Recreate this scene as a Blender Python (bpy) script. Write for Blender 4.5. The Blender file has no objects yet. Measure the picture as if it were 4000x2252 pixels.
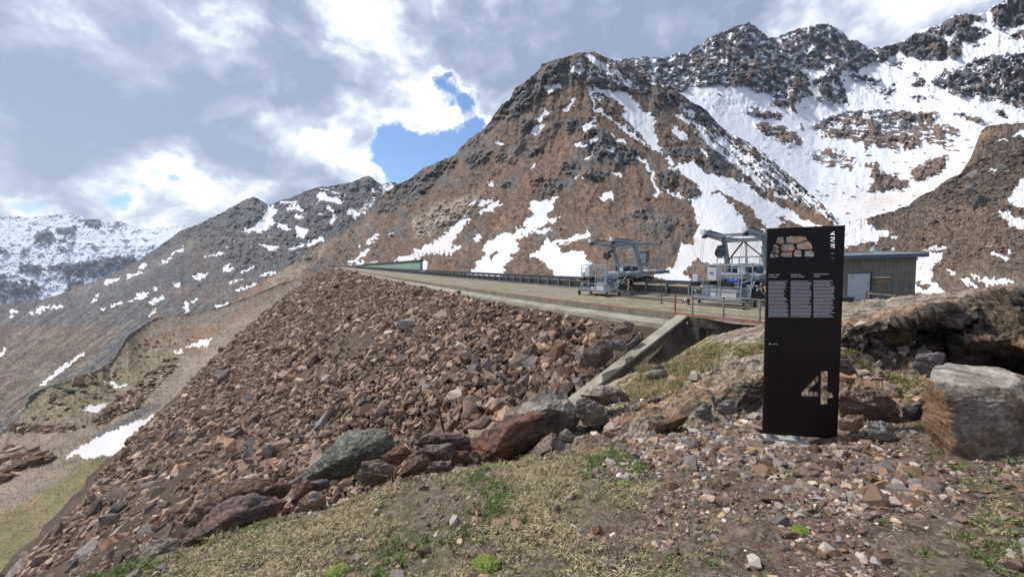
import bpy, bmesh, math, random
import numpy as np
from mathutils import Vector, Matrix

random.seed(7)
RNG = np.random.RandomState(11)
SC = bpy.context.scene
COL = SC.collection

# ------------------------------------------------------------------ camera
F_PX, CX, CY = 1500.0, 2000.0, 1126.0
PITCH = math.atan(117.0 / 1500.0)
ROLL = math.atan(0.030)
R0 = np.array([1.0, 0, 0])
FW = np.array([0, math.cos(PITCH), -math.sin(PITCH)])
U0 = np.cross(R0, FW)
RT = R0 * math.cos(ROLL) - U0 * math.sin(ROLL)
UP = U0 * math.cos(ROLL) + R0 * math.sin(ROLL)

def ray(px, py):
    px = np.asarray(px, float); py = np.asarray(py, float)
    r = FW + RT * ((px - CX) / F_PX)[..., None] + UP * ((CY - py) / F_PX)[..., None]
    return r

def P(px, py, d):
    """world point seen at (px,py) whose world-Y distance is d"""
    r = ray(px, py)
    return r / r[..., 1:2] * np.asarray(d, float)[..., None]

def Pz(px, py, z):
    r = ray(px, py)
    return r * (np.asarray(z, float) / r[..., 2])[..., None]

def proj(p):
    p = np.asarray(p, float)
    f = np.maximum(p @ FW, 1e-6)
    return CX + F_PX * (p @ RT) / f, CY - F_PX * (p @ UP) / f

cam = bpy.data.cameras.new("camera")
cam.sensor_width = 36.0
cam.lens = F_PX / 4000.0 * 36.0
cam.clip_start = 0.05
cam.clip_end = 30000
camo = bpy.data.objects.new("camera", cam)
COL.objects.link(camo)
camo.matrix_world = Matrix(((RT[0], UP[0], -FW[0], 0), (RT[1], UP[1], -FW[1], 0), (RT[2], UP[2], -FW[2], 0), (0, 0, 0, 1)))
SC.camera = camo

# ------------------------------------------------------------------ light
SUN_AZ = math.radians(-62)      # clockwise from +Y (view direction), so the sun stands to the left, slightly ahead
SUN_EL = math.radians(52)
sun = bpy.data.lights.new("sun", 'SUN')
sun.energy = 3.7
sun.angle = math.radians(5)
sun.color = (1.0, 0.95, 0.87)
suno = bpy.data.objects.new("sun", sun)
COL.objects.link(suno)
sd = Vector((math.sin(SUN_AZ) * math.cos(SUN_EL), math.cos(SUN_AZ) * math.cos(SUN_EL), math.sin(SUN_EL)))
suno.rotation_euler = sd.to_track_quat('Z', 'Y').to_euler()
SC.view_settings.view_transform = 'Standard'
SC.view_settings.look = 'None'
SC.view_settings.exposure = 0.31
SC.view_settings.gamma = 1.0

# ------------------------------------------------------------------ node helper
class N:
    def __init__(self, tree):
        self.t = tree
    def node(self, typ, **kw):
        n = self.t.nodes.new(typ)
        for k, v in kw.items():
            setattr(n, k, v)
        return n
    def link(self, a, b):
        self.t.links.new(a, b)
    def put(self, sock, v):
        if isinstance(v, bpy.types.NodeSocket):
            self.link(v, sock)
        elif v is not None:
            sock.default_value = v
    def math(self, op, a, b=None, c=None, clamp=False):
        n = self.node('ShaderNodeMath', operation=op, use_clamp=clamp)
        self.put(n.inputs[0], a)
        if b is not None: self.put(n.inputs[1], b)
        if c is not None: self.put(n.inputs[2], c)
        return n.outputs[0]
    def vmath(self, op, a, b=None, s=None):
        n = self.node('ShaderNodeVectorMath', operation=op)
        self.put(n.inputs[0], a)
        if b is not None: self.put(n.inputs[1], b)
        if s is not None: self.put(n.inputs[3], s)
        return n.outputs['Value'] if op in ('DOT_PRODUCT', 'LENGTH') else n.outputs[0]
    def noise(self, vec, scale, detail=6, rough=0.6, dist=0.0, lac=2.0):
        n = self.node('ShaderNodeTexNoise')
        if vec is not None: self.link(vec, n.inputs['Vector'])
        n.inputs['Scale'].default_value = scale
        n.inputs['Detail'].default_value = detail
        n.inputs['Roughness'].default_value = rough
        n.inputs['Lacunarity'].default_value = lac
        n.inputs['Distortion'].default_value = dist
        return n.outputs['Fac']
    def voronoi(self, vec, scale, feature='F1', out='Distance', rnd=1.0):
        n = self.node('ShaderNodeTexVoronoi', feature=feature)
        if vec is not None: self.link(vec, n.inputs['Vector'])
        n.inputs['Scale'].default_value = scale
        n.inputs['Randomness'].default_value = rnd
        return n.outputs[out]
    def ramp(self, fac, stops, interp='LINEAR'):
        n = self.node('ShaderNodeValToRGB')
        cr = n.color_ramp
        cr.interpolation = interp
        while len(cr.elements) < len(stops): cr.elements.new(0.5)
        for e, (p, c) in zip(cr.elements, stops):
            e.position = p
            e.color = (c, c, c, 1) if isinstance(c, (int, float)) else (c[0], c[1], c[2], 1)
        self.put(n.inputs[0], fac)
        return n.outputs[0]
    def mr(self, v, a, b, c=0.0, d=1.0, interp='SMOOTHSTEP'):
        n = self.node('ShaderNodeMapRange', interpolation_type=interp)
        self.put(n.inputs[0], v)
        for i, x in zip((1, 2, 3, 4), (a, b, c, d)): self.put(n.inputs[i], x)
        return n.outputs[0]
    def mix(self, f, a, b, blend='MIX'):
        n = self.node('ShaderNodeMix', data_type='RGBA', blend_type=blend)
        self.put(n.inputs[0], f)
        for s, v in ((n.inputs[6], a), (n.inputs[7], b)):
            if isinstance(v, bpy.types.NodeSocket): self.link(v, s)
            elif isinstance(v, (int, float)): s.default_value = (v, v, v, 1)
            else: s.default_value = (v[0], v[1], v[2], 1)
        return n.outputs[2]
    def attr(self, name, out='Fac'):
        n = self.node('ShaderNodeAttribute', attribute_name=name)
        return n.outputs[out]
    def mapping(self, vec, scale=(1, 1, 1), rot=(0, 0, 0), loc=(0, 0, 0)):
        n = self.node('ShaderNodeMapping')
        self.link(vec, n.inputs[0])
        n.inputs['Scale'].default_value = scale
        n.inputs['Rotation'].default_value = rot
        n.inputs['Location'].default_value = loc
        return n.outputs[0]

# ------------------------------------------------------------------ world: Nishita sky behind broken cloud
W = bpy.data.worlds.new("World")
SC.world = W
W.use_nodes = True
wt = W.node_tree
wt.nodes.clear()
n = N(wt)
out = n.node('ShaderNodeOutputWorld')
bg = n.node('ShaderNodeBackground')
bg.inputs[1].default_value = 1.0
n.link(bg.outputs[0], out.inputs[0])
sky = n.node('ShaderNodeTexSky', sky_type='NISHITA', sun_disc=False)
sky.sun_elevation = SUN_EL
sky.sun_rotation = SUN_AZ
sky.altitude = 2300
sky.dust_density = 0.6
skyc = n.vmath('SCALE', sky.outputs[0], s=0.115)
tc = n.node('ShaderNodeTexCoord')
D = tc.outputs['Generated']
sep = n.node('ShaderNodeSeparateXYZ'); n.link(D, sep.inputs[0])
# flat cloud deck: project the view direction on a plane overhead
zz = n.math('ADD', n.math('MAXIMUM', sep.outputs[2], 0.0), 0.50)
cxx = n.math('DIVIDE', sep.outputs[0], zz)
cyy = n.math('DIVIDE', sep.outputs[1], zz)
comb = n.node('ShaderNodeCombineXYZ')
n.link(cxx, comb.inputs[0]); n.link(cyy, comb.inputs[1]); comb.inputs[2].default_value = 3.7
PV = comb.outputs[0]
warp = n.node('ShaderNodeTexNoise'); n.link(PV, warp.inputs['Vector'])
warp.inputs['Scale'].default_value = 1.6; warp.inputs['Detail'].default_value = 5
wv = n.vmath('ADD', PV, n.vmath('SCALE', n.vmath('SUBTRACT', warp.outputs['Color'], (0.5, 0.5, 0.5)), s=0.55))
wd = n.vmath('ADD', D, n.vmath('SCALE', n.vmath('SUBTRACT', warp.outputs['Color'], (0.5, 0.5, 0.5)), s=0.16))
fw = n.node('ShaderNodeTexNoise'); n.link(D, fw.inputs['Vector']); fw.inputs['Scale'].default_value = 14; fw.inputs['Detail'].default_value = 8; fw.inputs['Roughness'].default_value = .7
wd = n.vmath('ADD', wd, n.vmath('SCALE', n.vmath('SUBTRACT', fw.outputs['Color'], (0.5, 0.5, 0.5)), s=0.09))
fine = n.noise(n.mapping(D, scale=(1, 1, 1.7)), 9.0, 8, 0.62, 0.4)
big = n.noise(wv, 1.9, 6, 0.55, 0.1)
det = n.noise(wv, 5.2, 8, 0.60, 0.1)

vo = n.node('ShaderNodeTexVoronoi', feature='F1'); n.link(n.mapping(wd, scale=(1, 1, 1.5)), vo.inputs['Vector'])
vo.inputs['Scale'].default_value = 7.5; vo.inputs['Detail'].default_value = 2; vo.inputs['Roughness'].default_value = .5
puff = n.math('SUBTRACT', 0.56, vo.outputs['Distance'])
def blobs(lst, base, sk=0.8):
    acc = None
    for px, py, size, amp in lst:
        r = ray(px, py); r = r / np.linalg.norm(r)
        cs = 1.0 / np.sqrt(1 + ((px - CX) ** 2 + (py - CY) ** 2) / F_PX ** 2)   # apparent size shrinks off axis
        k = 1.0 / (sk * size / F_PX * cs ** 1.5) ** 2
        d = n.vmath('DOT_PRODUCT', n.vmath('NORMALIZE', wd), tuple(r))
        e = n.math('EXPONENT', n.math('MULTIPLY', n.math('SUBTRACT', d, 1.0), k))
        e = n.math('MULTIPLY', e, amp)
        acc = e if acc is None else n.math('ADD', acc, e)
    return n.math('ADD', acc, base)

# (px, py, radius, amount) -- where the cloud opens to blue
hole = blobs([(1690, 350, 62, .68), (1775, 388, 52, .56), (1715, 290, 34, .34), (1830, 500, 62, .5), (1760, 540, 55, .35), (1715, 600, 85, .55), (1500, 590, 98, .78), (1590, 645, 98, .72),
              (1560, 690, 70, .5), (60, 810, 130, .42), (420, 770, 70, .30), (620, 700, 60, .26), (660, 640, 40, .15), (740, 780, 80, .22), (530, 640, 50, .2)], 0.0, 0.62)
bright = blobs([(700, 130, 240, .42), (560, 230, 110, .12), (200, 30, 170, .38), (1380, 190, 170, .30), (1600, 300, 130, .30), (1080, 500, 120, .30), (1010, 460, 60, .12),
                (1350, 590, 130, .34), (1250, 640, 150, .22), (700, 640, 170, .25), (440, 640, 120, .18), (230, 560, 170, .16), (1640, 410, 90, .34), (1780, 460, 90, .30),
                (1330, 80, 160, .22), (1930, 60, 170, .18), (3480, 60, 190, .20), (560, 760, 170, .30), (760, 770, 200, .26), (300, 770, 180, .28),
                (1720, 680, 90, .45), (1880, 590, 90, .4),
                (250, 330, 300, -.20), (850, 330, 260, -.22), (750, 500, 200, -.22), (1270, 430, 190, -.20), (1550, 530, 120, -.14), (300, 690, 160, -.28), (150, 650, 150, -.14), (1750, 150, 220, -.14),
                (2600, 60, 420, -.12), (2150, 200, 260, -.05), (3100, 40, 250, -.06), (900, 620, 140, -.24), (1080, 680, 110, -.1), (1600, 100, 120, -.06), (1640, 440, 70, .3), (1560, 500, 60, .25)], 0.49)
bf = n.math('ADD', bright, n.math('MULTIPLY', n.math('SUBTRACT', big, 0.5), 1.1))
bf = n.math('ADD', bf, n.math('MULTIPLY', n.math('SUBTRACT', det, 0.5), 1.0))
bf = n.math('ADD', bf, n.math('MULTIPLY', n.math('SUBTRACT', fine, 0.5), 0.55))
bf = n.math('ADD', bf, n.math('MULTIPLY', puff, 0.75))
hf = n.math('ADD', hole, n.math('MULTIPLY', n.math('SUBTRACT', det, 0.5), 0.55))
hf = n.math('ADD', hf, n.math('MULTIPLY', n.math('SUBTRACT', fine, 0.5), 0.55))
hf = n.math('SUBTRACT', hf, n.math('MULTIPLY', puff, 0.22))
edge = n.mr(hf, 0.06, 0.34, 0.0, 0.38)
bf = n.math('ADD', bf, edge)
ccol = n.ramp(bf, [(0.0, (.25, .31, .45)), (0.22, (.34, .40, .55)), (0.42, (.48, .54, .68)), (0.60, (.74, .78, .85)), (0.82, (1.05, 1.05, 1.06))])
hm = n.mr(hf, 0.26, 0.50)
skyb = n.mix(1.0, skyc, (0.62, 0.92, 1.18), 'MULTIPLY')
mixc = n.mix(hm, ccol, skyb)
belowm = n.mr(sep.outputs[2], -0.12, -0.02)
fin = n.mix(belowm, (0.16, 0.15, 0.14), mixc)
n.link(fin, bg.inputs[0])

# ------------------------------------------------------------------ numpy noise
_perm = RNG.permutation(256); _perm = np.concatenate([_perm, _perm, _perm])
_g = RNG.normal(size=(256, 3)); _g /= np.linalg.norm(_g, axis=1)[:, None]
def pn(p):
    p = np.asarray(p, float).reshape(-1, 3)
    i = np.floor(p).astype(np.int64); f = p - i
    u = f * f * f * (f * (f * 6 - 15) + 10)
    i &= 255
    r = np.zeros(len(p))
    for dx in (0, 1):
        wx = u[:, 0] if dx else 1 - u[:, 0]
        for dy in (0, 1):
            wy = u[:, 1] if dy else 1 - u[:, 1]
            for dz in (0, 1):
                wz = u[:, 2] if dz else 1 - u[:, 2]
                h = _perm[_perm[_perm[(i[:, 0] + dx) & 255] + ((i[:, 1] + dy) & 255)] + ((i[:, 2] + dz) & 255)]
                g = _g[h]
                r += wx * wy * wz * ((f[:, 0] - dx) * g[:, 0] + (f[:, 1] - dy) * g[:, 1] + (f[:, 2] - dz) * g[:, 2])
    return r * 1.6
def fbm(p, o=5, lac=2.03, gain=0.5, shape=None):
    p = np.asarray(p, float); s = p.shape[:-1]; p = p.reshape(-1, 3)
    r = np.zeros(len(p)); a = 1.0
    for k in range(o):
        r += a * pn(p + 17.3 * k); p = p * lac; a *= gain
    return r.reshape(s)
def ridged(p, o=5, lac=2.05, gain=0.55):
    p = np.asarray(p, float); s = p.shape[:-1]; p = p.reshape(-1, 3)
    r = np.zeros(len(p)); a = 1.0; w = 1.0
    for k in range(o):
        v = 1 - np.abs(pn(p + 9.1 * k)); v = v * v * w
        w = np.clip(v * 1.6, 0, 1); r += a * v; p = p * lac; a *= gain
    return r.reshape(s) - 0.9
def sstep(a, b, x):
    t = np.clip((x - a) / (b - a), 0, 1); return t * t * (3 - 2 * t)

# ------------------------------------------------------------------ feature maps (where a patch lies on a hillside)
STEP = 4
GX, GY = np.meshgrid(np.arange(-200, 4300, STEP), np.arange(-100, 2400, STEP))
class Map:
    def __init__(self, base=0.0):
        self.a = np.full(GX.shape, float(base))
    def poly(self, pts, v):
        m = inpoly(GX, GY, pts); self.a[m] = v; return self
    def stroke(self, pts, w, v, mx=True):
        pts = np.array(pts, float)
        if np.isscalar(w): w = [w] * len(pts)
        x0, y0 = pts.min(0) - max(w); x1, y1 = pts.max(0) + max(w)
        jx0, jx1 = max(0, int((x0 + 200) / STEP)), int((x1 + 200) / STEP) + 2
        jy0, jy1 = max(0, int((y0 + 100) / STEP)), int((y1 + 100) / STEP) + 2
        gx, gy = GX[jy0:jy1, jx0:jx1], GY[jy0:jy1, jx0:jx1]
        m = np.zeros(gx.shape, bool)
        for a, b, wa, wb in zip(pts[:-1], pts[1:], w[:-1], w[1:]):
            ab = b - a; t = np.clip(((gx - a[0]) * ab[0] + (gy - a[1]) * ab[1]) / max(ab @ ab, 1e-6), 0, 1)
            dd = np.hypot(gx - a[0] - t * ab[0], gy - a[1] - t * ab[1])
            m |= dd < (wa + (wb - wa) * t) * 0.5 + 1.5
        self.a[jy0:jy1, jx0:jx1][m] = v
        return self
    def blur(self, k=1):
        for _ in range(k):
            p = np.pad(self.a, 1, mode='edge')
            self.a = (p[:-2, 1:-1] + p[2:, 1:-1] + p[1:-1, :-2] + p[1:-1, 2:] + 2 * p[1:-1, 1:-1]) / 6
        return self
    def __call__(self, px, py):
        x = np.clip((np.asarray(px) + 200) / STEP, 0, GX.shape[1] - 2); y = np.clip((np.asarray(py) + 100) / STEP, 0, GX.shape[0] - 2)
        i = x.astype(int); j = y.astype(int); fx = x - i; fy = y - j
        a = self.a
        return (a[j, i] * (1 - fx) + a[j, i + 1] * fx) * (1 - fy) + (a[j + 1, i] * (1 - fx) + a[j + 1, i + 1] * fx) * fy
def inpoly(x, y, pts):
    m = np.zeros(np.shape(x), bool); q = list(pts)
    for (x0, y0), (x1, y1) in zip(q, q[1:] + q[:1]):
        if y0 == y1: continue
        c = ((y0 > y) != (y1 > y)) & (x < (x1 - x0) * (y - y0) / (y1 - y0) + x0)
        m ^= c
    return m
def zt(ox, oy, s):
    return lambda *p: [(ox + x / s, oy + y / s) for x, y in p]
Z7 = zt(1800, 100, 1.8125); Z8 = zt(2800, 0, 1.611); ZL = zt(0, 750, 1.84); ZD = zt(1000, 600, 2.1467)
Z1 = zt(2200, 850, 3.22); ZW = zt(0, 1400, 1.702); ZF = zt(0, 0, 1 / 1.5534); ZH = zt(3250, 900, 3.435)
ZQ = zt(1200, 1450, 1.808); ZT = zt(3200, 1100, 2.416); ZS = zt(3200, 1600, 2.224); ZV = zt(2100, 1150, 2.862); ZM = zt(2200, 900, 4.833)
Z4 = zt(2900, 850, 3.222); Z5 = zt(2900, 1250, 2.9); ZR = zt(2300, 1500, 1.928)

# ------------------------------------------------------------------ mesh helpers
def mesh_np(name, V, Fc, mat=None, attrs=None, smooth=False, parent=None, link=True):
    V = np.asarray(V, np.float32).reshape(-1, 3); Fc = np.asarray(Fc, np.int32)
    me = bpy.data.meshes.new(name)
    me.vertices.add(len(V)); me.vertices.foreach_set('co', V.ravel())
    k = Fc.shape[1]
    me.loops.add(Fc.size); me.loops.foreach_set('vertex_index', Fc.ravel())
    me.polygons.add(len(Fc)); me.polygons.foreach_set('loop_start', np.arange(0, Fc.size, k, dtype=np.int32))
    me.polygons.foreach_set('loop_total', np.full(len(Fc), k, np.int32))
    me.polygons.foreach_set('use_smooth', np.full(len(Fc), smooth))
    for an, av in (attrs or {}).items():
        av = np.asarray(av, np.float32)
        if av.ndim == 2:
            a = me.attributes.new(an, 'FLOAT_COLOR', 'POINT')
            c4 = np.ones((len(V), 4), np.float32); c4[:, :3] = av
            a.data.foreach_set('color', c4.ravel())
        else:
            a = me.attributes.new(an, 'FLOAT', 'POINT'); a.data.foreach_set('value', av.ravel())
    me.update(); me.validate()
    if mat: me.materials.append(mat)
    if not link: return me
    o = bpy.data.objects.new(name, me); COL.objects.link(o)
    if parent: o.parent = parent
    return o
def grid_faces(ny, nx):
    i = np.arange(ny * nx).reshape(ny, nx)
    return np.stack([i[:-1, :-1], i[:-1, 1:], i[1:, 1:], i[1:, :-1]], -1).reshape(-1, 4)
def tag(o, label=None, cat=None, group=None, kind=None):
    if label: o['label'] = label
    if cat: o['category'] = cat
    if group: o['group'] = group
    if kind: o['kind'] = kind
    return o
def empty(name, loc=(0, 0, 0), rz=0.0):
    o = bpy.data.objects.new(name, None); o.empty_display_size = 0.2
    o.location = loc; o.rotation_euler = (0, 0, rz); COL.objects.link(o); return o

class MB:
    def __init__(self): self.v = []; self.f = []
    def _add(self, vs, fs):
        b = len(self.v); self.v += [tuple(x) for x in vs]; self.f += [tuple(b + i for i in q) for q in fs]; return self
    def box(self, c, s, rot=None):
        c = np.array(c, float); h = np.array(s, float) / 2
        q = np.array([(x, y, z) for x in (-1, 1) for y in (-1, 1) for z in (-1, 1)], float) * h
        if rot is not None: q = q @ np.array(rot).T
        return self._add(q + c, [(0, 1, 3, 2), (4, 6, 7, 5), (0, 4, 5, 1), (2, 3, 7, 6), (0, 2, 6, 4), (1, 5, 7, 3)])
    def bar(self, p, q, w, h=None, up=(0, 0, 1)):
        h = w if h is None else h
        p = np.array(p, float); q = np.array(q, float); d = q - p; L = np.linalg.norm(d); d /= L
        u = np.array(up, float)
        if abs(d @ u) > 0.98: u = np.array((0, 1.0, 0))
        s = np.cross(d, u); s /= np.linalg.norm(s); u = np.cross(s, d)
        vs = [e + s * a * w / 2 + u * b * h / 2 for e in (p, q) for a, b in ((-1, -1), (1, -1), (1, 1), (-1, 1))]
        return self._add(vs, [(3, 2, 1, 0), (4, 5, 6, 7), (0, 1, 5, 4), (1, 2, 6, 5), (2, 3, 7, 6), (3, 0, 4, 7)])
    def tube(self, p, q, r, r2=None, n=12, hole=0):
        r2 = r if r2 is None else r2
        p = np.array(p, float); q = np.array(q, float); d = q - p; d /= np.linalg.norm(d)
        u = np.array((0, 0, 1.0)) if abs(d[2]) < .9 else np.array((1.0, 0, 0))
        s = np.cross(d, u); s /= np.linalg.norm(s); u = np.cross(s, d)
        vs = []
        for e, rr in ((p, r), (q, r2)):
            vs += [e + rr * (math.cos(2 * math.pi * k / n) * s + math.sin(2 * math.pi * k / n) * u) for k in range(n)]
        fs = [(k, (k + 1) % n, n + (k + 1) % n, n + k) for k in range(n)]
        fs += [tuple(range(n))[::-1], tuple(range(n, 2 * n))]
        return self._add(vs, fs)
    def path(self, pts, w, h=None):
        for a, b in zip(pts[:-1], pts[1:]): self.bar(a, b, w, h)
        return self
    def ipost(self, p, h, w, d, ax, t=0.012):
        """I-section post standing at p, flanges facing along ax (unit xy)"""
        ax = np.array([ax[0], ax[1], 0.0]); sx = np.array([-ax[1], ax[0], 0.0]); p = np.array(p, float)
        R = np.stack([sx, ax, np.array([0, 0, 1.0])], 1)
        self.box(p + ax * d / 2 + (0, 0, h / 2), (w, t, h), R)
        self.box(p - ax * d / 2 + (0, 0, h / 2), (w, t, h), R)
        self.box(p + (0, 0, h / 2), (t, d - t - 0.002, h - 0.002), R)
        return self
    def torus(self, c, R, r, axis=(1, 0, 0), n=20, m=8, arc=1.0):
        c = np.array(c, float); a = np.array(axis, float); a /= np.linalg.norm(a)
        u = np.array((0, 0, 1.0)) if abs(a[2]) < .9 else np.array((1.0, 0, 0))
        s = np.cross(a, u); s /= np.linalg.norm(s); u = np.cross(s, a)
        vs = []; nn = n if arc == 1.0 else n + 1
        for i in range(nn):
            t = 2 * math.pi * i / n * arc; e = math.cos(t) * s + math.sin(t) * u
            for j in range(m):
                ph = 2 * math.pi * j / m
                vs.append(c + e * (R + r * math.cos(ph)) + a * r * math.sin(ph))
        fs = []
        for i in range(n):
            for j in range(m):
                i2 = (i + 1) % nn; fs.append((i * m + j, i * m + (j + 1) % m, i2 * m + (j + 1) % m, i2 * m + j))
        return self._add(vs, fs)
    def build(self, name, mat, parent=None, bevel=0.0, smooth=False):
        me = bpy.data.meshes.new(name); me.from_pydata(self.v, [], self.f); me.update()
        bm = bmesh.new(); bm.from_mesh(me); bmesh.ops.recalc_face_normals(bm, faces=bm.faces)
        if bevel: bmesh.ops.bevel(bm, geom=bm.edges[:], offset=bevel, segments=1, affect='EDGES')
        bm.to_mesh(me); bm.free()
        if smooth:
            for p in me.polygons: p.use_smooth = True
        me.materials.append(mat)
        o = bpy.data.objects.new(name, me); COL.objects.link(o)
        if parent: o.parent = parent
        return o

# ------------------------------------------------------------------ materials
def newmat(name):
    m = bpy.data.materials.new(name); m.use_nodes = True; m.node_tree.nodes.clear()
    k = N(m.node_tree)
    o = k.node('ShaderNodeOutputMaterial'); b = k.node('ShaderNodeBsdfPrincipled')
    k.link(b.outputs[0], o.inputs[0]); b.inputs['Roughness'].default_value = 0.9
    b.inputs['Specular IOR Level'].default_value = 0.25
    return m, k, b
def bump(k, b, h, strength, dist):
    bn = k.node('ShaderNodeBump'); bn.inputs['Strength'].default_value = strength; bn.inputs['Distance'].default_value = dist
    k.link(h, bn.inputs['Height']); k.link(bn.outputs[0], b.inputs['Normal'])
def objco(k): return k.node('ShaderNodeTexCoord').outputs['Object']

def terrain_mat(name, s, snow_amp=0.9, bstr=0.45, contrast=(0.60, 1.45), snowcol=(.70, .71, .74)):
    """s = size in metres of the finest visible lumps"""
    m, k, b = newmat(name)
    co = objco(k)
    nf = k.noise(co, 0.45 / s, 5, 0.7)
    nc = k.noise(co, 0.07 / s, 6, 0.6)
    base = k.attr('col', 'Color')
    f1 = k.ramp(nf, [(0.30, contrast[0]), (0.70, contrast[1])])
    c = k.mix(1.0, base, f1, 'MULTIPLY')
    c = k.mix(k.mr(nc, 0.45, 0.62, 0, 0.35), c, k.mix(1.0, c, (.62, .66, .70), 'MULTIPLY'))
    sn = k.attr('snow')
    ns = k.noise(co, 0.22 / s, 5, 0.68)
    sm = k.mr(k.math('ADD', sn, k.math('MULTIPLY', k.math('SUBTRACT', ns, 0.5), snow_amp)), 0.44, 0.54)
    dirt = k.attr('dirt')
    sc = k.mix(dirt, snowcol, (.60, .51, .41))
    c = k.mix(sm, c, sc)
    k.link(c, b.inputs['Base Color'])
    h = k.math('MULTIPLY', nf, k.math('SUBTRACT', 1.0, k.math('MULTIPLY', sm, 0.93)))
    h = k.math('ADD', h, k.math('MULTIPLY', sm, 0.25))
    bump(k, b, h, bstr, s * 2.2)
    return m
def metal_paint(name, col, rough=0.5, metal=0.0, var=0.15, rust=0.0):
    m, k, b = newmat(name); co = objco(k)
    nz = k.noise(co, 6, 6, 0.65)
    c = k.mix(1.0, col, k.ramp(nz, [(0.3, 1 - var), (0.7, 1 + var)]), 'MULTIPLY')
    if rust: c = k.mix(k.mr(k.noise(co, 11, 6, 0.7), 0.62 - rust * .2, 0.72 - rust * .2), c, (.16, .07, .035))
    k.link(c, b.inputs['Base Color']); b.inputs['Roughness'].default_value = rough; b.inputs['Metallic'].default_value = metal
    bump(k, b, nz, 0.15, 0.003)
    return m
def concrete(name, col, streak=True, s=1.0, dark=0.45):
    m, k, b = newmat(name); co = objco(k)
    a = k.noise(co, 1.2 * s, 8, 0.65); f = k.noise(co, 22 * s, 5, 0.7)
    v = k.noise(k.mapping(co, scale=(6, 6, .35)), 1.3 * s, 5, 0.6) if streak else a
    c = k.mix(1.0, col, k.ramp(a, [(0.3, 1 - dark * .7), (0.7, 1 + dark * .5)]), 'MULTIPLY')
    c = k.mix(1.0, c, k.ramp(v, [(0.35, 1 - dark), (0.6, 1.08)]), 'MULTIPLY')
    c = k.mix(1.0, c, k.ramp(f, [(0.3, .82), (0.7, 1.15)]), 'MULTIPLY')
    k.link(c, b.inputs['Base Color'])
    bump(k, b, k.math('ADD', f, a), 0.4, 0.01)
    return m
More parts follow.
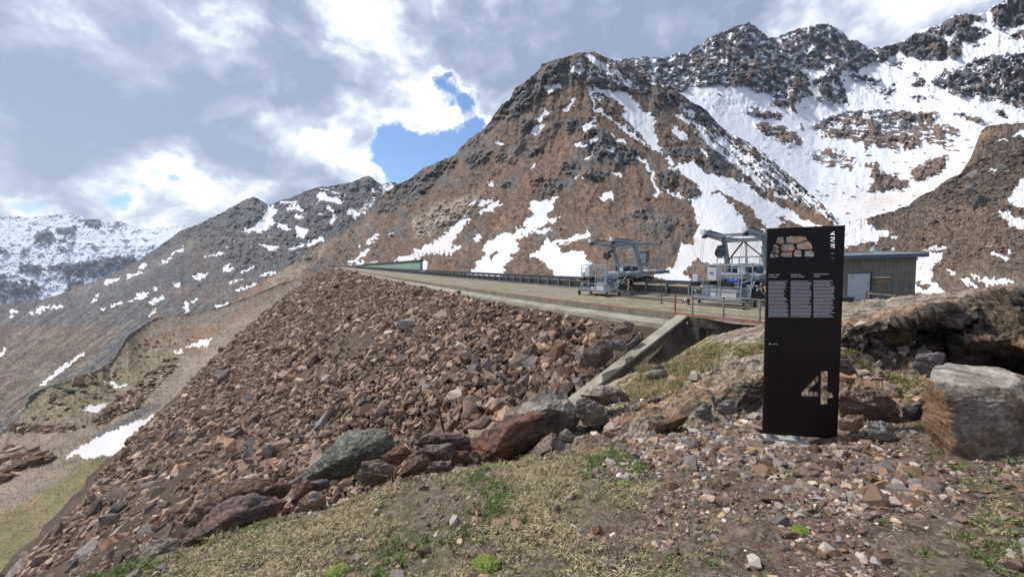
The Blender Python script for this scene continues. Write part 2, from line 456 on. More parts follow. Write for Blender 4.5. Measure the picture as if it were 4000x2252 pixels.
# ------------------------------------------------------------------ relief surfaces (mountain sides)
def relief(name, cols, top, mat, step=4.0, nt=200, rough=0.05, jag=6.0, jagw=60.0, rib=(70, 1.0), colf=None, snow=None, dirt=None, back=6, smooth_k=14, tpow=1.0, kind='structure', relz=None, fine=0.25, grain=.42, polar=None):
    """cols: [(px, [(py,d),...bottom to top])]; top: skyline polyline (px,py)."""
    x0, x1 = cols[0][0], cols[-1][0]
    xs = np.arange(x0, x1 + step, step)
    K = len(cols[0][1]); cp = np.array([c[0] for c in cols], float)
    Y = np.array([[q[0] for q in c[1]] for c in cols], float); Dp = np.log(np.array([[q[1] for q in c[1]] for c in cols], float))
    yl = np.stack([np.interp(xs, cp, Y[:, j]) for j in range(K)]); dl = np.stack([np.interp(xs, cp, Dp[:, j]) for j in range(K)])
    tp = np.array(top, float); yt = np.interp(xs, tp[:, 0], tp[:, 1])
    jn = fbm(np.stack([xs / jagw, xs * 0 + x0 * .01, xs * 0 + 3.3], -1), 5, gain=.6) + .5 * ridged(np.stack([xs / (jagw * .35), xs * 0 + 1.7, xs * 0], -1), 3)
    yl[-1] = yt
    for j in range(1, K - 1): yl[j] = np.clip(yl[j], yt + (yl[0] - yt) * 0.03, yl[0])
    for _ in range(160):
        a_ = np.pad(dl, ((0, 0), (1, 1)), mode='edge'); dl = (a_[:, :-2] + a_[:, 1:-1] + a_[:, 2:]) / 3
        a_ = np.pad(yl[:-1], ((0, 0), (1, 1)), mode='edge'); yl[:-1] = (a_[:, :-2] + a_[:, 1:-1] + a_[:, 2:]) / 3
    for j in range(K - 2, -1, -1): yl[j] = np.maximum(yl[j], yl[j + 1] + 2)
    t = np.linspace(0, 1, nt) ** tpow; tk = np.linspace(0, 1, K)
    py = np.empty((nt, len(xs))); ld = np.empty((nt, len(xs)))
    for i in range(len(xs)):
        py[:, i] = np.interp(t, tk, yl[:, i]); ld[:, i] = np.interp(t, tk, dl[:, i])
    for _ in range(smooth_k):
        p = np.pad(ld, ((1, 1), (2, 2)), mode='edge')
        ld = (p[:-2, 2:-2] + p[2:, 2:-2] + p[1:-1, :-4] + p[1:-1, 4:] + p[1:-1, 2:-2]) / 5
    py = py - (jag * jn)[None, :] * (t ** 7)[:, None]
    px = np.broadcast_to(xs, py.shape)
    rw, rs = rib
    q = np.stack([px / rw + 0.25 * fbm(np.stack([px / 300, py / 300, 0 * px], -1), 3), py / (rw * 2.6), 0 * px + x0 * .013], -1)
    if polar is not None:
        th_ = np.arctan2(px - polar[0], py - polar[1]); rr_ = np.hypot(px - polar[0], py - polar[1])
        q = np.stack([th_ * polar[2] + .3 * nz2(px, py, 200, 1), rr_ / 420, 0 * px + 1.3], -1)
    n1 = ridged(q, 5) * rs
    n2 = fbm(np.stack([px / (rw * .33), py / (rw * .33), 0 * px + 5], -1), 6, gain=.62)
    n3 = ridged(np.stack([px / (rw * .16), py / (rw * .16), 0 * px + 9], -1), 4, gain=.7)
    disp = rough * (n1 * .6 + n2 * fine * 1.3 + n3 * fine * .45)
    if relz is not None: disp = disp * relz(px, py)
    d = np.exp(ld) * (1 - disp)
    V = P(px, py, d)
    # the far side of the ridge falls away behind it
    if back:
        B = []; r = V[-1]
        for k in range(1, back + 1):
            s = k / back
            b = r * (1 + 0.30 * s); b[:, 2] = r[:, 2] - np.abs(r[:, 1]) * 0.22 * s ** 1.2 - 0.6 * s
            B.append(b)
        V = np.concatenate([V, np.stack(B)])
        ext = lambda a: np.concatenate([a, np.repeat(a[-1:], back, 0)])
    else: ext = lambda a: a
    at = {}
    pxs, pys = px, py
    c = colf(pxs, pys, n1, n2) * np.ones(3) * ALB * np.clip(1 + 1.1 * grain * fbm(np.stack([px / 6, py / 5, 0 * px + 2], -1), 3, gain=.8) + .30 * n3, .35, 2)[..., None]; at['col'] = ext(c).reshape(-1, 3)
    s = snow(pxs, pys, n1, n2 + .5 * n3) if snow else np.zeros(px.shape); at['snow'] = ext(s).ravel()
    dd = dirt(pxs, pys) if dirt else np.zeros(px.shape); at['dirt'] = ext(dd).ravel()
    o = mesh_np(name, V.reshape(-1, 3), grid_faces(V.shape[0], V.shape[1])[:, ::-1], mat, at, smooth=True)
    tag(o, kind=kind)
    o_data[name] = (px, py, V[:nt])
    return o
o_data = {}
def wrp(m, px, py, a=15, w=26, b=6, v=8, seed=0.0):
    """read a map through a small irregular offset so that its borders are ragged"""
    k = lambda ww, sd: fbm(np.stack([px / ww, py / ww, 0 * px + sd + seed], -1), 3, gain=.6)
    return m(px + a * k(w, 50) + b * k(v, 60), py + a * k(w, 70) + b * k(v, 80))
ALB = 1.10
def lerp3(a, b, t): return np.asarray(a) * (1 - t[..., None]) + np.asarray(b) * t[..., None]
def nz2(px, py, w, seed=0, o=4): return fbm(np.stack([px / w, py / w, 0 * px + seed], -1), o, gain=.58)

BROWN = (.126, .083, .058); RUST = (.175, .104, .068); GREY = (.098, .100, .098); DARK = (.052, .055, .060); PALE = (.27, .225, .175); TAN = (.26, .20, .135)
SLATE = (.068, .071, .080); MAUVE = (.135, .10, .09)

# --- the brown pyramid behind the dam
snA = Map(0)
for p in (Z7((590,430),(690,405),(715,440),(620,470),(570,445)), Z7((780,280),(850,275),(885,330),(790,325)),
          Z7((860,385),(1000,450),(1190,475),(1240,560),(1330,620),(1390,660),(1370,740),(1400,830),(1440,905),(1390,905),(1330,840),(1230,730),(1130,640),(1180,600),(1110,530),(960,470)),
          Z7((1510,990),(1620,960),(1670,965),(1720,1050),(1820,1045),(1880,1130),(1980,1190),(1990,1090),(2100,1200),(2175,1280),(2300,1400),(2175,1450),(2050,1290),(1900,1200),(1800,1155),(1760,1210),(1860,1300),(1900,1380),(2100,1450),(2150,1500),(1680,1500),(1690,1390),(1640,1270),(1610,1225),(1720,1190),(1700,1150),(1600,1080)),
          Z1((1670,-30),(2090,-30),(2200,60),(2380,130),(2440,120),(2510,170),(2620,300),(2620,620),(1780,570),(1690,510),(1580,620),(1470,720),(1560,720),(1620,780),(1600,830),(1040,740),(1180,690),(1430,580),(1410,540),(1480,400),(1470,310),(1620,350),(1690,290),(1650,240),(1690,100)),
          Z7((980,1220),(1060,1160),(1090,1185),(1080,1225),(1020,1235)), Z7((1050,1040),(1140,1040),(1140,1090)),
          ZD((1140,910),(1290,830),(1500,740),(1640,620),(1700,560),(1810,525),(1760,600),(1690,680),(1640,740),(1640,800),(1730,745),(1720,790),(1590,860),(1580,830),(1400,850),(1360,900)),
          ZD((1860,530),(1890,480),(1960,430),(2040,395),(2060,415),(2010,455),(1930,500)),
          ZD((1770,1040),(1920,830),(1890,790),(1950,750),(2050,685),(2170,660),(2240,610),(2240,575),(2300,540),(2330,520),(2300,470),(2270,465),(2330,440),(2300,400),(2400,395),(2540,355),(2490,450),(2430,510),(2440,535),(2576,515),(2500,545),(2500,580),(2400,600),(2300,635),(2400,630),(2530,650),(2400,665),(2300,660),(2180,730),(2200,790),(2130,860),(2170,880),(2100,930),(2060,1040)),
          ZM((-650,500),(-300,100),(0,430),(160,365),(330,370),(400,400),(420,480),(470,560),(560,630),(450,680),(430,920),(0,900),(-150,880),(-250,700),(-380,600)),
          ZM((-420,330),(-250,240),(0,170),(130,165),(260,70),(400,50),(530,85),(430,140),(330,175),(130,230),(0,260),(-200,300)),
          ZD((1375,900),(1430,900),(1440,980),(1380,980))):
    snA.poly(p, 1)
snA.poly(ZD((1950,890),(1990,820),(2040,815),(1980,900)), 0)
snA.poly(ZM((-420,330),(-300,60),(-600,420)), 0)
snA.poly(Z7((1840,1060),(1900,1100),(1960,1180),(1900,1150)), 0)
for p, w in ((Z7((740,600),(770,570),(800,525)),16),(Z7((515,770),(580,708)),14),(Z7((540,670),(610,605)),13),(Z7((870,745),(945,645)),9),(Z7((960,700),(900,720)),8),(Z7((960,790),(900,840)),9),
             (Z7((900,430),(960,590),(1070,670)),8),(Z7((1100,680),(1200,760),(1290,840)),9),(Z7((1070,300),(1130,370),(1200,420)),8),(Z7((900,220),(960,260),(1030,300)),14),(Z7((1040,320),(1110,400)),14),
             (Z7((1245,925),(1300,960),(1345,1025)),12),(Z7((1355,1055),(1370,1110),(1388,1180)),14),(Z7((1425,1170),(1500,1185),(1570,1212)),6),(Z7((825,850),(865,855)),16),(Z7((880,945),(935,915)),9),
             (Z7((850,1075),(880,1085)),6),(Z7((810,1075),(828,1075)),6),(Z7((1500,730),(1580,790)),20),(Z7((1540,640),(1620,680)),14),(Z7((1590,600),(1640,630)),14),(Z7((1700,750),(1800,870),(1950,980),(2080,1040)),9),(Z7((1820,790),(1950,900),(2080,1000),(2170,1060)),9),
             (Z7((1900,940),(1990,1000),(2060,1040)),14),(Z7((1700,880),(1740,920)),8),(Z7((1460,940),(1490,960)),10),(Z7((1010,870),(1080,880)),7),(Z7((1060,780),(1180,830)),7),(Z7((210,1130),(230,1095)),5),(Z7((265,835),(282,835)),6),(Z7((500,1010),(540,990)),5),
             (Z7((720,345),(740,350)),6),(Z7((660,340),(670,380)),7),(Z7((1480,1000),(1530,1020)),8),
             (ZD((770,930),(860,870),(950,812)),[5,15,5]),(ZD((930,750),(1020,680)),5),(ZD((862,778),(880,768)),3),(ZD((1100,690),(1140,665)),6),(ZD((865,920),(900,905)),8),(ZD((975,915),(1015,905)),6),
             (ZD((1865,415),(1980,392)),9),(ZD((1800,420),(1835,392)),7),(ZD((1970,272),(1990,225)),4),(ZD((1848,710),(1882,690)),12),(ZD((1920,350),(1945,325)),6),
             (ZL((1880,820),(2010,725)),5)):
    snA.stroke(p, w, 1)
# streaky right-hand spur
for p, w, v in ((Z8((0,870),(300,1200)),9,.8),(Z8((0,950),(200,1090),(450,1260)),8,.9),(Z8((60,900),(330,1090),(560,1240),(680,1330)),8,.85),(Z8((0,1120),(180,1190),(280,1270),(540,1400),(640,1450)),30,1),(Z8((200,900),(420,1060),(620,1200)),5,.7),
                (Z8((0,1270),(60,1330),(120,1420)),60,1),(Z8((240,1230),(320,1290),(470,1350)),20,1),(Z8((0,540),(100,600),(180,680)),14,.6),(Z8((440,1080),(540,1150),(640,1240)),4,.7)):
    snA.stroke(p, w, v)
snA.blur(1)
spk = Map(0)     # thin broken snow near the crest
for p, v in ((Z7((1000,260),(1100,240),(1250,260),(1440,240),(1600,300),(1700,500),(1550,480),(1400,420),(1240,480),(1100,400)), .44), (Z7((860,400),(950,560),(1080,680),(1300,860),(1400,900),(1250,740),(1130,640),(1000,470)), .36),
             (Z7((1500,600),(1750,720),(2000,900),(2175,1100),(2000,1050),(1700,800)), .38), (Z7((1430,760),(1600,900),(1400,700)), .3), (Z7((770,260),(1000,220),(1100,400),(800,360)),.36),(Z7((1440,240),(1660,200),(1900,600),(1700,520)),.46),(Z8((0,560),(120,800),(500,1050),(760,1400),(500,1290),(0,900)),.40)):
    spk.poly(p, v)
spk.blur(4)
spur = Map(0).poly([(2560,300),(2700,380),(2860,510),(3000,580),(3150,670),(3240,760),(3300,900),(3300,1000),(3050,860),(2900,740),(2750,600),(2600,460)], 1).blur(8)
spk.poly([(2780,455),(2860,512),(2990,600),(3110,690),(3215,780),(3260,830),(3300,890),(3300,930),(3180,800),(3060,720),(2900,640),(2790,540)], .44); spk.blur(3)
grA = Map(0)
for p, v in ((Z7((560,300),(850,210),(1100,300),(1240,480),(1000,450),(860,400),(780,340),(700,450),(620,480),(440,600),(150,760),(0,900),(280,600),(400,460)), .85),
             (Z7((900,700),(1200,850),(1290,900),(1200,1000),(1000,960),(850,860)), .9), (Z7((1480,490),(1750,560),(1930,760),(1850,780),(1600,640)), 1.0), (Z7((1360,1050),(1500,1000),(1720,1170),(1640,1210),(1420,1170)), .8),
             (Z7((480,1110),(600,1060),(740,1130),(650,1200),(530,1200)), .9), (Z7((840,1000),(1050,1040),(1000,1120),(860,1060)), .7), (Z7((1100,330),(1500,420),(1700,600),(1400,560),(1150,430)), .8),
             (Z7((1430,820),(1800,860),(2175,1160),(2175,1250),(1800,1040),(1640,960),(1500,960)), .7), (Z7((1300,1180),(1380,1200),(1350,1260),(1300,1230)), .7), (Z7((1100,1330),(1300,1280),(1400,1400),(1150,1400)), .55),
             (Z7((430,650),(520,640),(500,740),(420,740)),.7),(Z7((750,680),(830,660),(830,770),(760,760)),.8),(Z7((470,880),(570,860),(560,930),(470,920)),.8),(Z7((260,900),(340,920),(330,980),(250,970)),.7),(Z7((680,980),(780,960),(790,1060),(700,1060)),.8),(Z7((290,1120),(370,1110),(360,1150),(290,1150)),.8),
             (Z7((20,930),(200,850),(210,960),(60,1010)),.7),
             (ZD((1060,360),(1320,190),(1660,0),(1700,60),(1500,260),(1300,420),(1000,560)), .75), (ZD((700,660),(880,560),(900,640),(700,760)), .55), (ZD((420,900),(560,860),(600,960),(450,1000)), .8), (ZD((640,960),(800,860),(860,800),(700,820)), .5),
             (ZD((300,930),(520,800),(640,720),(600,780),(380,930)), .6), (ZD((1620,880),(1700,870),(1850,920),(1750,960),(1640,930)), .6), (Z1((700,0),(1600,0),(1600,300),(1100,300)), .4), (Z8((0,770),(90,830),(300,960),(700,1200),(760,1400),(560,1290),(300,1150),(0,1000)),.7)):
    grA.poly(p, v)
grA.blur(9)
orA = Map(0)
for p, w in ((Z7((720,640),(740,800),(700,1000),(560,1100),(450,1200),(380,1300)), 40), (Z7((850,1110),(860,1230),(1000,1290)), 45), (ZD((700,740),(560,860),(200,1150),(60,1260)), [18, 30, 30, 26]), (ZD((2330,150),(2180,330)), 30), (ZD((460,900),(300,1060),(200,1180)), 14),
             (Z7((860,560),(700,700)), 40), (Z7((380,940),(330,1050)), 30), (Z7((500,1280),(380,1300),(250,1420)), 50), (ZM((650,100),(1080,120)), 40), (ZD((130,1180),(300,1060),(420,980)), 24), (Z1((300,240),(700,250),(1000,300)), 30), (ZM((500,440),(760,600)), 60),
             (ZL((2100,500),(2200,400),(2430,330)),20),(ZL((1500,900),(1900,660),(2100,560)),24)):
    orA.stroke(p, w, 1)
orA.blur(8)
paA = Map(0).poly(ZD((1300,560),(1500,420),(1900,330),(1820,480),(1680,560),(1400,720),(1330,700)), 1).poly(ZD((760,640),(880,590),(860,640),(700,740)), .6).poly(ZL((1850,760),(2000,680),(2100,640),(1700,860)), .6).poly(ZD((150,1010),(420,860),(600,740),(560,860),(200,1100),(60,1180)), .55).blur(8)
def colA(px, py, n1, n2):
    th_ = np.arctan2(px - 2330, py + 150); rr_ = np.hypot(px - 2330, py + 150)
    fan = fbm(np.stack([th_ * 26, rr_ / 330, 0 * px + 2], -1), 4, gain=.6)
    g = np.clip(wrp(grA, px, py, 60, 70, 20, 18) + .55 * nz2(px, py, 110, 3) + .08 + n2 * .3 + .45 * fan, 0, 1)
    c = lerp3(BROWN, GREY, g)
    dk = sstep(.35, 1.0, wrp(grA, px, py, 60, 70, 20, 18) + n2 * .5 + .1); c = c * (1 - dk[..., None] * .45) + np.array(DARK) * dk[..., None] * .45
    c = lerp3(0, 1, np.ones_like(g)) * c
    o = np.clip(orA(px, py) * .85 + .35 * nz2(px, py, 60, 8) - .05 + .55 * fan, 0, 1) * (1 - g * .7)
    c = c * (1 - o[..., None]) + np.array(RUST) * o[..., None]
    p = np.clip(paA(px, py) * (.75 + n2), 0, .85); c = c * (1 - p[..., None]) + np.array(PALE) * p[..., None]
    return c * (1 + .25 * nz2(px, py, 25, 12))[..., None]
def streak(px, py, seed, w=8, l=110):
    u = px * .67 + py * .74; v = px * .74 - py * .67
    return fbm(np.stack([u / l, v / w, 0 * px + seed], -1), 4, gain=.6)
def snowA(px, py, n1, n2):
    s = wrp(snA, px, py, 13, 30, 5, 11); k = spk(px, py); sp = spur(px, py); nn = (1 - sp) * (-.55 * n2 + .5 * nz2(px, py, 9, 21, 4)) + sp * (streak(px, py, 5, 6, 70) * .75 + .45 * nz2(px, py, 14, 77, 4))
    return np.clip(np.maximum(s + (.22 * nz2(px, py, 9, 31, 3) + .16 * nz2(px, py, 24, 33, 3)) * (1 - np.abs(2 * s - 1)) , np.where(k > .05, k + nn * .75, 0)), 0, 1)
dirtA = Map(0).poly(ZD((1140,910),(1500,740),(1760,560),(1700,680),(1640,800),(1400,850),(1360,900)), .5).poly(Z1((1600,250),(1900,250),(2500,300),(2600,620),(1700,520),(1580,620),(1180,720),(1400,560)), .4).poly(ZD((1900,800),(2200,720),(2100,1000),(1800,1000)), .18).blur(14)
mtA = terrain_mat("mountain_rock", 1.3, bstr=.6, contrast=(.5, 1.6))
topA = [(760,1275),(840,1220),(900,1180),(1000,1110),(1084,1066),(1140,1033),(1186,996),(1242,959),(1280,935),(1307,926),(1345,907),(1373,884),(1410,861),(1447,819),(1494,768),(1550,721),(1592,707),(1615,688),(1652,656),(1708,635),(1778,600),(1832,543),(1880,515),(1910,481),(1935,440),(1960,405),(1990,390),(2010,350),(2060,310),(2110,272),(2116,248),(2145,240),(2200,225),(2250,208),(2300,205),(2322,197),(2345,214),(2400,240),(2470,262),(2560,310),(2640,350),(2700,395),(2770,440),(2800,478),(2850,522),(2920,556),(3010,618),(3100,696),(3190,775),(3240,822),(3275,868),(3300,930)]
relief("rocky_mountain", [
    (760, [(1330,190),(1310,200),(1290,215),(1275,240)]), (1000, [(1270,190),(1220,240),(1160,330),(1110,430)]), (1160,[(1180,260),(1130,320),(1080,400),(1020,520)]),
    (1300, [(1100,360),(1040,430),(980,520),(927,650)]), (1600, [(1100,320),(960,500),(830,680),(700,900)]), (1900, [(1120,270),(900,520),(700,740),(490,960)]),
    (2320, [(1140,230),(820,500),(480,760),(198,960)]), (2560, [(1160,210),(860,430),(560,720),(330,960)]), (2850, [(1190,200),(960,340),(720,560),(522,860)]), (3100, [(1200,190),(1030,330),(860,500),(696,700)]), (3300, [(1200,180),(1100,240),(1000,330),(930,420)])],
    topA, mtA, step=3.0, nt=330, rough=.070, jag=5, jagw=45, rib=(150, .9), polar=(2330, -150, 7.5), colf=colA, snow=snowA, dirt=lambda x, y: dirtA(x, y), fine=.28, relz=lambda x, y: np.clip(.30 + .8 * grA(x, y) + .5 * paA(x, y) - .55 * snA(x, y) + .3 * (spk(x, y) > .1), .12, 1))

# --- snow bowl with jagged peaks behind
snB = Map(.87)
for p, v in ((Z8((-900,200),(-200,200),(0,200),(200,105),(340,200),(520,400),(590,520),(590,600),(500,640),(300,590),(170,540),(0,520),(-200,560),(-900,900)), .38),
             (Z8((370,240),(340,180),(600,110),(700,100),(800,230),(960,290),(1040,370),(900,440),(780,430),(790,520),(830,640),(760,640),(600,550),(620,500),(700,450),(540,430),(450,330)), .40),
             (Z8((980,300),(1200,260),(1240,200),(1400,230),(1540,320),(1540,350),(1380,375),(1200,350),(1150,330),(1050,370)), .04), (Z8((1320,190),(1470,130),(1500,90),(1690,90),(1580,160),(1740,210),(1600,270),(1500,230),(1380,210)), .25),
             (Z8((1730,50),(1800,0),(1933,-40),(1990,-40),(1990,150),(1933,150),(1800,185),(1740,170)), .15), (Z8((810,480),(930,470),(1050,520),(970,525)), .05), (Z8((1340,490),(1500,440),(1600,400),(1800,350),(1990,330),(1990,700),(1800,640),(1560,620),(1450,570),(1370,530)), .40),
             (Z8((570,790),(700,740),(850,700),(1100,690),(1400,720),(1340,790),(1480,790),(1550,830),(1520,880),(1340,920),(1300,870),(1280,930),(1130,940),(900,910),(720,870),(640,850)), .36), (Z8((700,850),(900,820),(1250,850),(1280,920),(1130,940),(900,905)), .16),
             (Z8((580,960),(700,940),(800,950),(880,1000),(850,1060),(640,1030)), .42), (Z8((960,1020),(1010,1030),(1020,1090),(1130,1100),(1120,1140),(1220,1130),(1220,1180),(1040,1200),(900,1210),(930,1190),(990,1170),(970,1100)), .02),
             (Z8((1230,1080),(1390,990),(1460,980),(1440,1040),(1380,1110),(1320,1130),(1230,1120)), .1), (Z8((150,700),(300,690),(400,720),(400,750),(290,740)), .3), (Z8((220,770),(400,800),(540,870),(530,890),(440,920),(300,850)), .2),
             (Z8((1230,520),(1290,490),(1340,540),(1240,545)), .1), (Z8((1000,580),(1080,560),(1150,570),(1100,590)), .3), (Z8((1220,610),(1360,605),(1260,635)), .05), (Z8((1750,690),(1790,690),(1830,740),(1790,740)), .05), (Z8((1450,710),(1560,710),(1740,790),(1700,790)), .3),
             (Z8((330,620),(480,640),(500,690),(400,680)), .3), (Z8((1460,255),(1540,260),(1520,285)), .1), (Z8((1600,300),(1700,270),(1650,300)),.3), (Z8((1820,240),(1933,190),(1990,180),(1990,240)),.2), (Z8((1080,420),(1130,360),(1190,380),(1180,430)),.55),(Z8((620,620),(760,600),(830,650),(760,655)),.3),(Z8((1180,450),(1220,460),(1280,450),(1240,475)),.5),
             (Z8((480,780),(540,780),(540,820)),.2),(Z8((1090,530),(1150,520),(1110,545)),.1),(Z8((1590,400),(1690,360),(1800,345),(1700,410)),.25)):
    snB.poly(p, v)
snB.blur(1)
def snowB(px, py, n1, n2):
    k = wrp(snB, px, py, 18, 34, 5, 10); ba = sstep(380, 520, py); nn = -.42 * n2 - .2 * (n1 - .2) + (1 - ba) * .55 * nz2(px + .5 * py, py * 1.4 - .3 * px, 26, 41, 6) + ba * .8 * fbm(np.stack([px / 50 + py / 160, py / 9 - px / 110, 0 * px + 4], -1), 4, gain=.6)
    return np.clip(k + nn * (1.35 * (1 - np.abs(2 * np.clip(k, .2, .9) - 1)) + .18), 0, 1)
def colB(px, py, n1, n2):
    g = np.clip(.75 + nz2(px, py, 90, 13) - .9 * sstep(380, 560, py), 0, 1)
    c = lerp3((.145, .102, .085), (.08, .085, .095), g)
    w = sstep(3500, 3900, px) * sstep(250, 600, py); c = c * (1 - w[..., None] * .5) + np.array((.17, .125, .085)) * w[..., None] * .5
    return c * (1 + .35 * nz2(px, py, 22, 12))[..., None]
dirtB = Map(0).poly(Z8((900,1250),(1200,1200),(1400,1120),(1560,990),(1600,1060),(1300,1250),(950,1350),(780,1300)), .6).poly(Z8((1060,1100),(1200,1090),(1350,1060),(1300,1120),(1150,1130)), .5).poly(Z8((1560,760),(1700,790),(1640,900),(1560,950)), .35).poly(Z8((700,1200),(900,1180),(950,1350),(800,1420)), .3).blur(16)
topB = [(2250,260),(2400,240),(2450,225),(2520,224),(2580,228),(2640,208),(2680,212),(2720,180),(2760,160),(2800,140),(2840,118),(2870,104),(2925,90),(2960,106),(3000,142),(3025,152),(3060,135),(3100,118),(3180,98),(3235,92),(3290,122),(3310,150),(3345,160),(3400,182),(3418,186),(3470,175),(3530,160),(3560,142),(3570,125),(3640,105),(3700,80),(3730,58),(3850,55),(3880,25),(3920,5),(3970,-20),(4160,-70)]
mtB = terrain_mat("snowy_mountain_rock", 4.5, snow_amp=.7, snowcol=(.69, .71, .76))
relief("snowy_mountain", [(2250, [(1000,700),(600,900),(400,1200),(250,1700)]), (2800, [(1000,520),(640,900),(400,1300),(140,1900)]), (3200, [(1050,420),(800,800),(480,1300),(95,1900)]), (3500, [(1050,400),(760,800),(440,1200),(160,1900)]), (3800, [(1000,380),(720,650),(400,1000),(60,1500)]), (4160, [(1000,350),(700,600),(350,900),(-70,1300)])],
       topB, mtB, step=3.5, nt=300, rough=.085, jag=7, jagw=36, rib=(120, 1.0), colf=colB, snow=snowB, dirt=lambda x, y: dirtB(x, y), fine=.4,
       relz=lambda x, y: np.clip(1.25 - 1.25 * snB(x, y), .10, 1) * (1 - .6 * sstep(380, 500, y)))

# --- moraine shoulder on the right
snC = Map(0)
for p in ([(3150,890),(3290,866),(3369,852),(3425,894),(3489,908),(3450,925),(3418,943),(3340,955),(3285,966),(3150,975)], ZH((1120,400),(1220,310),(1290,320),(1310,300),(1440,280),(1475,300),(1440,440),(1350,490),(1350,560),(1330,640),(1350,700),(1460,770),(1550,830),(1500,880),(1100,880),(1000,500)), ZH((1150,285),(1300,235),(1500,205),(1585,240),(1350,265)),
          ZH((1680,615),(1770,640),(1900,690),(2000,775),(1900,770),(1780,680)), ZH((1830,570),(1900,575),(1990,650),(2060,620),(2130,650),(2260,650),(2340,630),(2460,700),(2200,740),(2080,750),(2000,720),(2080,720),(2010,670),(1900,640)),
          Z8((1830,1250),(1933,1110),(1990,1080),(1990,1330),(1850,1280)), Z8((1750,1310),(1830,1340),(1990,1420),(1990,1460),(1860,1430)), Z8((1700,1080),(1790,1040),(1740,1080)), Z8((1740,880),(1860,870),(1800,890)), Z8((1930,820),(1990,810),(1990,860),(1840,850)), ZH((2050,200),(2130,190),(2160,215),(2080,220))):
    snC.poly(p, 1)
snC.poly(ZH((1115,670),(1230,700),(1340,740),(1280,800),(1115,750)), 0)
for p, w in ((ZH((2150,305),(2270,340),(2360,400)), 8), (ZH((1575,540),(1590,545)), 8), (ZH((1605,565),(1655,565)), 5), (ZH((2360,300),(2410,300)), 5), (ZH((805,270),(845,275)), 5), (ZH((815,85),(860,90)), 10)):
    snC.stroke(p, w, 1)
snC.blur(1)
grC = Map(0).poly(Z8((950,1360),(1300,1230),(1600,1050),(1700,850),(1990,830),(1990,1100),(1800,1250),(1300,1280),(1000,1440)), .8).blur(12)
def colC(px, py, n1, n2):
    g = np.clip(grC(px, py) + .4 * nz2(px, py, 60, 3) + n2 * .5, 0, 1)
    c = lerp3((.125, .088, .066), (.062, .050, .046), g)
    o = np.clip(nz2(px, py, 50, 77) * .9 - .1, 0, 1); c = c * (1 - o[..., None]) + np.array((.16, .115, .08)) * o[..., None]
    o = sstep(0, 1, 1 - np.hypot((px - 3840) / 60, (py - 520) / 40)); c = c * (1 - o[..., None]) + np.array((.20, .14, .07)) * o[..., None]
    return c * (1 + .35 * nz2(px, py, 18, 12))[..., None]
mtC = terrain_mat("moraine_rubble", 0.9, bstr=.6)
relief("hill", [(3180, [(1230,30),(1130,65),(1020,115),(905,210)]), (3330, [(1230,30),(1110,70),(990,125),(862,220)]), (3550, [(1230,30),(1090,90),(950,150),(800,270)]), (3750, [(1230,28),(1050,90),(860,170),(680,330)]), (3850, [(1230,26),(1000,90),(760,180),(495,400)]), (4160, [(1230,24),(980,85),(700,170),(450,380)])],
       [(3180,905),(3230,892),(3290,872),(3330,862),(3385,852),(3440,838),(3500,820),(3550,800),(3600,760),(3650,740),(3700,700),(3750,680),(3790,620),(3815,560),(3835,510),(3850,495),(3930,485),(4000,478),(4160,450)],
       mtC, step=2.5, nt=330, rough=.022, jag=4, jagw=30, rib=(90, .8), colf=colC, snow=lambda x, y, a, b: wrp(snC, x, y, 10, 26, 5, 10), dirt=lambda x, y: np.clip(nz2(x, y, 90, 5), 0, .3), fine=.5)

# --- dark mountain in the middle left
snL = Map(0)
for p, v in ((ZL((1730,285),(1840,230),(1900,150),(1930,90),(2000,130),(1960,190),(1990,220),(1900,280)), .72), (ZL((1725,285),(1860,235),(1920,280),(1800,290)), .95), (ZL((2000,220),(2100,260),(2060,280),(1990,250)), 1), (ZL((1880,360),(2000,310),(1980,340),(1880,380)), .9), (ZL((2120,240),(2240,270),(2180,320),(2130,330)), 1),
             (ZL((2040,410),(2200,370),(2300,320),(2340,340),(2250,380),(2080,415)), 1), (ZL((1465,460),(1560,440),(1660,410),(1600,450),(1480,465)), 1), (ZL((1370,620),(1440,590),(1500,590),(1440,625)), 1), (ZL((1240,660),(1290,645),(1300,690),(1250,675)), 1), (ZL((1150,500),(1250,460),(1230,490),(1170,515)), 1),
             (ZD((490,345),(560,335),(640,370),(680,350),(720,435),(640,400),(570,395)), 1), (ZD((770,460),(870,465),(900,500),(830,560),(760,500)), .55), (ZD((870,480),(960,370),(1010,330),(990,420),(900,510)), .5), (ZD((930,260),(1000,260),(1040,310),(1000,330),(950,310)), .5),
             (ZD((1045,265),(1060,350),(1170,300),(1180,265),(1120,240)), .55), (ZL((1700,300),(2000,280),(2000,420),(1800,440),(1650,460),(1480,380)), .22), (ZL((1850,370),(2010,390),(1990,425),(1940,420)), .8)):
    snL.poly(p, v)
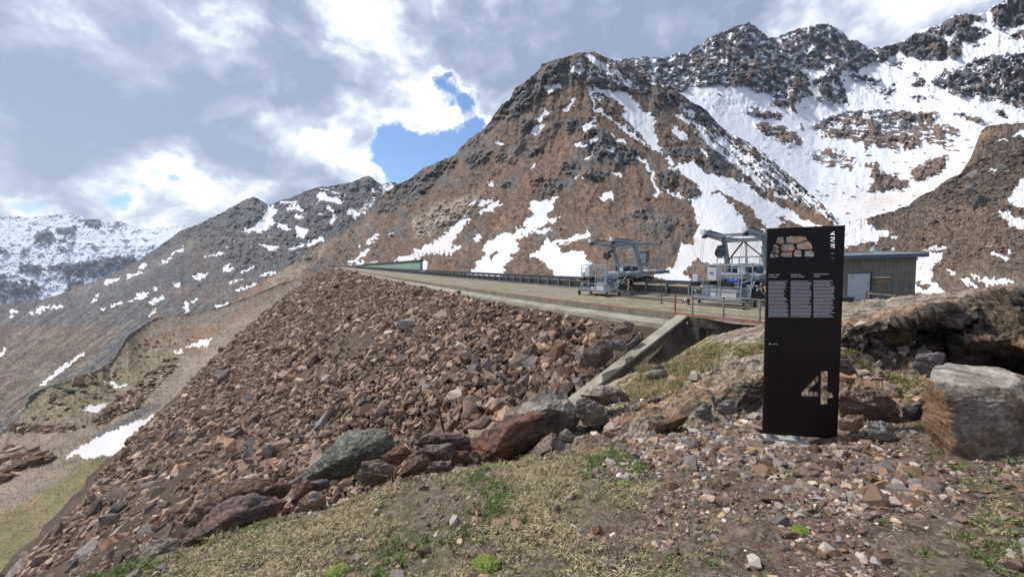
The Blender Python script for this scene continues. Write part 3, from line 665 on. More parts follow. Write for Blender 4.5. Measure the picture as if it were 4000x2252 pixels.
for p, w in ((ZL((1240,440),(1320,402)), 6), (ZL((990,545),(1050,520)), 6), (ZL((920,610),(1010,575)), 6), (ZL((760,650),(850,620)), 8), (ZL((1605,568),(1640,515)), 9), (ZL((1610,560),(1665,550)), 8), (ZL((790,820),(880,795)), 6), (ZL((1000,745),(1055,725)), 9), (ZL((1080,795),(1170,755)), 8),
             (ZL((1520,935),(1580,850),(1650,802)), [6, 20, 5]), (ZL((1570,820),(1600,870)), 12), (ZL((1580,990),(1660,945)), 8), (ZL((1700,705),(1770,690),(1845,662)), 7), (ZL((1880,600),(1970,575)), 6), (ZL((1335,800),(1345,860)), 13), (ZL((1300,1160),(1262,1150)), 12), (ZL((370,835),(440,820)), 8),
             (ZL((300,1385),(480,1240),(605,1160)), [10, 12, 4]), (ZL((0,1160),(40,1120)), 8), (ZL((1150,930),(1200,915)), 6), (ZL((1385,790),(1415,770)), 10), (ZL((1065,900),(1110,850)), 5), (ZL((1240,1150),(1300,1148)), 9), (ZL((660,790),(690,775)), 5), (ZL((710,843),(760,835)), 4), (ZL((930,780),(1050,757)), 4), (ZL((1100,700),(1130,690)), 6), (ZL((1735,575),(1835,535)), 5), (ZL((1640,655),(1740,625)), 4),
             (ZD((480,285),(580,300),(700,330)), 5), (ZD((200,405),(330,410)), 7), (ZD((260,460),(340,440),(380,480)), 12), (ZD((595,440),(650,480)), 8), (ZD((345,530),(375,530)), 12), (ZD((630,580),(660,510)), 10), (ZD((740,350),(738,400)), 4), (ZD((515,420),(545,340)), 4), (ZD((510,505),(545,500)), 5),(ZL((280,850),(310,830),(350,815)),[16,20,6]),(ZL((215,870),(260,862)),5),(ZL((85,862),(120,858)),9),(ZL((70,890),(95,888)),6),(ZL((690,748),(705,745)),5),(ZL((570,1380),(610,1378)),4)):
    snL.stroke(p, w, 1)
snL.blur(1)
brL = Map(0).poly(ZL((0,960),(600,940),(900,980),(700,1180),(300,1500),(0,1700)), .8).poly(ZL((1100,700),(1700,640),(1900,560),(1700,780),(1300,820)), .5).poly(ZL((1250,380),(1500,330),(1700,600),(1300,560)), .3).poly(ZL((1080,850),(1190,860),(1180,900),(1080,900)), .9).blur(10)
tnL = Map(0).poly(ZL((700,1380),(900,1150),(1000,960),(1400,900),(1900,700),(2000,560),(2000,900),(1300,1400)), .5).poly(ZL((500,700),(900,600),(1400,320),(1500,330),(1000,620),(500,760)), .35).blur(12)
def colL(px, py, n1, n2):
    b = np.clip(brL(px, py) + .18 + .3 * nz2(px, py, 100, 3), 0, 1); c = lerp3(SLATE, (.105, .078, .066), b)
    u_ = .8 * px - .6 * py; v_ = .6 * px + .8 * py; sk_ = fbm(np.stack([u_ / 170, v_ / 13, 0 * px], -1), 4, gain=.6) * sstep(1050, 1250, py)
    c = c * (1 + .45 * sk_)[..., None]; c = c * (1 - np.clip(sk_, 0, .5)[..., None]) + np.array((.15, .13, .095)) * np.clip(sk_, 0, .5)[..., None]
    t = np.clip(tnL(px, py) + .2 * nz2(px, py, 40, 4), 0, 1); c = c * (1 - t[..., None]) + np.array((.20, .175, .14)) * t[..., None]
    return c * (1 + .2 * nz2(px, py, 22, 12) + .05 * n2)[..., None]
mtL = terrain_mat("far_slope_rock", 5.0, bstr=.4)
relief("dark_mountain", [(-150, [(1820,85),(1600,150),(1380,350),(1200,950)]), (100, [(1620,100),(1480,190),(1320,420),(1170,1000)]), (300, [(1500,130),(1380,260),(1250,520),(1130,1200)]), (600, [(1300,260),(1200,480),(1080,850),(968,1600)]), (1000, [(1200,430),(1060,800),(900,1400),(768,2100)]), (1450, [(1020,800),(900,1200),(800,1700),(690,2300)]), (1680, [(900,1300),(800,1700),(740,2100),(700,2400)])],
       [(-150,1205),(0,1190),(100,1172),(180,1165),(240,1150),(285,1120),(330,1110),(400,1088),(480,1048),(545,1015),(620,962),(700,905),(780,873),(860,835),(920,802),(960,780),(988,768),(1008,775),(1030,790),(1050,801),(1060,796),(1100,780),(1150,765),(1210,742),(1260,728),(1300,725),(1350,718),(1400,700),(1435,687),(1455,695),(1480,716),(1495,722),(1515,712),(1540,710),(1555,722),(1600,705),(1680,680)],
       mtL, step=3.5, nt=260, rough=.085, jag=4, jagw=40, rib=(110, 1.0), relz=lambda x, y: np.clip(.75 - .4 * brL(x, y) - .3 * tnL(x, y) - .4 * snL(x, y) - .3 * sstep(950, 1150, y), .15, 1), colf=colL, snow=lambda x, y, a, b: (lambda q_: np.clip(q_ + nz2(x, y, 12, 31, 5) * np.where(q_ > .05, .3, 0), 0, 1))(wrp(snL, x, y, 9, 20, 4, 9)), fine=.30)

# --- far snow range
snF = Map(.86)
for p, v in (((240,380),(250,300),(330,270),(380,300),(400,350),(360,380)), .1), (((380,340),(570,360),(480,380)), .2), (((400,270),(540,230),(550,290),(500,330),(420,300)), .3), (((600,200),(720,190),(740,290),(640,260)), .3), (((740,210),(900,220),(920,270),(780,280)), .5), \
            (((140,540),(200,510),(300,540),(280,580),(150,575)), .02), (((320,540),(480,500),(600,500),(620,600),(560,610),(440,560),(340,565)), .15), (((600,500),(830,460),(960,460),(1010,490),(900,560),(780,560),(720,610),(640,600)), .05), (((0,640),(190,640),(290,690),(270,730),(140,740),(-60,760)), .08), \
            (((440,600),(500,590),(480,640)), .1), (((-60,410),(60,420),(50,450),(0,440)), .2), (((150,400),(200,410),(190,450)), .1), (((380,395),(500,420),(460,440)), .2), (((180,270),(300,210),(200,270)), .25), (((880,330),(940,340),(900,370)), .3), (((1090,290),(1180,290),(1100,305)), .3), (((620,370),(700,380),(680,400)), .1), (((1010,330),(1080,350),(1020,350)), .3), (((0,180),(120,185),(0,200)), .4), (((500,640),(620,620),(540,700),(480,700)), .3), (((0,590),(120,600),(0,625)), .3), (((520,170),(600,190),(560,200)), .4), (((930,250),(1050,280),(960,290)), .45),(((1080,390),(1100,380),(1090,420)),.3),(((0,700),(200,740),(400,720),(0,800)),.4):
    snF.poly(ZL(*p), v)
snF.blur(2)
def snowF(px, py, n1, n2):
    k = wrp(snF, px, py, 14, 22, 5, 7); return np.clip(k - .18 * n2 + nz2(px + .4 * py, py * 1.5, 18, 61, 5) * .36, 0, 1)
mtF = terrain_mat("far_range_rock", 14.0, snow_amp=.5, bstr=.35, snowcol=(.65, .69, .77))
relief("far_snow_mountain", [(-160, [(1300,3600),(1100,4300),(950,5000),(850,6200)]), (400, [(1260,3600),(1080,4300),(960,5000),(866,6200)]), (820, [(1160,3600),(1040,4300),(950,5200),(880,6500)])],
       [(-160,855),(0,847),(60,845),(130,848),(190,842),(245,838),(280,838),(320,846),(350,856),(385,858),(398,866),(430,862),(480,866),(505,878),(545,886),(575,892),(620,890),(660,888),(700,882),(735,880),(760,886),(820,880)],
       mtF, step=3.0, nt=170, rough=.06, jag=2.5, jagw=30, rib=(80, 1.0), colf=lambda x, y, a, b: np.array((.085, .095, .125)) * (1 + .2 * nz2(x, y, 20, 3))[..., None], snow=snowF, fine=.4, relz=lambda x, y: np.clip(1.2 - snF(x, y), .3, 1))
# ------------------------------------------------------------------ valley floor on the left
vs_snow = Map(0)
for p in (ZW((330,725),(500,600),(700,500),(900,420),(1040,365),(1080,368),(1030,460),(900,560),(830,600),(760,640),(640,655),(540,662),(525,632),(450,650),(380,690)), ZW((525,345),(600,310),(735,298),(660,350),(600,352)),
          ZL((1300,1110),(1400,1080),(1530,1045),(1500,1100),(1400,1115))):
    vs_snow.poly(p, 1)
for p, w in ((ZW((700,160),(760,163)), 7), (ZW((765,186),(840,178)), 8), (ZL((1260,1150),(1310,1148)), 10), (ZW((1060,120),(1080,122)), 5), (ZL((760,1372),(820,1368)), 8)):
    vs_snow.stroke(p, w, 1)
vs_snow.blur(1)
vs_grass = Map(0).poly(ZW((330,735),(440,680),(540,665),(780,630),(720,700),(650,860),(560,1060),(400,1220),(270,1300),(190,1500),(-200,1500),(-200,960),(0,960),(150,850),(230,770)), 1).poly(ZW((180,430),(420,410),(560,330),(800,200),(640,100),(450,110),(400,160),(250,240)), .45).poly(ZL((950,1230),(1200,1120),(1290,1180),(1150,1330),(900,1400),(700,1380)), .5).blur(7)
vs_road = Map(0).stroke([(1160,1122),(1100,1152),(1040,1185),(985,1225),(930,1270),(880,1310),(830,1370),(780,1430),(735,1490),(700,1545),(640,1600),(540,1660),(420,1720),(300,1790),(180,1860),(60,1920),(-100,1960)], [14,16,26,34,44,50,60,74,80,90,100,90,80,70,80,110,140], 1)
vs_road.poly(ZW((-200,560),(0,520),(350,470),(600,440),(640,470),(500,560),(360,640),(300,720),(200,800),(0,900),(-200,900),(-200,780),(0,780),(200,720),(320,650),(200,600),(0,560)), 1).blur(5)
vs_wet = Map(0).stroke(ZW((640,520),(870,410),(1000,320),(1050,310)), 24, 1).blur(4)
vs_rust = Map(0).stroke(ZL((1300,1130),(1600,1000),(1750,880),(1900,750),(2030,700)), 40, 1).stroke(ZL((1050,1090),(1300,1000),(1520,1000)), 40, .8).blur(6)
def colV(px, py, n1, n2):
    b = nz2(px, py, 70, 3); f = nz2(px, py, 16, 6)
    c = lerp3((.175, .135, .098), (.205, .18, .13), np.clip(.5 + b, 0, 1))
    c = c * (1 + .35 * f)[..., None]
    def over(c, col, a): return c * (1 - a[..., None]) + np.array(col) * a[..., None]
    c = over(c, (.20, .12, .07), np.clip(vs_rust(px, py) * .8, 0, 1))
    g = vs_grass(px, py)
    gc = lerp3((.205, .160, .085), (.160, .155, .070), np.clip(.45 + 1.0 * nz2(px, py, 90, 9) + .5 * nz2(px, py, 22, 19), 0, 1))
    c = c * (1 - np.clip(g + .15 * f * g, 0, 1)[..., None]) + gc * np.clip(g + .15 * f * g, 0, 1)[..., None]
    c = over(c, (.225, .180, .135), vs_road(px, py) * .9)
    c = over(c, (.10, .10, .11), vs_wet(px, py) * .8)
    yt_ = np.interp(px, [430, 500, 600, 760, 900, 1000, 1180], [1425, 1310, 1245, 1225, 1185, 1148, 1080])
    c = over(c, (.150, .120, .098), sstep(110, 10, py - yt_ + 30 * f) * sstep(430, 520, px) * .85)
    return c * .95
mtV = terrain_mat("valley_soil", 0.9, bstr=.5, contrast=(.72, 1.28), snow_amp=.35)
def vcol(px, lst): return (px, [(py, float(Pz(px, py, z)[1])) for py, z in lst])
relief("valley_ground", [vcol(-190, [(2330,-20.5),(2100,-21),(1900,-21.5),(1760,-22)]), vcol(0, [(2330,-20.5),(2100,-21),(1880,-21),(1700,-21.5)]), vcol(100, [(2330,-20.5),(2080,-21),(1800,-20.6),(1590,-19)]), vcol(250, [(2330,-20.5),(2040,-21),(1740,-20.2),(1495,-17)]),
        vcol(430, [(2330,-20.5),(2000,-21),(1700,-20.8),(1425,-17.4)]), vcol(500, [(2330,-20.5),(1950,-21),(1600,-20),(1310,-17)]), vcol(600, [(2330,-20.5),(1900,-21),(1550,-20.6),(1245,-18)]), vcol(760, [(2330,-20.5),(1850,-21),(1500,-20.6),(1225,-18)]),
        vcol(900, [(2330,-20.5),(1800,-21),(1420,-20.4),(1185,-16.5)]), vcol(1000, [(2330,-20.5),(1750,-21),(1350,-20),(1148,-15)]), vcol(1180, [(2330,-20.5),(1700,-21),(1280,-18),(1080,-11)])],
       [(-190,1770),(0,1700),(60,1640),(100,1592),(160,1530),(210,1505),(250,1492),(300,1470),(370,1450),(430,1425),(470,1360),(500,1310),(560,1270),(600,1245),(680,1228),(760,1225),(850,1200),(900,1185),(1000,1148),(1090,1110),(1180,1080)],
       mtV, step=3.0, nt=300, rough=.007, jag=1.5, jagw=40, rib=(100, .8), colf=colV, snow=lambda x, y, a, b: wrp(vs_snow, x, y, 9, 30, 5, 9), dirt=lambda x, y: .25 + 0 * x, fine=.4, grain=.12,
       relz=lambda x, y: np.clip(1 - .9 * vs_road(x, y) - .7 * vs_grass(x, y) * (y > 1700) - 1.2 * vs_snow(x, y), .01, 1), tpow=1.15, smooth_k=30)
# low ground closing the world behind and beneath everything
g0 = MB(); g0.box((0, 3000, -420), (16000, 7200, 40))
ogd = g0.build("ground", concrete("bedrock", (.12, .11, .10), False, .01)); tag(ogd, kind='structure')

# ------------------------------------------------------------------ dam
CZ = -3.07           # crest level
K_SLOPE = 0.50
def edge_pt(dl):
    px = 1250 + 4.5 * dl + .0055 * dl * dl
    Yd = -CZ * F_PX / dl
    return np.array([(px - 2000) / F_PX * Yd, Yd])
dls = np.concatenate([np.linspace(11.5, 40, 60)[:-1], np.linspace(40, 420, 160)])
EDGE = np.array([edge_pt(d) for d in dls])           # far -> near
seg = np.linalg.norm(np.diff(EDGE, axis=0), axis=1); arc = np.concatenate([[0], np.cumsum(seg)])
L_TOT = arc[-1]
def edge_at(s):
    s = np.atleast_1d(s).astype(float)
    x = np.interp(s, arc, EDGE[:, 0]); y = np.interp(s, arc, EDGE[:, 1])
    e = 0.5
    tx = np.interp(s + e, arc, EDGE[:, 0]) - np.interp(s - e, arc, EDGE[:, 0]); ty = np.interp(s + e, arc, EDGE[:, 1]) - np.interp(s - e, arc, EDGE[:, 1])
    L = np.hypot(tx, ty); tx, ty = tx / L, ty / L
    return np.stack([x, y], -1), np.stack([tx, ty], -1), np.stack([ty, -tx], -1)     # point, tangent (towards viewer), outward?
_p, _t, _nn = edge_at(L_TOT * .8)
OUTS = 1.0 if _nn[0] @ np.array([-1, -.5]) > 0 else -1.0
def crest(s, o, z=0.0):
    """point at arclength s, o metres outward (downstream) of the crest edge, z above crest level"""
    p, t, nn = edge_at(s); s_ = np.atleast_1d(s)
    q = p + nn * OUTS * np.reshape(o, (-1, 1)) * np.ones((len(s_), 1))
    return np.concatenate([q, np.full((len(q), 1), CZ) + np.reshape(z, (-1, 1))], 1)
def s_of_px(px, py):
    q = Pz(px, py, CZ)[:2]; dd = np.hypot(EDGE[:, 0] - q[0], EDGE[:, 1] - q[1]); return float(arc[dd.argmin()])
S_WALL = s_of_px(2650, 1228)        # where the wing wall meets the crest
S_END = L_TOT
def sweep(name, mat, prof, s0, s1, ds=1.0, parent=None, attrs=None, far=3.0, closed=False):
    ss = [s0]
    while ss[-1] < s1: ss.append(min(s1, ss[-1] + (far if s1 - ss[-1] > 90 else ds)))
    ss = np.array(ss); rows = []
    pr = list(prof) + ([prof[0]] if closed else [])
    for o, z in pr: rows.append(crest(ss, o, z))
    V = np.stack(rows); o = mesh_np(name, V, grid_faces(V.shape[0], V.shape[1]), mat, attrs, parent=parent)
    bm = bmesh.new(); bm.from_mesh(o.data); bmesh.ops.recalc_face_normals(bm, faces=bm.faces)
    if closed:
        bmesh.ops.holes_fill(bm, edges=[e for e in bm.edges if e.is_boundary])
    bm.to_mesh(o.data); bm.free()
    return o

def face_z(x, y):
    """rock face height at (x,y): needs the offset from the crest edge"""
    x = np.atleast_1d(x); y = np.atleast_1d(y)
    d2 = (x[:, None] - EDGE[None, :, 0]) ** 2 + (y[:, None] - EDGE[None, :, 1]) ** 2
    o = np.sqrt(d2.min(1)); return CZ - .62 - K_SLOPE * (o - 1.0)
# crest track gravel
def gravel_mat(name, base, base2, green=None, s=1.0, bstr=.5):
    m, k, b = newmat(name); co = objco(k)
    f = k.noise(co, 9 * s, 6, .75); c1 = k.noise(co, .5 * s, 6, .6)
    v = k.voronoi(co, 14 * s, out='Color')
    sv = k.node('ShaderNodeSeparateColor'); k.link(v, sv.inputs[0])
    c = k.mix(k.mr(c1, .35, .65), base, base2)
    c = k.mix(1.0, c, k.ramp(f, [(.3, .6), (.7, 1.45)]), 'MULTIPLY')
    c = k.mix(1.0, c, k.ramp(sv.outputs[0], [(0, .72), (1, 1.3)]), 'MULTIPLY')
    if green is not None:
        c = k.mix(k.math('MULTIPLY', k.mr(k.noise(co, .9 * s, 6, .7), .50, .66), k.attr('edge')), c, green)
    k.link(c, b.inputs['Base Color']); bump(k, b, k.math('ADD', f, sv.outputs[1]), bstr, .02)
    return m
mTrack = gravel_mat("track_gravel", (.255, .225, .165), (.20, .175, .125), (.14, .15, .055))
ss = [0.0]
while ss[-1] < S_END: ss.append(min(S_END, ss[-1] + (3 if ss[-1] < S_END - 100 else .5)))
ss = np.array(ss); offs = np.array([-12, -9, -7.45, -6, -4.5, -3, -2, -1.4, -.8, -.5, -.16])
V = np.stack([crest(ss, o, .02 + .03 * fbm(np.stack([ss * .5, ss * 0 + o, ss * 0], -1), 3)) for o in offs])
ed = np.stack([np.full(len(ss), v) for v in (0, 0, .4, .1, 0, .1, .7, 1, 1, .9, .5)])
tag(mesh_np("track", V, grid_faces(V.shape[0], V.shape[1]), mTrack, {'edge': ed.ravel()}, smooth=True), kind='structure')
# level yard continuing to the hut
yd = np.array([Pz(2860, 1260, CZ), crest(S_END, -.2)[0], [14.0, 9.0, CZ], [27, 14.0, CZ], [27, 27.5, CZ], crest(S_WALL - 30, -7.4)[0] + (9, -2, 0), crest(S_WALL - 30, -7.4)[0]])
me = bpy.data.meshes.new("yard_ground"); me.from_pydata([(a, b_, CZ - .03) for a, b_, _ in yd], [], [tuple(range(len(yd)))]); me.materials.append(mTrack)
yo = bpy.data.objects.new("yard_ground", me); COL.objects.link(yo); tag(yo, kind='structure')

mConc = concrete("weathered_concrete", (.24, .22, .18)); mConcL = concrete("pale_concrete_ledge", (.33, .305, .25), False, .8, .25); mConcD = concrete("dark_stained_concrete", (.105, .095, .082), True, .8, .5)
mRedSteel = metal_paint("rusty_red_paint", (.20, .066, .04), .75, 0, .4)
kerb = empty("dam_kerb", tuple(crest(S_WALL - 6, 0)[0])); KI = Matrix.Translation(-Vector(kerb.location))
tag(kerb, "long concrete kerb along the edge of the dam crest topped by a rust red steel strip", "kerb")
def adopt(o, par):
    """parent o, keeping the place its mesh was modelled in"""
    o.data.transform(Matrix.Translation(-par.location)); o.parent = par; return o
S_K = S_WALL - .1
adopt(sweep("kerb_stone", mConc, [(-.16, -.3), (-.16, .035), (0.0, .03), (.03, -.30)], 0, S_K), kerb)
adopt(sweep("ledge", mConcL, [(.03, -.295), (.95, -.40), (1.02, -.75), (.5, -1.0)], 0, S_K), kerb)
adopt(sweep("steel_strip", mRedSteel, [(-.15, .04), (-.15, .075), (-.03, .07), (-.01, .03)], 0, S_K), kerb)
kerb2 = empty("dam_kerb", tuple(crest(S_WALL + 2, 0)[0])); tag(kerb2, "short rust topped concrete kerb under the grey railing right of the wing wall", "kerb")
adopt(sweep("kerb_stone", mConc, [(-.16, -.3), (-.16, .035), (0.0, .03), (.02, -.02)], S_K + .02, S_END - 3), kerb2)
adopt(sweep("steel_strip", mRedSteel, [(-.15, .04), (-.15, .075), (-.03, .07), (-.01, .03)], S_K + .02, S_END - 3), kerb2)

# rock face of the dam: dark earth between the stones
def stone_mat(name, hues, s=1.0, vnoise=.5, bstr=.6):
    m, k, b = newmat(name); co = objco(k)
    geo = k.node('ShaderNodeNewGeometry'); oi = k.node('ShaderNodeObjectInfo')
    r = k.math('FRACT', k.math('ADD', k.math('ADD', geo.outputs['Random Per Island'], oi.outputs['Random']), .37))
    stops = [(i / len(hues), h) for i, h in enumerate(hues)]
    c = k.ramp(r, stops, 'CONSTANT')
    r2 = k.math('FRACT', k.math('MULTIPLY', r, 17.7))
    c = k.mix(1.0, c, k.ramp(r2, [(0, .50), (.6, 1.0), (1, 1.75)]), 'MULTIPLY')
    f = k.noise(co, 3.0 * s, 8, .72); g = k.noise(k.mapping(co, scale=(1, 1, 3)), 1.2 * s, 5, .6, 1.5)
    c = k.mix(1.0, c, k.ramp(f, [(.28, 1 - vnoise), (.72, 1 + vnoise)]), 'MULTIPLY')
    c = k.mix(k.mr(g, .55, .70, 0, .55), c, k.mix(1.0, c, (1.35, .95, .70), 'MULTIPLY'))
    k.link(c, b.inputs['Base Color']); bump(k, b, k.math('ADD', f, k.math('MULTIPLY', g, .6)), bstr, .08 / s)
    return m
HUES = [(0.228, 0.154, 0.109), (0.304, 0.215, 0.152), (0.183, 0.128, 0.093), (0.247, 0.182, 0.133), (0.253, 0.167, 0.113), (0.278, 0.201, 0.144), (0.177, 0.127, 0.094), (0.373, 0.274, 0.196), (0.216, 0.151, 0.111), (0.264, 0.204, 0.157), (0.247, 0.173, 0.121), (0.205, 0.146, 0.107)]
mStone = stone_mat("rubble_stone", HUES)
mFar = stone_mat("slope_block", [(.13, .095, .075), (.10, .095, .09), (.16, .12, .095), (.085, .07, .062), (.14, .13, .12), (.12, .085, .068)], .3)
mEarth = gravel_mat("rubble_earth", (.060, .042, .031), (.095, .067, .048), (.10, .10, .05), s=.6, bstr=.9)
fs = np.array(sorted(set(list(np.linspace(0, L_TOT - 110, 60)) + list(np.linspace(L_TOT - 110, S_WALL + .45, 260)))))
fo = np.concatenate([np.linspace(.9, 6, 30), np.linspace(6.4, 40, 90)])
rows = []
for o in fo:
    p = crest(fs, o, 0); p[:, 2] = CZ - .62 - K_SLOPE * (o - 1.0) + .22 * fbm(p * .35, 4) * min(1, (o - .9) / 1.5) + .5 * fbm(p * .06, 2) * min(1, (o - .9) / 12)
    rows.append(p)
V = np.stack(rows)
edv = np.repeat(np.clip(1.2 - (fo - .9) / 4.0, 0, 1)[:, None], len(fs), 1)
of = mesh_np("dam_slope", V, grid_faces(*V.shape[:2])[:, ::-1], mEarth, {'edge': edv.ravel()}, smooth=True); tag(of, kind='structure')

# --- stones
def make_protos(n, npts=(10, 16), flat=(.55, .9), seed=3):
    rs = np.random.RandomState(seed); out_ = []
    for i in range(n):
        bm = bmesh.new(); k = rs.randint(*npts)
        q = rs.normal(size=(k, 3)); q /= np.linalg.norm(q, axis=1)[:, None]; q = np.sign(q) * np.abs(q) ** .68 * rs.uniform(.75, 1.05, (k, 1))
        q *= (1.0, rs.uniform(.6, .95), rs.uniform(*flat)); q *= .55 / np.abs(q).max() * 1.0
        vs = [bm.verts.new(v) for v in q]
        r = bmesh.ops.convex_hull(bm, input=vs)
        bmesh.ops.delete(bm, geom=[v for v in bm.verts if not v.link_faces], context='VERTS')
        bmesh.ops.recalc_face_normals(bm, faces=bm.faces); bmesh.ops.triangulate(bm, faces=bm.faces)
        bm.verts.index_update()
        out_.append((np.array([v.co[:] for v in bm.verts]), np.array([[v.index for v in f.verts] for f in bm.faces]))); bm.free()
    return out_
PROTO = make_protos(18)
def rotmats(rs, n, tilt):
    """random yaw plus a limited tumble"""
    ya = rs.uniform(0, 2 * np.pi, n); ax = rs.normal(0, tilt, n); ay = rs.normal(0, tilt, n)
    cz, sz, cx, sx, cy, sy = np.cos(ya), np.sin(ya), np.cos(ax), np.sin(ax), np.cos(ay), np.sin(ay)
    Rz = np.zeros((n, 3, 3)); Rz[:, 0, 0] = cz; Rz[:, 0, 1] = -sz; Rz[:, 1, 0] = sz; Rz[:, 1, 1] = cz; Rz[:, 2, 2] = 1
    Rx = np.zeros((n, 3, 3)); Rx[:, 0, 0] = 1; Rx[:, 1, 1] = cx; Rx[:, 1, 2] = -sx; Rx[:, 2, 1] = sx; Rx[:, 2, 2] = cx
    Ry = np.zeros((n, 3, 3)); Ry[:, 1, 1] = 1; Ry[:, 0, 0] = cy; Ry[:, 0, 2] = sy; Ry[:, 2, 0] = -sy; Ry[:, 2, 2] = cy
    return Rx @ Ry @ Rz
def merge_stones(name, pos, size, R, pid, mat, protos=PROTO, smooth=False, attrs=None):
    Vs, Fs, As, base = [], [], [], 0
    for k, (v, f) in enumerate(protos):
        m = np.where(pid == k)[0]
        if not len(m): continue
        vv = np.einsum('nij,vj->nvi', R[m], v) * size[m, None, None] + pos[m, None, :]
        ff = f[None] + (np.arange(len(m)) * len(v))[:, None, None] + base
        Vs.append(vv.reshape(-1, 3)); Fs.append(ff.reshape(-1, 3)); base += len(m) * len(v)
        if attrs is not None: As.append(np.repeat(attrs[m], len(v), 0))
    if not Vs: return None
    at = {'tint': np.concatenate(As)} if attrs is not None else None
    return mesh_np(name, np.concatenate(Vs), np.concatenate(Fs), mat, at, smooth=smooth)
_pm = {}
def stone_objs(name, idx, pos, size, R, pid, mats, where, group, protos=PROTO, key='a'):
    """mats: [(colour word, material)]; where: function (px,py) -> phrase saying what the stone lies beside"""
    rr_ = np.random.RandomState(77)
    for i in idx:
        ci = int(rr_.randint(0, len(mats))); kk = (key, int(pid[i]), ci)
        if kk not in _pm: _pm[kk] = mesh_np(name, protos[pid[i]][0], protos[pid[i]][1], mats[ci][1], link=False)
        o = bpy.data.objects.new(name, _pm[kk]); COL.objects.link(o)
        M = Matrix(R[i].tolist()).to_4x4(); M.translation = Vector(pos[i]); o.matrix_world = M @ Matrix.Scale(float(size[i]), 4)
        ax_, ay_ = proj(pos[i]); ex_ = np.ptp(protos[pid[i]][0], 0); shp = "flat" if ex_[2] < .62 * max(ex_[:2]) else "blocky"
        tag(o, "%s %s stone %s" % (shp, mats[ci][0], where(float(ax_), float(ay_))), "stone", group)
def zone(lst, default):
    def f(x, y):
        for nm, poly in lst:
            if bool(inpoly(np.array([x]), np.array([y]), poly)[0]): return nm
        return default
    return f
rs = np.random.RandomState(5)
# crest coordinates of stones: denser near the viewer
P_, S_ = [], []
s = 0.0
bands = [(L_TOT - 420 if L_TOT > 420 else 0, L_TOT - 170, 1.1), (L_TOT - 170, L_TOT - 95, .55), (L_TOT - 95, L_TOT + 0, .31)]
for a, b_, sp in bands:
    na = int((b_ - a) / sp); no = int(37 / sp)
    A, O = np.meshgrid(np.arange(na), np.arange(no))
    A = a + (A + rs.uniform(0, 1, A.shape)) * sp; O = 1.2 + (O + rs.uniform(0, 1, O.shape)) * sp
    A = A.ravel(); O = O.ravel()
    S_.append(np.stack([A, O, np.full(len(A), sp)], 1))
A, O = np.meshgrid(np.arange(int(70 / .36)), np.arange(int(23 / .36))); A = L_TOT - 72 + (A + rs.uniform(0, 1, A.shape)) * .36; O = 14 + (O + rs.uniform(0, 1, O.shape)) * .36
S_.append(np.stack([A.ravel(), O.ravel(), np.full(A.size, .33)], 1))
q = np.concatenate(S_)
pp = crest(q[:, 0], q[:, 1], 0); pp[:, 2] = CZ - .62 - K_SLOPE * (q[:, 1] - 1.0)
pp[:, 2] += .22 * fbm(pp * .35, 4) * np.clip((q[:, 1] - .9) / 1.5, 0, 1)
px_, py_ = proj(pp); front = (pp @ FW) > 2
RUB = [(1180,1060),(1300,1050),(1500,1095),(1900,1160),(2200,1215),(2560,1270),(2640,1300),(2480,1420),(2230,1600),(2200,1700),(2000,1800),(1500,1900),(1200,2060),(760,2230),(600,2400),(-60,2330),(120,2160),(330,1960),(430,1800),(560,1680),(700,1560),(900,1330),(1100,1150)]
ok = front & inpoly(px_, py_, RUB)
# finer spoil near the ledge and to the right; thinner there
near_top = np.clip((q[:, 1] - 1.6) / 5.0, 0, 1); rightness = np.clip((px_ - 1850) / 650, 0, 1)
keep = rs.uniform(size=len(q)) < (1 - .55 * (1 - near_top) * rightness)
ok &= keep
# keep stones clear of the concrete wing wall
W0 = np.array(crest(S_WALL, .3)[0][:2])
ok &= ~((np.abs(q[:, 0] - S_WALL) < .9) | (q[:, 0] > S_WALL))
q, pp, px_, py_ = q[ok], pp[ok], px_[ok], py_[ok]; near_top = near_top[ok]; rightness = rightness[ok]
ns = len(q)
sz = q[:, 2] * rs.lognormal(.06, .42, ns) * 1.14
clump = fbm(pp * .22, 3); sz *= (1 + .5 * clump)
sz *= 1 - .45 * (1 - near_top) * rightness
sz = np.clip(sz, .18, 2.2)
# second, smaller filler layer
e = rs.uniform(size=ns) < .9
qf = pp[e] + rs.uniform(-.3, .3, (e.sum(), 3)) * (1, 1, .15); szf = sz[e] * rs.uniform(.3, .6, e.sum())
pos = np.concatenate([pp + np.stack([0 * sz, 0 * sz, sz * rs.uniform(-.05, .26, ns)], 1), qf + np.stack([0 * szf, 0 * szf, szf * .15], 1)])
size = np.concatenate([sz, szf]); nall = len(pos); pid = rs.randint(0, len(PROTO), nall)
tilt_y = rotmats(rs, nall, .50)
nrm = np.array([-.40, -.20, .9]); nrm /= np.linalg.norm(nrm)
ax_ = np.cross([0, 0, 1], nrm); an = math.asin(np.linalg.norm(ax_)); Rs = np.array(Matrix.Rotation(an, 3, Vector(ax_).normalized()))
Rall = np.einsum('ij,njk->nik', Rs, tilt_y)
pjx, pjy = proj(pos); dep = pos @ FW
vis = inpoly(pjx, pjy, RUB) & (pjx > 0) & (pjx < 4000) & (pjy < 2252)
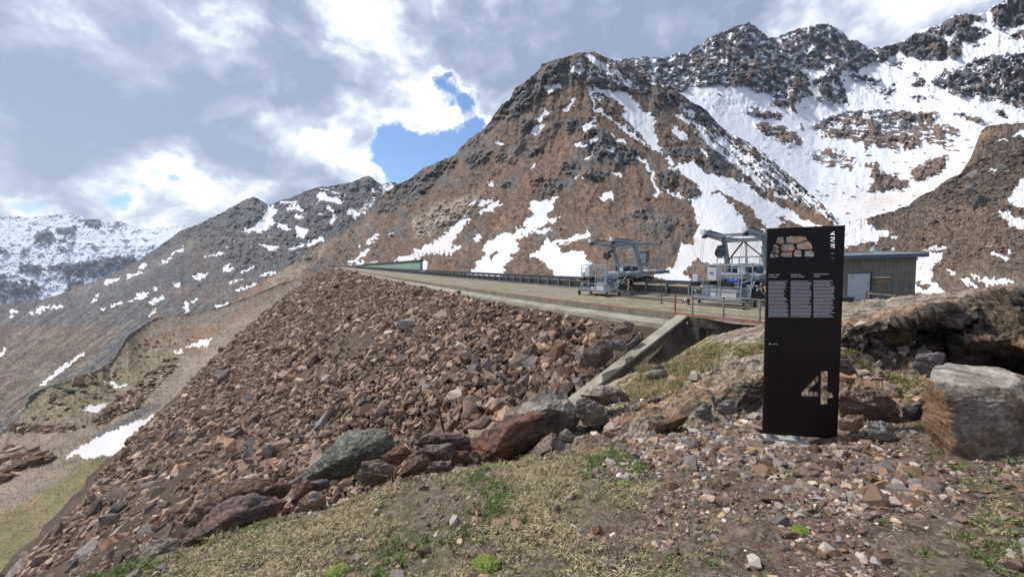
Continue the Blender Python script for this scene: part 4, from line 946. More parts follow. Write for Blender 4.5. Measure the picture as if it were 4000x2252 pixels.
# left off: those hidden behind the knoll boulders
hid = inpoly(pjx, pjy, [(430,2330),(700,2140),(820,2060),(1180,1960),(1230,1840),(1500,1800),(1560,1700),(1850,1700),(2050,1620),(2120,1500),(2330,1560),(2300,2300)])
app = np.where(vis & ~hid, size / dep, 0); order = np.argsort(-app)[:300]
mk = np.ones(nall, bool); mk[order] = False
ro = merge_stones("rubble", pos[mk], size[mk], Rall[mk], pid[mk], mStone)
tag(ro, "mass of smaller broken stones covering the sloping face of the dam", "rubble", kind='stuff')
mats4 = [("rusty brown", stone_mat("rusty_stone", [(.21, .125, .082), (.235, .14, .088), (.19, .11, .075)])), ("tan", stone_mat("tan_stone", [(.27, .205, .155), (.24, .18, .135), (.30, .24, .19)])), ("dark brown", stone_mat("dark_stone", [(.135, .10, .082), (.115, .085, .072), (.15, .11, .09)])), ("grey", stone_mat("grey_stone", [(.17, .15, .138), (.155, .14, .13), (.20, .175, .155)])), ("rusty brown", stone_mat("rusty_stone", [(.20, .13, .095), (.18, .12, .09)]))]
wz = zone([("in the rubble close to the wing wall", [(2200,1240),(2700,1240),(2700,1700),(2150,1700),(1950,1500)]), ("in the rubble just above the lichen covered boulder", [(1150,1400),(1560,1400),(1560,1900),(1150,1900)]), ("in the rubble above the rust orange boulder", [(1560,1350),(2150,1350),(2150,1800),(1560,1800)]),
           ("in the rubble below the concrete ledge of the crest", [(1200,1050),(2300,1050),(2300,1350),(1200,1350)]), ("at the foot of the rubble beside the yellow green meadow", [(-100,1850),(420,1750),(420,2300),(-100,2300)]), ("in the rubble behind the big reddish slab", [(420,1800),(1150,1700),(1150,2300),(420,2300)]), ("in the rubble beside the dirt track and snow patch", [(300,1350),(800,1250),(800,1850),(300,1850)])], "in the middle of the dam's rubble slope")
stone_objs("rubble_stone", order, pos, size, Rall, pid, mats4, wz, "larger stones in the rubble face of the dam")

# rubble heaps on the valley floor
def relief_pick(name, poly, n_, seed):
    px, py, V = o_data[name]; r_ = np.random.RandomState(seed)
    m = inpoly(px, py, poly); idx = np.argwhere(m)
    if not len(idx): return np.zeros((0, 3))
    area = 1.0
    k = idx[r_.randint(0, len(idx), n_)]
    return V[k[:, 0], k[:, 1]]
pv = []; sv_ = []
for poly, n_, s_ in ((ZW((0,600),(60,590),(200,625),(340,640),(330,690),(200,700),(0,720)), 160, .75), (ZW((0,720),(150,700),(230,700),(60,800),(0,810)), 60, .7), (ZW((640,430),(900,330),(1180,60),(1190,0),(1100,0),(870,200),(600,420)), 380, .42), (ZW((0,430),(300,450),(600,450),(420,490),(0,480)), 120, .5),
                     (ZL((850,1150),(1300,1180),(1250,1300),(900,1400),(700,1380)), 60, .38), (ZL((900,1050),(1250,1010),(1500,1040),(1300,1090),(950,1160)), 90, .4), (ZW((180,430),(420,410),(560,330),(800,200),(640,100),(450,110)), 60, .45), (ZW((560,1060),(640,860),(720,700),(800,640),(700,900),(600,1080),(300,1300),(250,1300)), 250, .32), (ZW((1200,60),(1000,240),(700,430),(640,440),(900,330)), 100, .4)):
    a = relief_pick("valley_ground", poly, n_, 3); pv.append(a); sv_.append(rs.lognormal(0, .45, len(a)) * s_)
pv = np.concatenate(pv); sv_ = np.concatenate(sv_); nv = len(pv)
mk2 = merge_stones("rubble", pv + np.stack([0 * sv_, 0 * sv_, sv_ * .12], 1), sv_, rotmats(rs, nv, .3), rs.randint(0, len(PROTO), nv), mStone)
# boulders and blocks strewn over the slopes behind
for rn, sets, lab in (("hill", ((Z8((950,1380),(1300,1240),(1600,1060),(1720,860),(1990,860),(1990,1700),(900,1700)), 3600, .42), (Z8((1300,1240),(1600,1060),(1720,860),(1990,860),(1990,1150),(1700,1300)), 900, .95)), "blocks and stones strewn over the brown moraine slope at the right"),
                      ("rocky_mountain", (([(1500,1000),(1900,760),(2300,700),(2800,760),(3000,900),(2900,1130),(1600,1100)], 2600, .75), ([(1000,1100),(1500,760),(1900,560),(1900,800),(1500,1010),(1100,1220)], 900, 1.0)), "boulders strewn over the foot of the brown mountain")):
    a_, b_ = [], []
    for poly, n_, s_ in sets:
        k_ = relief_pick(rn, poly, n_, 8); a_.append(k_); b_.append(s_ * rs.lognormal(-.35, .6, len(k_)) * np.clip(np.linalg.norm(k_, axis=1) / (140 if rn == 'hill' else 420 if rn == 'rocky_mountain' else 900), .3, 2))
    a_ = np.concatenate(a_); b_ = np.concatenate(b_); ax_, ay_ = proj(a_); sel = (snC if rn == 'hill' else snA)(ax_, ay_) < .15
    tag(merge_stones("rubble", a_[sel], b_[sel], rotmats(rs, sel.sum(), .4), rs.randint(0, len(PROTO), sel.sum()), mFar), lab, "rubble", kind='stuff')
tag(mk2, "loose stones scattered over the valley floor beside the dirt track", "rubble", kind='stuff')
# ------------------------------------------------------------------ rail parapet on the far (upstream) side of the crest
OB = -7.65
mSteel = metal_paint("galvanised_steel", (.22, .25, .285), .55, .35, .2); mSteelD = metal_paint("dark_rail_steel", (.060, .066, .078), .6, .2, .25)
mGalv = metal_paint("bright_galvanised_tube", (.36, .40, .43), .5, .35, .2); mBeam = metal_paint("blue_grey_painted_beam", (.24, .285, .32), .5, .1, .2, .1)
mWhite = metal_paint("white_painted_sheet", (.62, .64, .66), .5, 0, .1); mCab = metal_paint("light_grey_cabinet", (.50, .52, .55), .5, 0, .08)
mBlack = metal_paint("black_rubber", (.022, .022, .025), .8, 0, .2); mDark = metal_paint("dark_gearbox", (.045, .05, .06), .6, .1, .3); mBrownP = metal_paint("brown_weathered_board", (.20, .14, .09), .8, 0, .3)
mYel = metal_paint("yellow_paint", (.55, .33, .05), .6, 0, .1); mBlue = metal_paint("blue_plastic", (.03, .13, .42), .5, 0, .1); mRust = metal_paint("rusty_steel", (.14, .07, .045), .85, .1, .4, .5)
S_B0 = 6.0; S_PE = L_TOT - 0.2
for _s in np.linspace(L_TOT - 30, L_TOT, 200):
    if proj(crest(_s, OB))[0][0] < 3060: S_PE = float(_s)
pt = empty("rail_parapet", tuple(crest(L_TOT - 30, OB)[0])); tag(pt, "long low parapet with dark steel rail along the far side of the crest", "parapet rail")
mWallB = concrete("brown_parapet_concrete", (.17, .145, .115), True, .8, .35)
adopt(sweep("parapet_wall", mWallB, [(OB - .06, -.4), (OB - .06, .70), (OB - .36, .70), (OB - .36, -.4)], S_B0, S_PE), pt)
adopt(sweep("top_rail", mSteelD, [(OB + .16, .93), (OB + .16, 1.07), (OB - .10, 1.07), (OB - .10, .93)], S_B0, S_PE, closed=True), pt)
adopt(sweep("middle_pipe", mSteelD, [(OB + .02, .38), (OB + .02, .46), (OB - .05, .46), (OB - .05, .38)], S_B0, S_PE, closed=True), pt)
adopt(sweep("foot_rail", mSteel, [(OB + .20, .02), (OB + .20, .16), (OB + .06, .16), (OB + .06, .02)], S_B0, S_PE, closed=True), pt)
adopt(sweep("rear_rail", mSteelD, [(OB - 1.15, .93), (OB - 1.15, 1.05), (OB - 1.30, 1.05), (OB - 1.30, .93)], S_B0, S_PE, closed=True), pt)
sp_ = 1.9; sps = np.arange(S_PE - .5, S_B0 + 2, -sp_)
def ppost(mb, s):
    p = crest(s, OB + .10)[0]; t = edge_at(s)[1][0]; nn = np.array([-t[1], t[0]])
    mb.ipost(p + (0, 0, .16), .78, .11, .14, nn)
    c = crest(s, OB + .02)[0]; R = np.array([[t[0], nn[0], 0], [t[1], nn[1], 0], [0, 0, 1.0]]); mb.box(c + (0, 0, .91), (.34, .30, .04), R)
    mb.box(crest(s, OB - .62)[0] + (0, 0, .84), (.10, 1.15, .10), R)
for i, s in enumerate(sps[:100]):
    mb = MB(); ppost(mb, s); adopt(mb.build("post", mSteel), pt)
mb = MB()
for s in sps[100:]: ppost(mb, s)
o = adopt(mb.build("post", mSteel), pt); o['kind'] = 'stuff'

# ------------------------------------------------------------------ pale green wall at the far bend of the dam
gw = MB()
a1, a2 = P(1641, 1021, 150), P(1641, 1056, 150); b1, b2 = P(1400, 1038, 330), P(1400, 1052, 330)
nrm2 = np.array([.75, .6, 0.0])
def slab(mb, q, th):
    q = [np.array(x, float) for x in q]; r = [x + th for x in q]; mb._add(q + r, [(0, 1, 2, 3), (7, 6, 5, 4), (0, 4, 5, 1), (1, 5, 6, 2), (2, 6, 7, 3), (3, 7, 4, 0)]); return mb
gwr = empty("spillway_wall", tuple(a2)); tag(gwr, "pale green sloping wall at the far bend of the dam below the snowy hillside", "wall")
slab(gw, (a1, a2, b2, b1), nrm2 * 1.2); adopt(gw.build("green_face", concrete("pale_green_lining", (.30, .42, .34), False, .12, .12)), gwr)
gc = MB(); up = np.array([0, 0, 1.0]); slab(gc, (a1 + up * .75 - nrm2 * .3, a1 - nrm2 * .3 + up * .02, b1 - nrm2 * .3 + up * .02, b1 + up * .9 - nrm2 * .3), nrm2 * 1.8); adopt(gc.build("coping", concrete("dark_coping", (.11, .095, .075), False, .2)), gwr)
# small pale concrete block where the crest ends
eb = MB(); q = P(1312, 1040, 340); eb.box(q + (0, 0, -.6), (9, 5, 2.2), np.array(Matrix.Rotation(.5, 3, 'Z'))); eb.box(q + (-3, 0, .8), (2.2, 2.2, 1.0)); tag(eb.build("concrete_block", mConcL), "small pale concrete block at the far end of the dam crest", "concrete block")
# snow fence on the hillside
sfp = [P(x, y, 395) for x, y in ZD((1285,850), (1400,850), (1500,838), (1620,822))]
sf = empty("snow_fence", tuple(sfp[0])); tag(sf, "low avalanche fence of thin posts on the snowfield above the green wall", "fence")
sfp = np.array(sfp); tt = np.linspace(0, 3, 10)
for t in tt:
    p = np.array([np.interp(t, range(4), sfp[:, k]) for k in range(3)]); mb = MB(); mb.bar(p - (0, 0, 3), p + (0, 0, 2.6), .32); adopt(mb.build("post", mRust), sf)
mb = MB()
for dz in (1.6, .2): mb.path([p + (0, 0, dz) for p in sfp], .12)
adopt(mb.build("wire", mRust), sf)

# ------------------------------------------------------------------ wing wall and the wall under the railing
def slope_hit(px, py, lift=0.0):
    r = ray(px, py); lo, hi = 6.0, 40.0
    for _ in range(50):
        m_ = (lo + hi) / 2; p = r * m_
        if p[2] > face_z(p[0], p[1])[0] + lift: lo = m_
        else: hi = m_
    return r * lo
T0 = crest(S_WALL, 0.05)[0] + (0, 0, .02)
T1 = slope_hit(2232, 1545, .45)
print('WING', T0, T1, proj(T0), proj(T1), S_WALL, L_TOT)
dw = T1 - T0; dh = np.array([dw[0], dw[1], 0]); dh /= np.linalg.norm(dh); wn = np.array([-dh[1], dh[0], 0]);  wn = wn if wn[0] > 0 else -wn
ww = empty("wing_wall", tuple(T0 - (0, 0, 2))); tag(ww, "sloping concrete wing wall with pale top edge descending from the crest beside the rubble", "wall")
mWing = concrete("stained_wing_concrete", (.135, .115, .092), False, .7, .45)
TH = .52
E1 = T1 + dw * .12
mb = MB()
slab(mb, (T0 + (0, 0, -.10), E1 + (0, 0, -.10), E1 + (0, 0, -3.4), T0 + (0, 0, -3.2)), wn * TH)
adopt(mb.build("wall_body", mWing), ww)
mb = MB(); slab(mb, (T0 - wn * .03 + (0, 0, 0), E1 - wn * .03, E1 - wn * .03 + (0, 0, -.097), T0 - wn * .03 + (0, 0, -.097)), wn * (TH + .06))
q0 = T0 - wn * .03; back = -dh * .75
slab(mb, (q0 - (0, 0, 0), q0 + back, q0 + back - (0, 0, .097), q0 - (0, 0, .097)), wn * (TH + .06))
adopt(mb.build("coping", mConcL), ww)
# retaining wall right of it
rw_ = empty("retaining_wall", tuple(crest(S_WALL + 1.5, 0)[0] - (0, 0, 2))); tag(rw_, "dark stained retaining wall with a concrete lintel below the railing right of the wing wall", "wall")
adopt(sweep("lintel", mConcD, [(-.35, -.03), (.06, -.03), (.06, -.48), (-.35, -.48)], S_WALL + .55, S_END - 2, .5, closed=True), rw_)
adopt(sweep("back_wall", concrete("streaked_back_wall", (.17, .16, .15), True, 1.0, .7), [(-.40, -.484), (-.16, -.484), (-.16, -4.2), (-.40, -4.2)], S_WALL + .55, S_END - 2, .5, closed=True), rw_)
mb = MB(); c0 = crest(S_WALL + .62, -.05)[0]; t = edge_at(S_WALL + .6)[1][0]; R = np.array([[t[0], -t[1], 0], [t[1], t[0], 0], [0, 0, 1.0]])
mb.box(c0 + (0, 0, -2.2), (1.1, .5, 3.4), R); adopt(mb.build("pier", mConcD), rw_)

# ------------------------------------------------------------------ railing
def rail_s(px, py): return s_of_px(px, py)
posts = [s_of_px(2591, 1231 + 4), s_of_px(2698, 1236), s_of_px(2824, 1249), s_of_px(2952, 1262)]
mRail = metal_paint("worn_grey_railing_paint", (.27, .24, .215), .7, .1, .3, .45); mRailR = metal_paint("peeling_red_railing_paint", (.30, .12, .09), .7, .1, .35, .3)
rl = empty("railing", tuple(crest(posts[1], -.1)[0])); tag(rl, "low three bar steel railing with one red section beside the wing wall", "railing")
posts.append(posts[-1] + (posts[-1] - posts[-2])); posts.append(posts[-1] + 1.8)
for i, s in enumerate(posts):
    mb = MB(); c = crest(s, -.10)[0]; mb.box(c + (0, 0, .51), (.065, .065, 1.02)); mb.box(c + (0, 0, .045), (.16, .16, .012))
    o = adopt(mb.build("post", mRailR if i == 0 else mRail), rl)
    if i == 0: o['label'] = "red painted end post"
for h in (1.0, .62, .24):
    for seg_, mt, lab in (((0, 1), mRailR, "red painted rail bar"), ((1, 5), mRail, None)):
        mb = MB(); ss_ = np.linspace(posts[seg_[0]] - (.25 if seg_[0] == 0 else 0), posts[seg_[1]], 2 + 3 * (seg_[1] - seg_[0]))
        pts = [crest(s, -.10)[0] + (0, 0, h) for s in ss_]
        for a, b_ in zip(pts[:-1], pts[1:]): mb.tube(a, b_, .021, n=8)
        o = adopt(mb.build("rail_bar", mt), rl)
        if lab: o['label'] = lab
# short rail before the hut
r2 = empty("railing", tuple(Pz(3386, 1166, CZ))); tag(r2, "short rusty railing end in front of the hut door", "railing")
a, b_ = P(3386, 1146, 20.5), P(3500, 1154, 19.2)
mb = MB(); mb.tube(a + (0, 0, .12), (a[0], a[1], CZ - .3), .035); adopt(mb.build("post", mRust), r2)
mb = MB(); mb.tube(a, b_, .022, n=8); mb.tube(a + (-.2, 0, .05), a + (.3, 0, .03), .03, n=8); adopt(mb.build("rail_bar", mRail), r2)
mb = MB(); c = P(3590, 1152, 15.0); mb.torus(c, .10, .016, (0, 1, 0), arc=.6); mb.tube(c + (.05, 0, -.02), P(3660, 1149, 14.6), .012, n=8); mb.tube(c - (.1, 0, 0), c - (.1, 0, .5), .016); tag(mb.build("steel_loop", mRust), "small bent rusty steel loop on the rock edge right of the hut", "steel loop")

# ------------------------------------------------------------------ thin pole, cable, marks on the crest
b0 = Pz(2584, 1186, CZ); mb = MB(); mb.tube(b0, b0 + (0, 0, P(2585, 1081, b0[1])[2] - CZ), .022, n=8); mb.box(b0 + (0, 0, .03), (.14, .14, .06)); tag(mb.build("pole", mRust), "thin upright steel pole standing on the crest behind the red railing post", "pole")
cb = [Pz(x, y, CZ + .05) for x, y in ZM((900,1215),(1250,1235),(1500,1262),(1900,1290),(2175,1300))] + [Pz(x, y, CZ + .05) for x, y in ((2672,1173),(2680,1177),(2660,1180),(2600,1174),(2520,1167),(2440,1160))]
mb = MB()
for a, b_ in zip(cb[:-1], cb[1:]): mb.tube(a, b_, .028, n=6)
tag(mb.build("cable", mBlack), "black cable lying looped on the gravel between the two machines", "cable")

# ------------------------------------------------------------------ inspection gantries on the rail
def wheel(root, c, r=.17, w=.13, axis=(1, 0, 0), name="wheel"):
    ax = np.array(axis, float); ax /= np.linalg.norm(ax); c = np.array(c, float)
    mb = MB(); mb.torus(c, r - w * .42, w * .42, ax, n=22, m=10); o = mb.build(name, mBlack, root, smooth=True)
    mb = MB(); mb.tube(c - ax * w * .3, c + ax * w * .3, r * .52, n=14); mb.tube(c - ax * w * .42, c + ax * w * .42, r * .2, n=10); mb.build("hub", mGalv, o)
    return o
def gantry(name, s_c, label, basket_dy=0.0, variant=0):
    """local frame: x along the crest towards the viewer side, y upstream, z up; origin on the crest under the rail line"""
    p = crest(s_c, OB)[0]; t = edge_at(s_c)[1][0]
    root = empty(name, tuple(p), math.atan2(t[1], t[0])); tag(root, label, "inspection machine", "inspection machines parked on the dam crest")
    def B(nm, mt): 
        mb = MB(); return mb, lambda bevel=0: mb.build(nm, mt, root, bevel)
    # bogies on the rail
    mb, go = B("bogie", mDark)
    for x in (-1.15, 1.15):
        for y in (0.0, -1.2 + 2.4):
            mb.box((x, y * -1 if False else y, 1.22), (.95, .26, .22)); 
            for dx in (-.3, .3): mb.tube((x + dx, y - .1, 1.19), (x + dx, y + .1, 1.19), .13, n=14)
    mb.box((0, .6, 1.30), (3.0, .2, .14)); mb.box((0, -.25, 1.26), (1.6, .4, .24)); go(.012)
    # chassis
    mb, go = B("chassis", mBeam)
    for x in (-1.15, 1.15): mb.box((x, .85, 1.56), (.26, 4.3, .26))
    for y in (-1.2, .1, 1.5, 2.95): mb.box((0, y, 1.555), (2.04, .2, .22))
    mb.box((1.0, -.1, 1.42), (.8, .7, .34)); mb.box((-1.0, -.3, 1.40), (.6, .6, .26)); go(.012)
    mb, go = B("end_fascia", mSteel); mb.box((.3, 3.06, 1.60), (2.9, .05, .26)); mb.box((1.33, 2.2, 1.58), (.04, 1.6, .22)); go()
    mb, go = B("warning_plate", mBlue); mb.box((1.36, 2.35, 1.58), (.015, .34, .15)); go()
    mb, go = B("warning_plate", mYel); mb.box((1.36, 1.75, 1.58), (.015, .3, .14)); go()
    # deck
    mb, go = B("deck", mWhite); mb.box((0, .9, 1.72), (2.5, 3.9, .035)); mb.box((.0, .35, 2.26), (2.3, .34, .05)); mb.box((.1, 1.6, 2.10), (1.6, .30, .05)); go()
    # leaning columns
    for x in (-1.15, 1.15):
        mb, go = B("column", mBeam); mb.bar((x, .35, 1.66), (x, -.42, 4.0), .22, .27, up=(0, 1, 0)); mb.box((x, .36, 1.72), (.44, .5, .06)); mb.bar((x, .55, 1.75), (x, .1, 2.6), .08, .14, up=(0, 1, 0)); go(.012)
    # jib beams
    for x in (-1.15, 1.15):
        mb = MB(); mb.bar((x, -2.75, 4.27), (x, -.30, 3.98), .19, .23); mb.bar((x, -2.5, 4.08), (x, -.5, 3.76), .12, .10); j = mb.build("jib", mBeam, root, .01)
        mb = MB(); mb.bar((x, -3.0, 4.31), (x, -2.76, 4.28), .24, .26); mb.build("end_cap", mWhite, j)
        mb = MB(); mb.tube((x - .12, -2.72, 4.02), (x + .12, -2.72, 4.02), .10, n=12); mb.build("pulley", mDark, j)
        mb = MB(); mb.bar((x, -2.4, 4.40), (x, -.6, 4.185), .22, .02); mb.build("beam_cover", mBrownP, j)
        mb, go = B("rear_beam", mSteel); mb.bar((x, -.28, 3.93), (x, 2.75, 3.82), .10, .17); go()
        mb, go = B("rear_post", mSteel if x > 0 else mGalv); mb.bar((x, 2.7, 1.7), (x, 2.7, 3.74), .09); go()
    mb, go = B("cross_beam", mSteel)
    for y, z in ((-2.3, 4.05), (-.42, 3.72), (2.72, 3.84), (1.2, 3.85)): mb.bar((-1.02, y, z), (1.02, y, z), .09, .14)
    mb.bar((-1.05, -2.2, 4.10), (1.05, -.5, 3.94), .05); mb.bar((1.05, -2.2, 4.10), (-1.05, -.5, 3.94), .05); mb.bar((-1.1, -.3, 3.90), (1.1, 2.6, 3.84), .04); go()
    mb, go = B("brace", mGalv if variant == 0 else mDark); mb.bar((0, -.38, 3.68), (1.08, .12, 2.55), .07); mb.bar((0, -.38, 3.68), (-1.08, .12, 2.55), .07); go()
    mb, go = B("limit_switch", mDark); mb.box((1.15, 2.85, 3.98), (.10, .20, .16)); mb.bar((1.15, 2.9, 3.98), (1.15, 2.95, 4.3), .035); mb.bar((-1.15, -2.0, 4.3), (-1.15, -2.0, 4.5), .03); go()
    mb, go = B("bracket", mSteel); mb.box((1.15, .1, 4.14), (.1, .5, .12)); mb.bar((1.15, .34, 4.14), (1.15, .36, 4.42), .05); go()
    # winch
    mb, go = B("winch_drum", mDark)
    mb.tube((-1.15 - (.22 if variant == 0 else .0), -.95, 3.02), (-1.15 - (.22 if variant == 0 else .0), -.80, 3.02), .29, n=22); mb.tube((-1.3, -.80, 3.02), (-1.3, -.45, 3.02), .12, n=14); mb.torus((-1.15 - (.22 if variant == 0 else 0), -.95, 3.02), .25, .04, (0, 1, 0)); go()
    mb, go = B("winch_motor", mDark); mb.tube((-1.42, -.6, 3.38), (-1.05, -.6, 3.44), .12, n=14); mb.box((-1.42, -.62, 3.22), (.16, .2, .2)); mb.tube((-1.55, -.65, 3.05), (-1.4, -.65, 3.05), .08, n=12); go()
    # hoist ropes
    for x in (-1.15, 1.15):
        mb, go = B("hoist_rope", mDark)
        for d in (-.06, .06): mb.tube((x + d, -2.8, 4.1), (x * .95 + d, -3.2, 2.35), .008, n=5)
        mb.tube((x - .06, -2.8, 4.1), (x + .06, -2.8, 4.1), .012, n=6); go()
    # cabinet and boxes on deck
    mb, go = B("control_cabinet", mSteel if variant == 0 else mBeam); mb.box((.75, 1.25, 2.85), (.62, .42, .95)); mb.box((.75, 1.25, 2.2), (.5, .3, .3)); mb.box((.75, 1.25, 3.34), (.74, .55, .04)); go()
    mb, go = B("cabinet_door", mBrownP); mb.box((1.075, 1.27, 2.88), (.02, .36, .84)); go()
    mb, go = B("beacon", mYel); mb.tube((.6, 1.2, 3.36), (.6, 1.2, 3.56), .05, n=10); go()
    mb, go = B("motor_housing", mWhite); mb.box((.05, -.5, 1.96), (.44, .40, .42)); go(.03)
    mb, go = B("motor", mDark); mb.tube((.28, -.5, 1.98), (.62, -.5, 1.98), .19, n=16); mb.tube((-.9, -.2, 1.95), (-.3, -.2, 1.95), .2, n=16); mb.box((.95, -.4, 1.95), (.3, .3, .38)); mb.box((-.2, .9, 1.95), (1.6, .3, .36)); go(.01)
    mb, go = B("handwheel", mBlue); mb.torus((1.1, -.75, 2.1), .10, .02, (0, 1, 0), n=14, m=6); go()
    # railing on the deck
    mb, go = B("deck_railing", mSteel)
    per = [(-1.3, -.9), (1.35, -.9), (1.35, 3.0), (-1.3, 3.0), (-1.3, -.9)]
    for (xa, ya), (xb, yb) in zip(per[:-1], per[1:]):
        L = math.hypot(xb - xa, yb - ya); k = max(2, int(round(L / .95)))
        for i in range(k):
            f = i / k; mb.bar((xa + (xb - xa) * f, ya + (yb - ya) * f, 1.5), (xa + (xb - xa) * f, ya + (yb - ya) * f, 2.72), .045)
        for z in (2.72, 2.25): mb.bar((xa, ya, z), (xb, yb, z), .04)
    go()
    # ----- basket parked on the gravel
    y0, y1 = -3.75 + basket_dy, -2.55 + basket_dy; x0, x1 = -1.35, 1.35
    mb, go = B("basket_frame", mGalv)
    lean = .12
    for y in (y0, y1):
        for x in (x0, -.45, .25, x1): mb.bar((x, y, .48), (x + lean, y, 2.36), .045)
        for z, d in ((.50, 0), (.95, .03), (2.36, lean)): mb.bar((x0 + d, y, z), (x1 + d, y, z), .05)
    for x in (x0, x1):
        for z, d in ((.50, 0), (1.45, .06), (2.36, lean)): mb.bar((x + d, y0, z), (x + d, y1, z), .045)
    mb.bar((x0 + .05, y0, 1.5), (-.45, y0, 1.5), .03); mb.bar((x0 + .1, y0 + .02, 2.0), (-1.0, y0 + .02, 2.15), .03); go()
    mb, go = B("basket_panel", mCab); mb.box((.65, y0 + .03, .76), (.98, .02, .48)); mb.box((-.10, y0 + .03, .76), (.30, .02, .50)); go()
    mb, go = B("basket_panel", mSteel); mb.box((-.95, y0 + .035, .62), (.72, .02, .20)); mb.box((0, y1 - .03, .8), (2.6, .02, .55)); mb.box((0, (y0 + y1) / 2, .47), (2.62, 1.12, .03)); go()
    mb, go = B("blue_canister", mBlue); mb.box((-.35, y0 - .01, .62), (.20, .03, .12)); mb.box((.5, y1 - .2, 1.35), (.5, .2, .28)); go(.01)
    mb, go = B("ladder", mGalv)
    for x in (.30, 1.12): mb.bar((x, y0 + .10, .5), (x + .15, y0 + .22, 2.34), .035)
    for z in (.8, 1.08, 1.36, 1.64, 1.92, 2.2): mb.bar((.30 + z * .08, y0 + .12, z), (1.12 + z * .08, y0 + .12, z), .03)
    go()
    mb, go = B("switch_cabinet", mCab); mb.box((-.10 - .38 * (variant == 0), y0 - .02, 1.86), (.50, .24, .68)); go(.012)
    if variant: 
        mb, go = B("cabinet_mark", mBlue)
        for k in range(14):
            an_ = 2 * math.pi * k / 14; mb.bar((-.12 + .10 * math.cos(an_), y0 - .145, 1.92 + .05 * math.sin(an_)), (-.12 + .10 * math.cos(an_ + .45), y0 - .145, 1.92 + .05 * math.sin(an_ + .45)), .02)
        mb.bar((-.20, y0 - .145, 1.86), (-.03, y0 - .145, 1.98), .015); go()
    mb, go = B("switch_cabinet", mCab); mb.box((-1.08, y0 - .02, 1.62), (.30, .22, .40)); go(.01)
    mb, go = B("hoist_motor", mBlack); mb.box((-1.08, y0 - .03, 1.26), (.44, .26, .24)); go(.02)
    mb, go = B("battery_box", mBlack); mb.box((-.15 if variant == 0 else .62, y0 + .15, 1.0 if variant == 0 else 1.3), (.62, .3, .52 if variant == 0 else .24)); mb.tube((-.3, y0 + .1, 1.35), (.05, y0 + .1, 1.38), .10, n=12); go(.02)
    mb, go = B("hose", mBlack); mb.torus((-.45, y0 - .05, 1.28), .16, .02, (0, 1, 0), n=18, m=6, arc=.6); mb.torus((-.2, y0 - .04, 1.20), .2, .016, (0, 1, 0), n=18, m=6, arc=.5); go()
    mb, go = B("white_pipe", mWhite); mb.torus((-1.0, y0 - .05, .92), .12, .03, (0, 1, 0), n=16, m=8, arc=.7); go()
    mb, go = B("axle_frame", mSteel); 
    for y in (y0 - .02, y1 + .02):
        mb.bar((x0 - .15, y, .36), (x1 + .25, y, .36), .06); mb.bar((x0, y, .46), (x1, y, .46), .04)
        for k in range(8): mb.bar((x0 + k * .33, y, .37), (x0 + (k + .5) * .33, y, .46), .022)
    mb.bar((x0 - .1, y0, .36), (x0 - .1, y1, .36), .06); mb.bar((x1 + .2, y0, .36), (x1 + .2, y1, .36), .06); mb.bar((x0, y0 - .05, .40), (x1 + 1.1, y1 + .6, .38), .07, .05); go()
    for x, y in ((x0 - .18, y0 - .02), (x1 + .22, y0 - .12), (x1 + .24, y1 + .0), (x0 - .18, y1)):
        wheel(root, (x, y, .20), .20, .15, (math.cos(.35), math.sin(.35), 0))
    mb, go = B("mudguard", mWhite); mb.torus((x0 - .30, y0 - .1, .22), .26, .025, (1, .3, 0), n=10, m=6, arc=.25); go()
    # swing arm between basket and chassis
    mb, go = B("swing_arm", mGalv); mb.bar((1.3, -2.6, .6), (1.0, -1.2, 1.35), .09, .12); mb.bar((1.6, -2.4, .9), (1.35, -1.1, 1.25), .07); mb.bar((.9, -2.5, 1.3), (.8, -1.0, 1.5), .07); mb.bar((1.5, -2.2, 1.15), (1.75, -1.3, .45), .05); mb.box((1.2, -2.2, 1.1), (.34, .2, .16)); mb.bar((1.1, -2.5, 1.9), (.8, -1.0, 1.6), .05); mb.bar((.2, -2.5, 1.2), (.0, -1.0, 1.45), .07); go()
    mb, go = B("gearbox", mDark); mb.box((1.35, -1.9, .95), (.34, .45, .40)); mb.box((1.0, -2.2, .75), (.3, .3, .35)); mb.tube((.7, -1.6, 1.1), (1.1, -1.6, 1.1), .13, n=12); go(.02)
    wheel(root, (1.5, -1.15, 1.05), .33, .26, (math.cos(.5), math.sin(.5), 0), "guide_wheel")
    wheel(root, (-1.2, -1.1, 1.0), .28, .22, (math.cos(.5), math.sin(.5), 0), "guide_wheel")
    mb, go = B("lever", mYel); mb.tube((1.75, -1.75, 1.0), (2.0, -2.1, .38), .028, n=8); mb.tube((1.72, -1.7, 1.06), (1.76, -1.77, .98), .06, n=8); mb.tube((2.0, -2.1, .38), (2.02, -2.13, .32), .06, n=8); go()
    mb, go = B("gravel_skid", mSteel); mb.box((.4, -1.3, .1), (3.6, .35, .06)); go()
    return root
def s_rail(px, py):
    q = Pz(px, py, CZ)[:2]; ss_ = np.linspace(L_TOT - 80, L_TOT, 800); w = crest(ss_, OB + 3.5)[:, :2]; return float(ss_[np.hypot(*(w - q).T).argmin()])
g1 = gantry("inspection_gantry", s_rail(2328, 1154), "farther blue grey rail gantry with two slanting jibs and a wheeled work basket", 0.0, 0)
g2 = gantry("inspection_gantry", s_rail(2800, 1196), "nearer rail gantry with a pale blue marked cabinet on its basket, half behind the sign", 0.0, 1)
for u in (2400, 2500):
    pass
mb = MB()
for x, y in ZM((620,1238), (1270,1245)): c = Pz(x, y, CZ + .03); mb.box(c + (0, 0, .03), (.22, .1, .07))
tag(mb.build("wheel_chock", metal_paint("red_paint", (.38, .06, .03), .7)), "two small red chocks lying on the gravel by the farther machine", "chock")

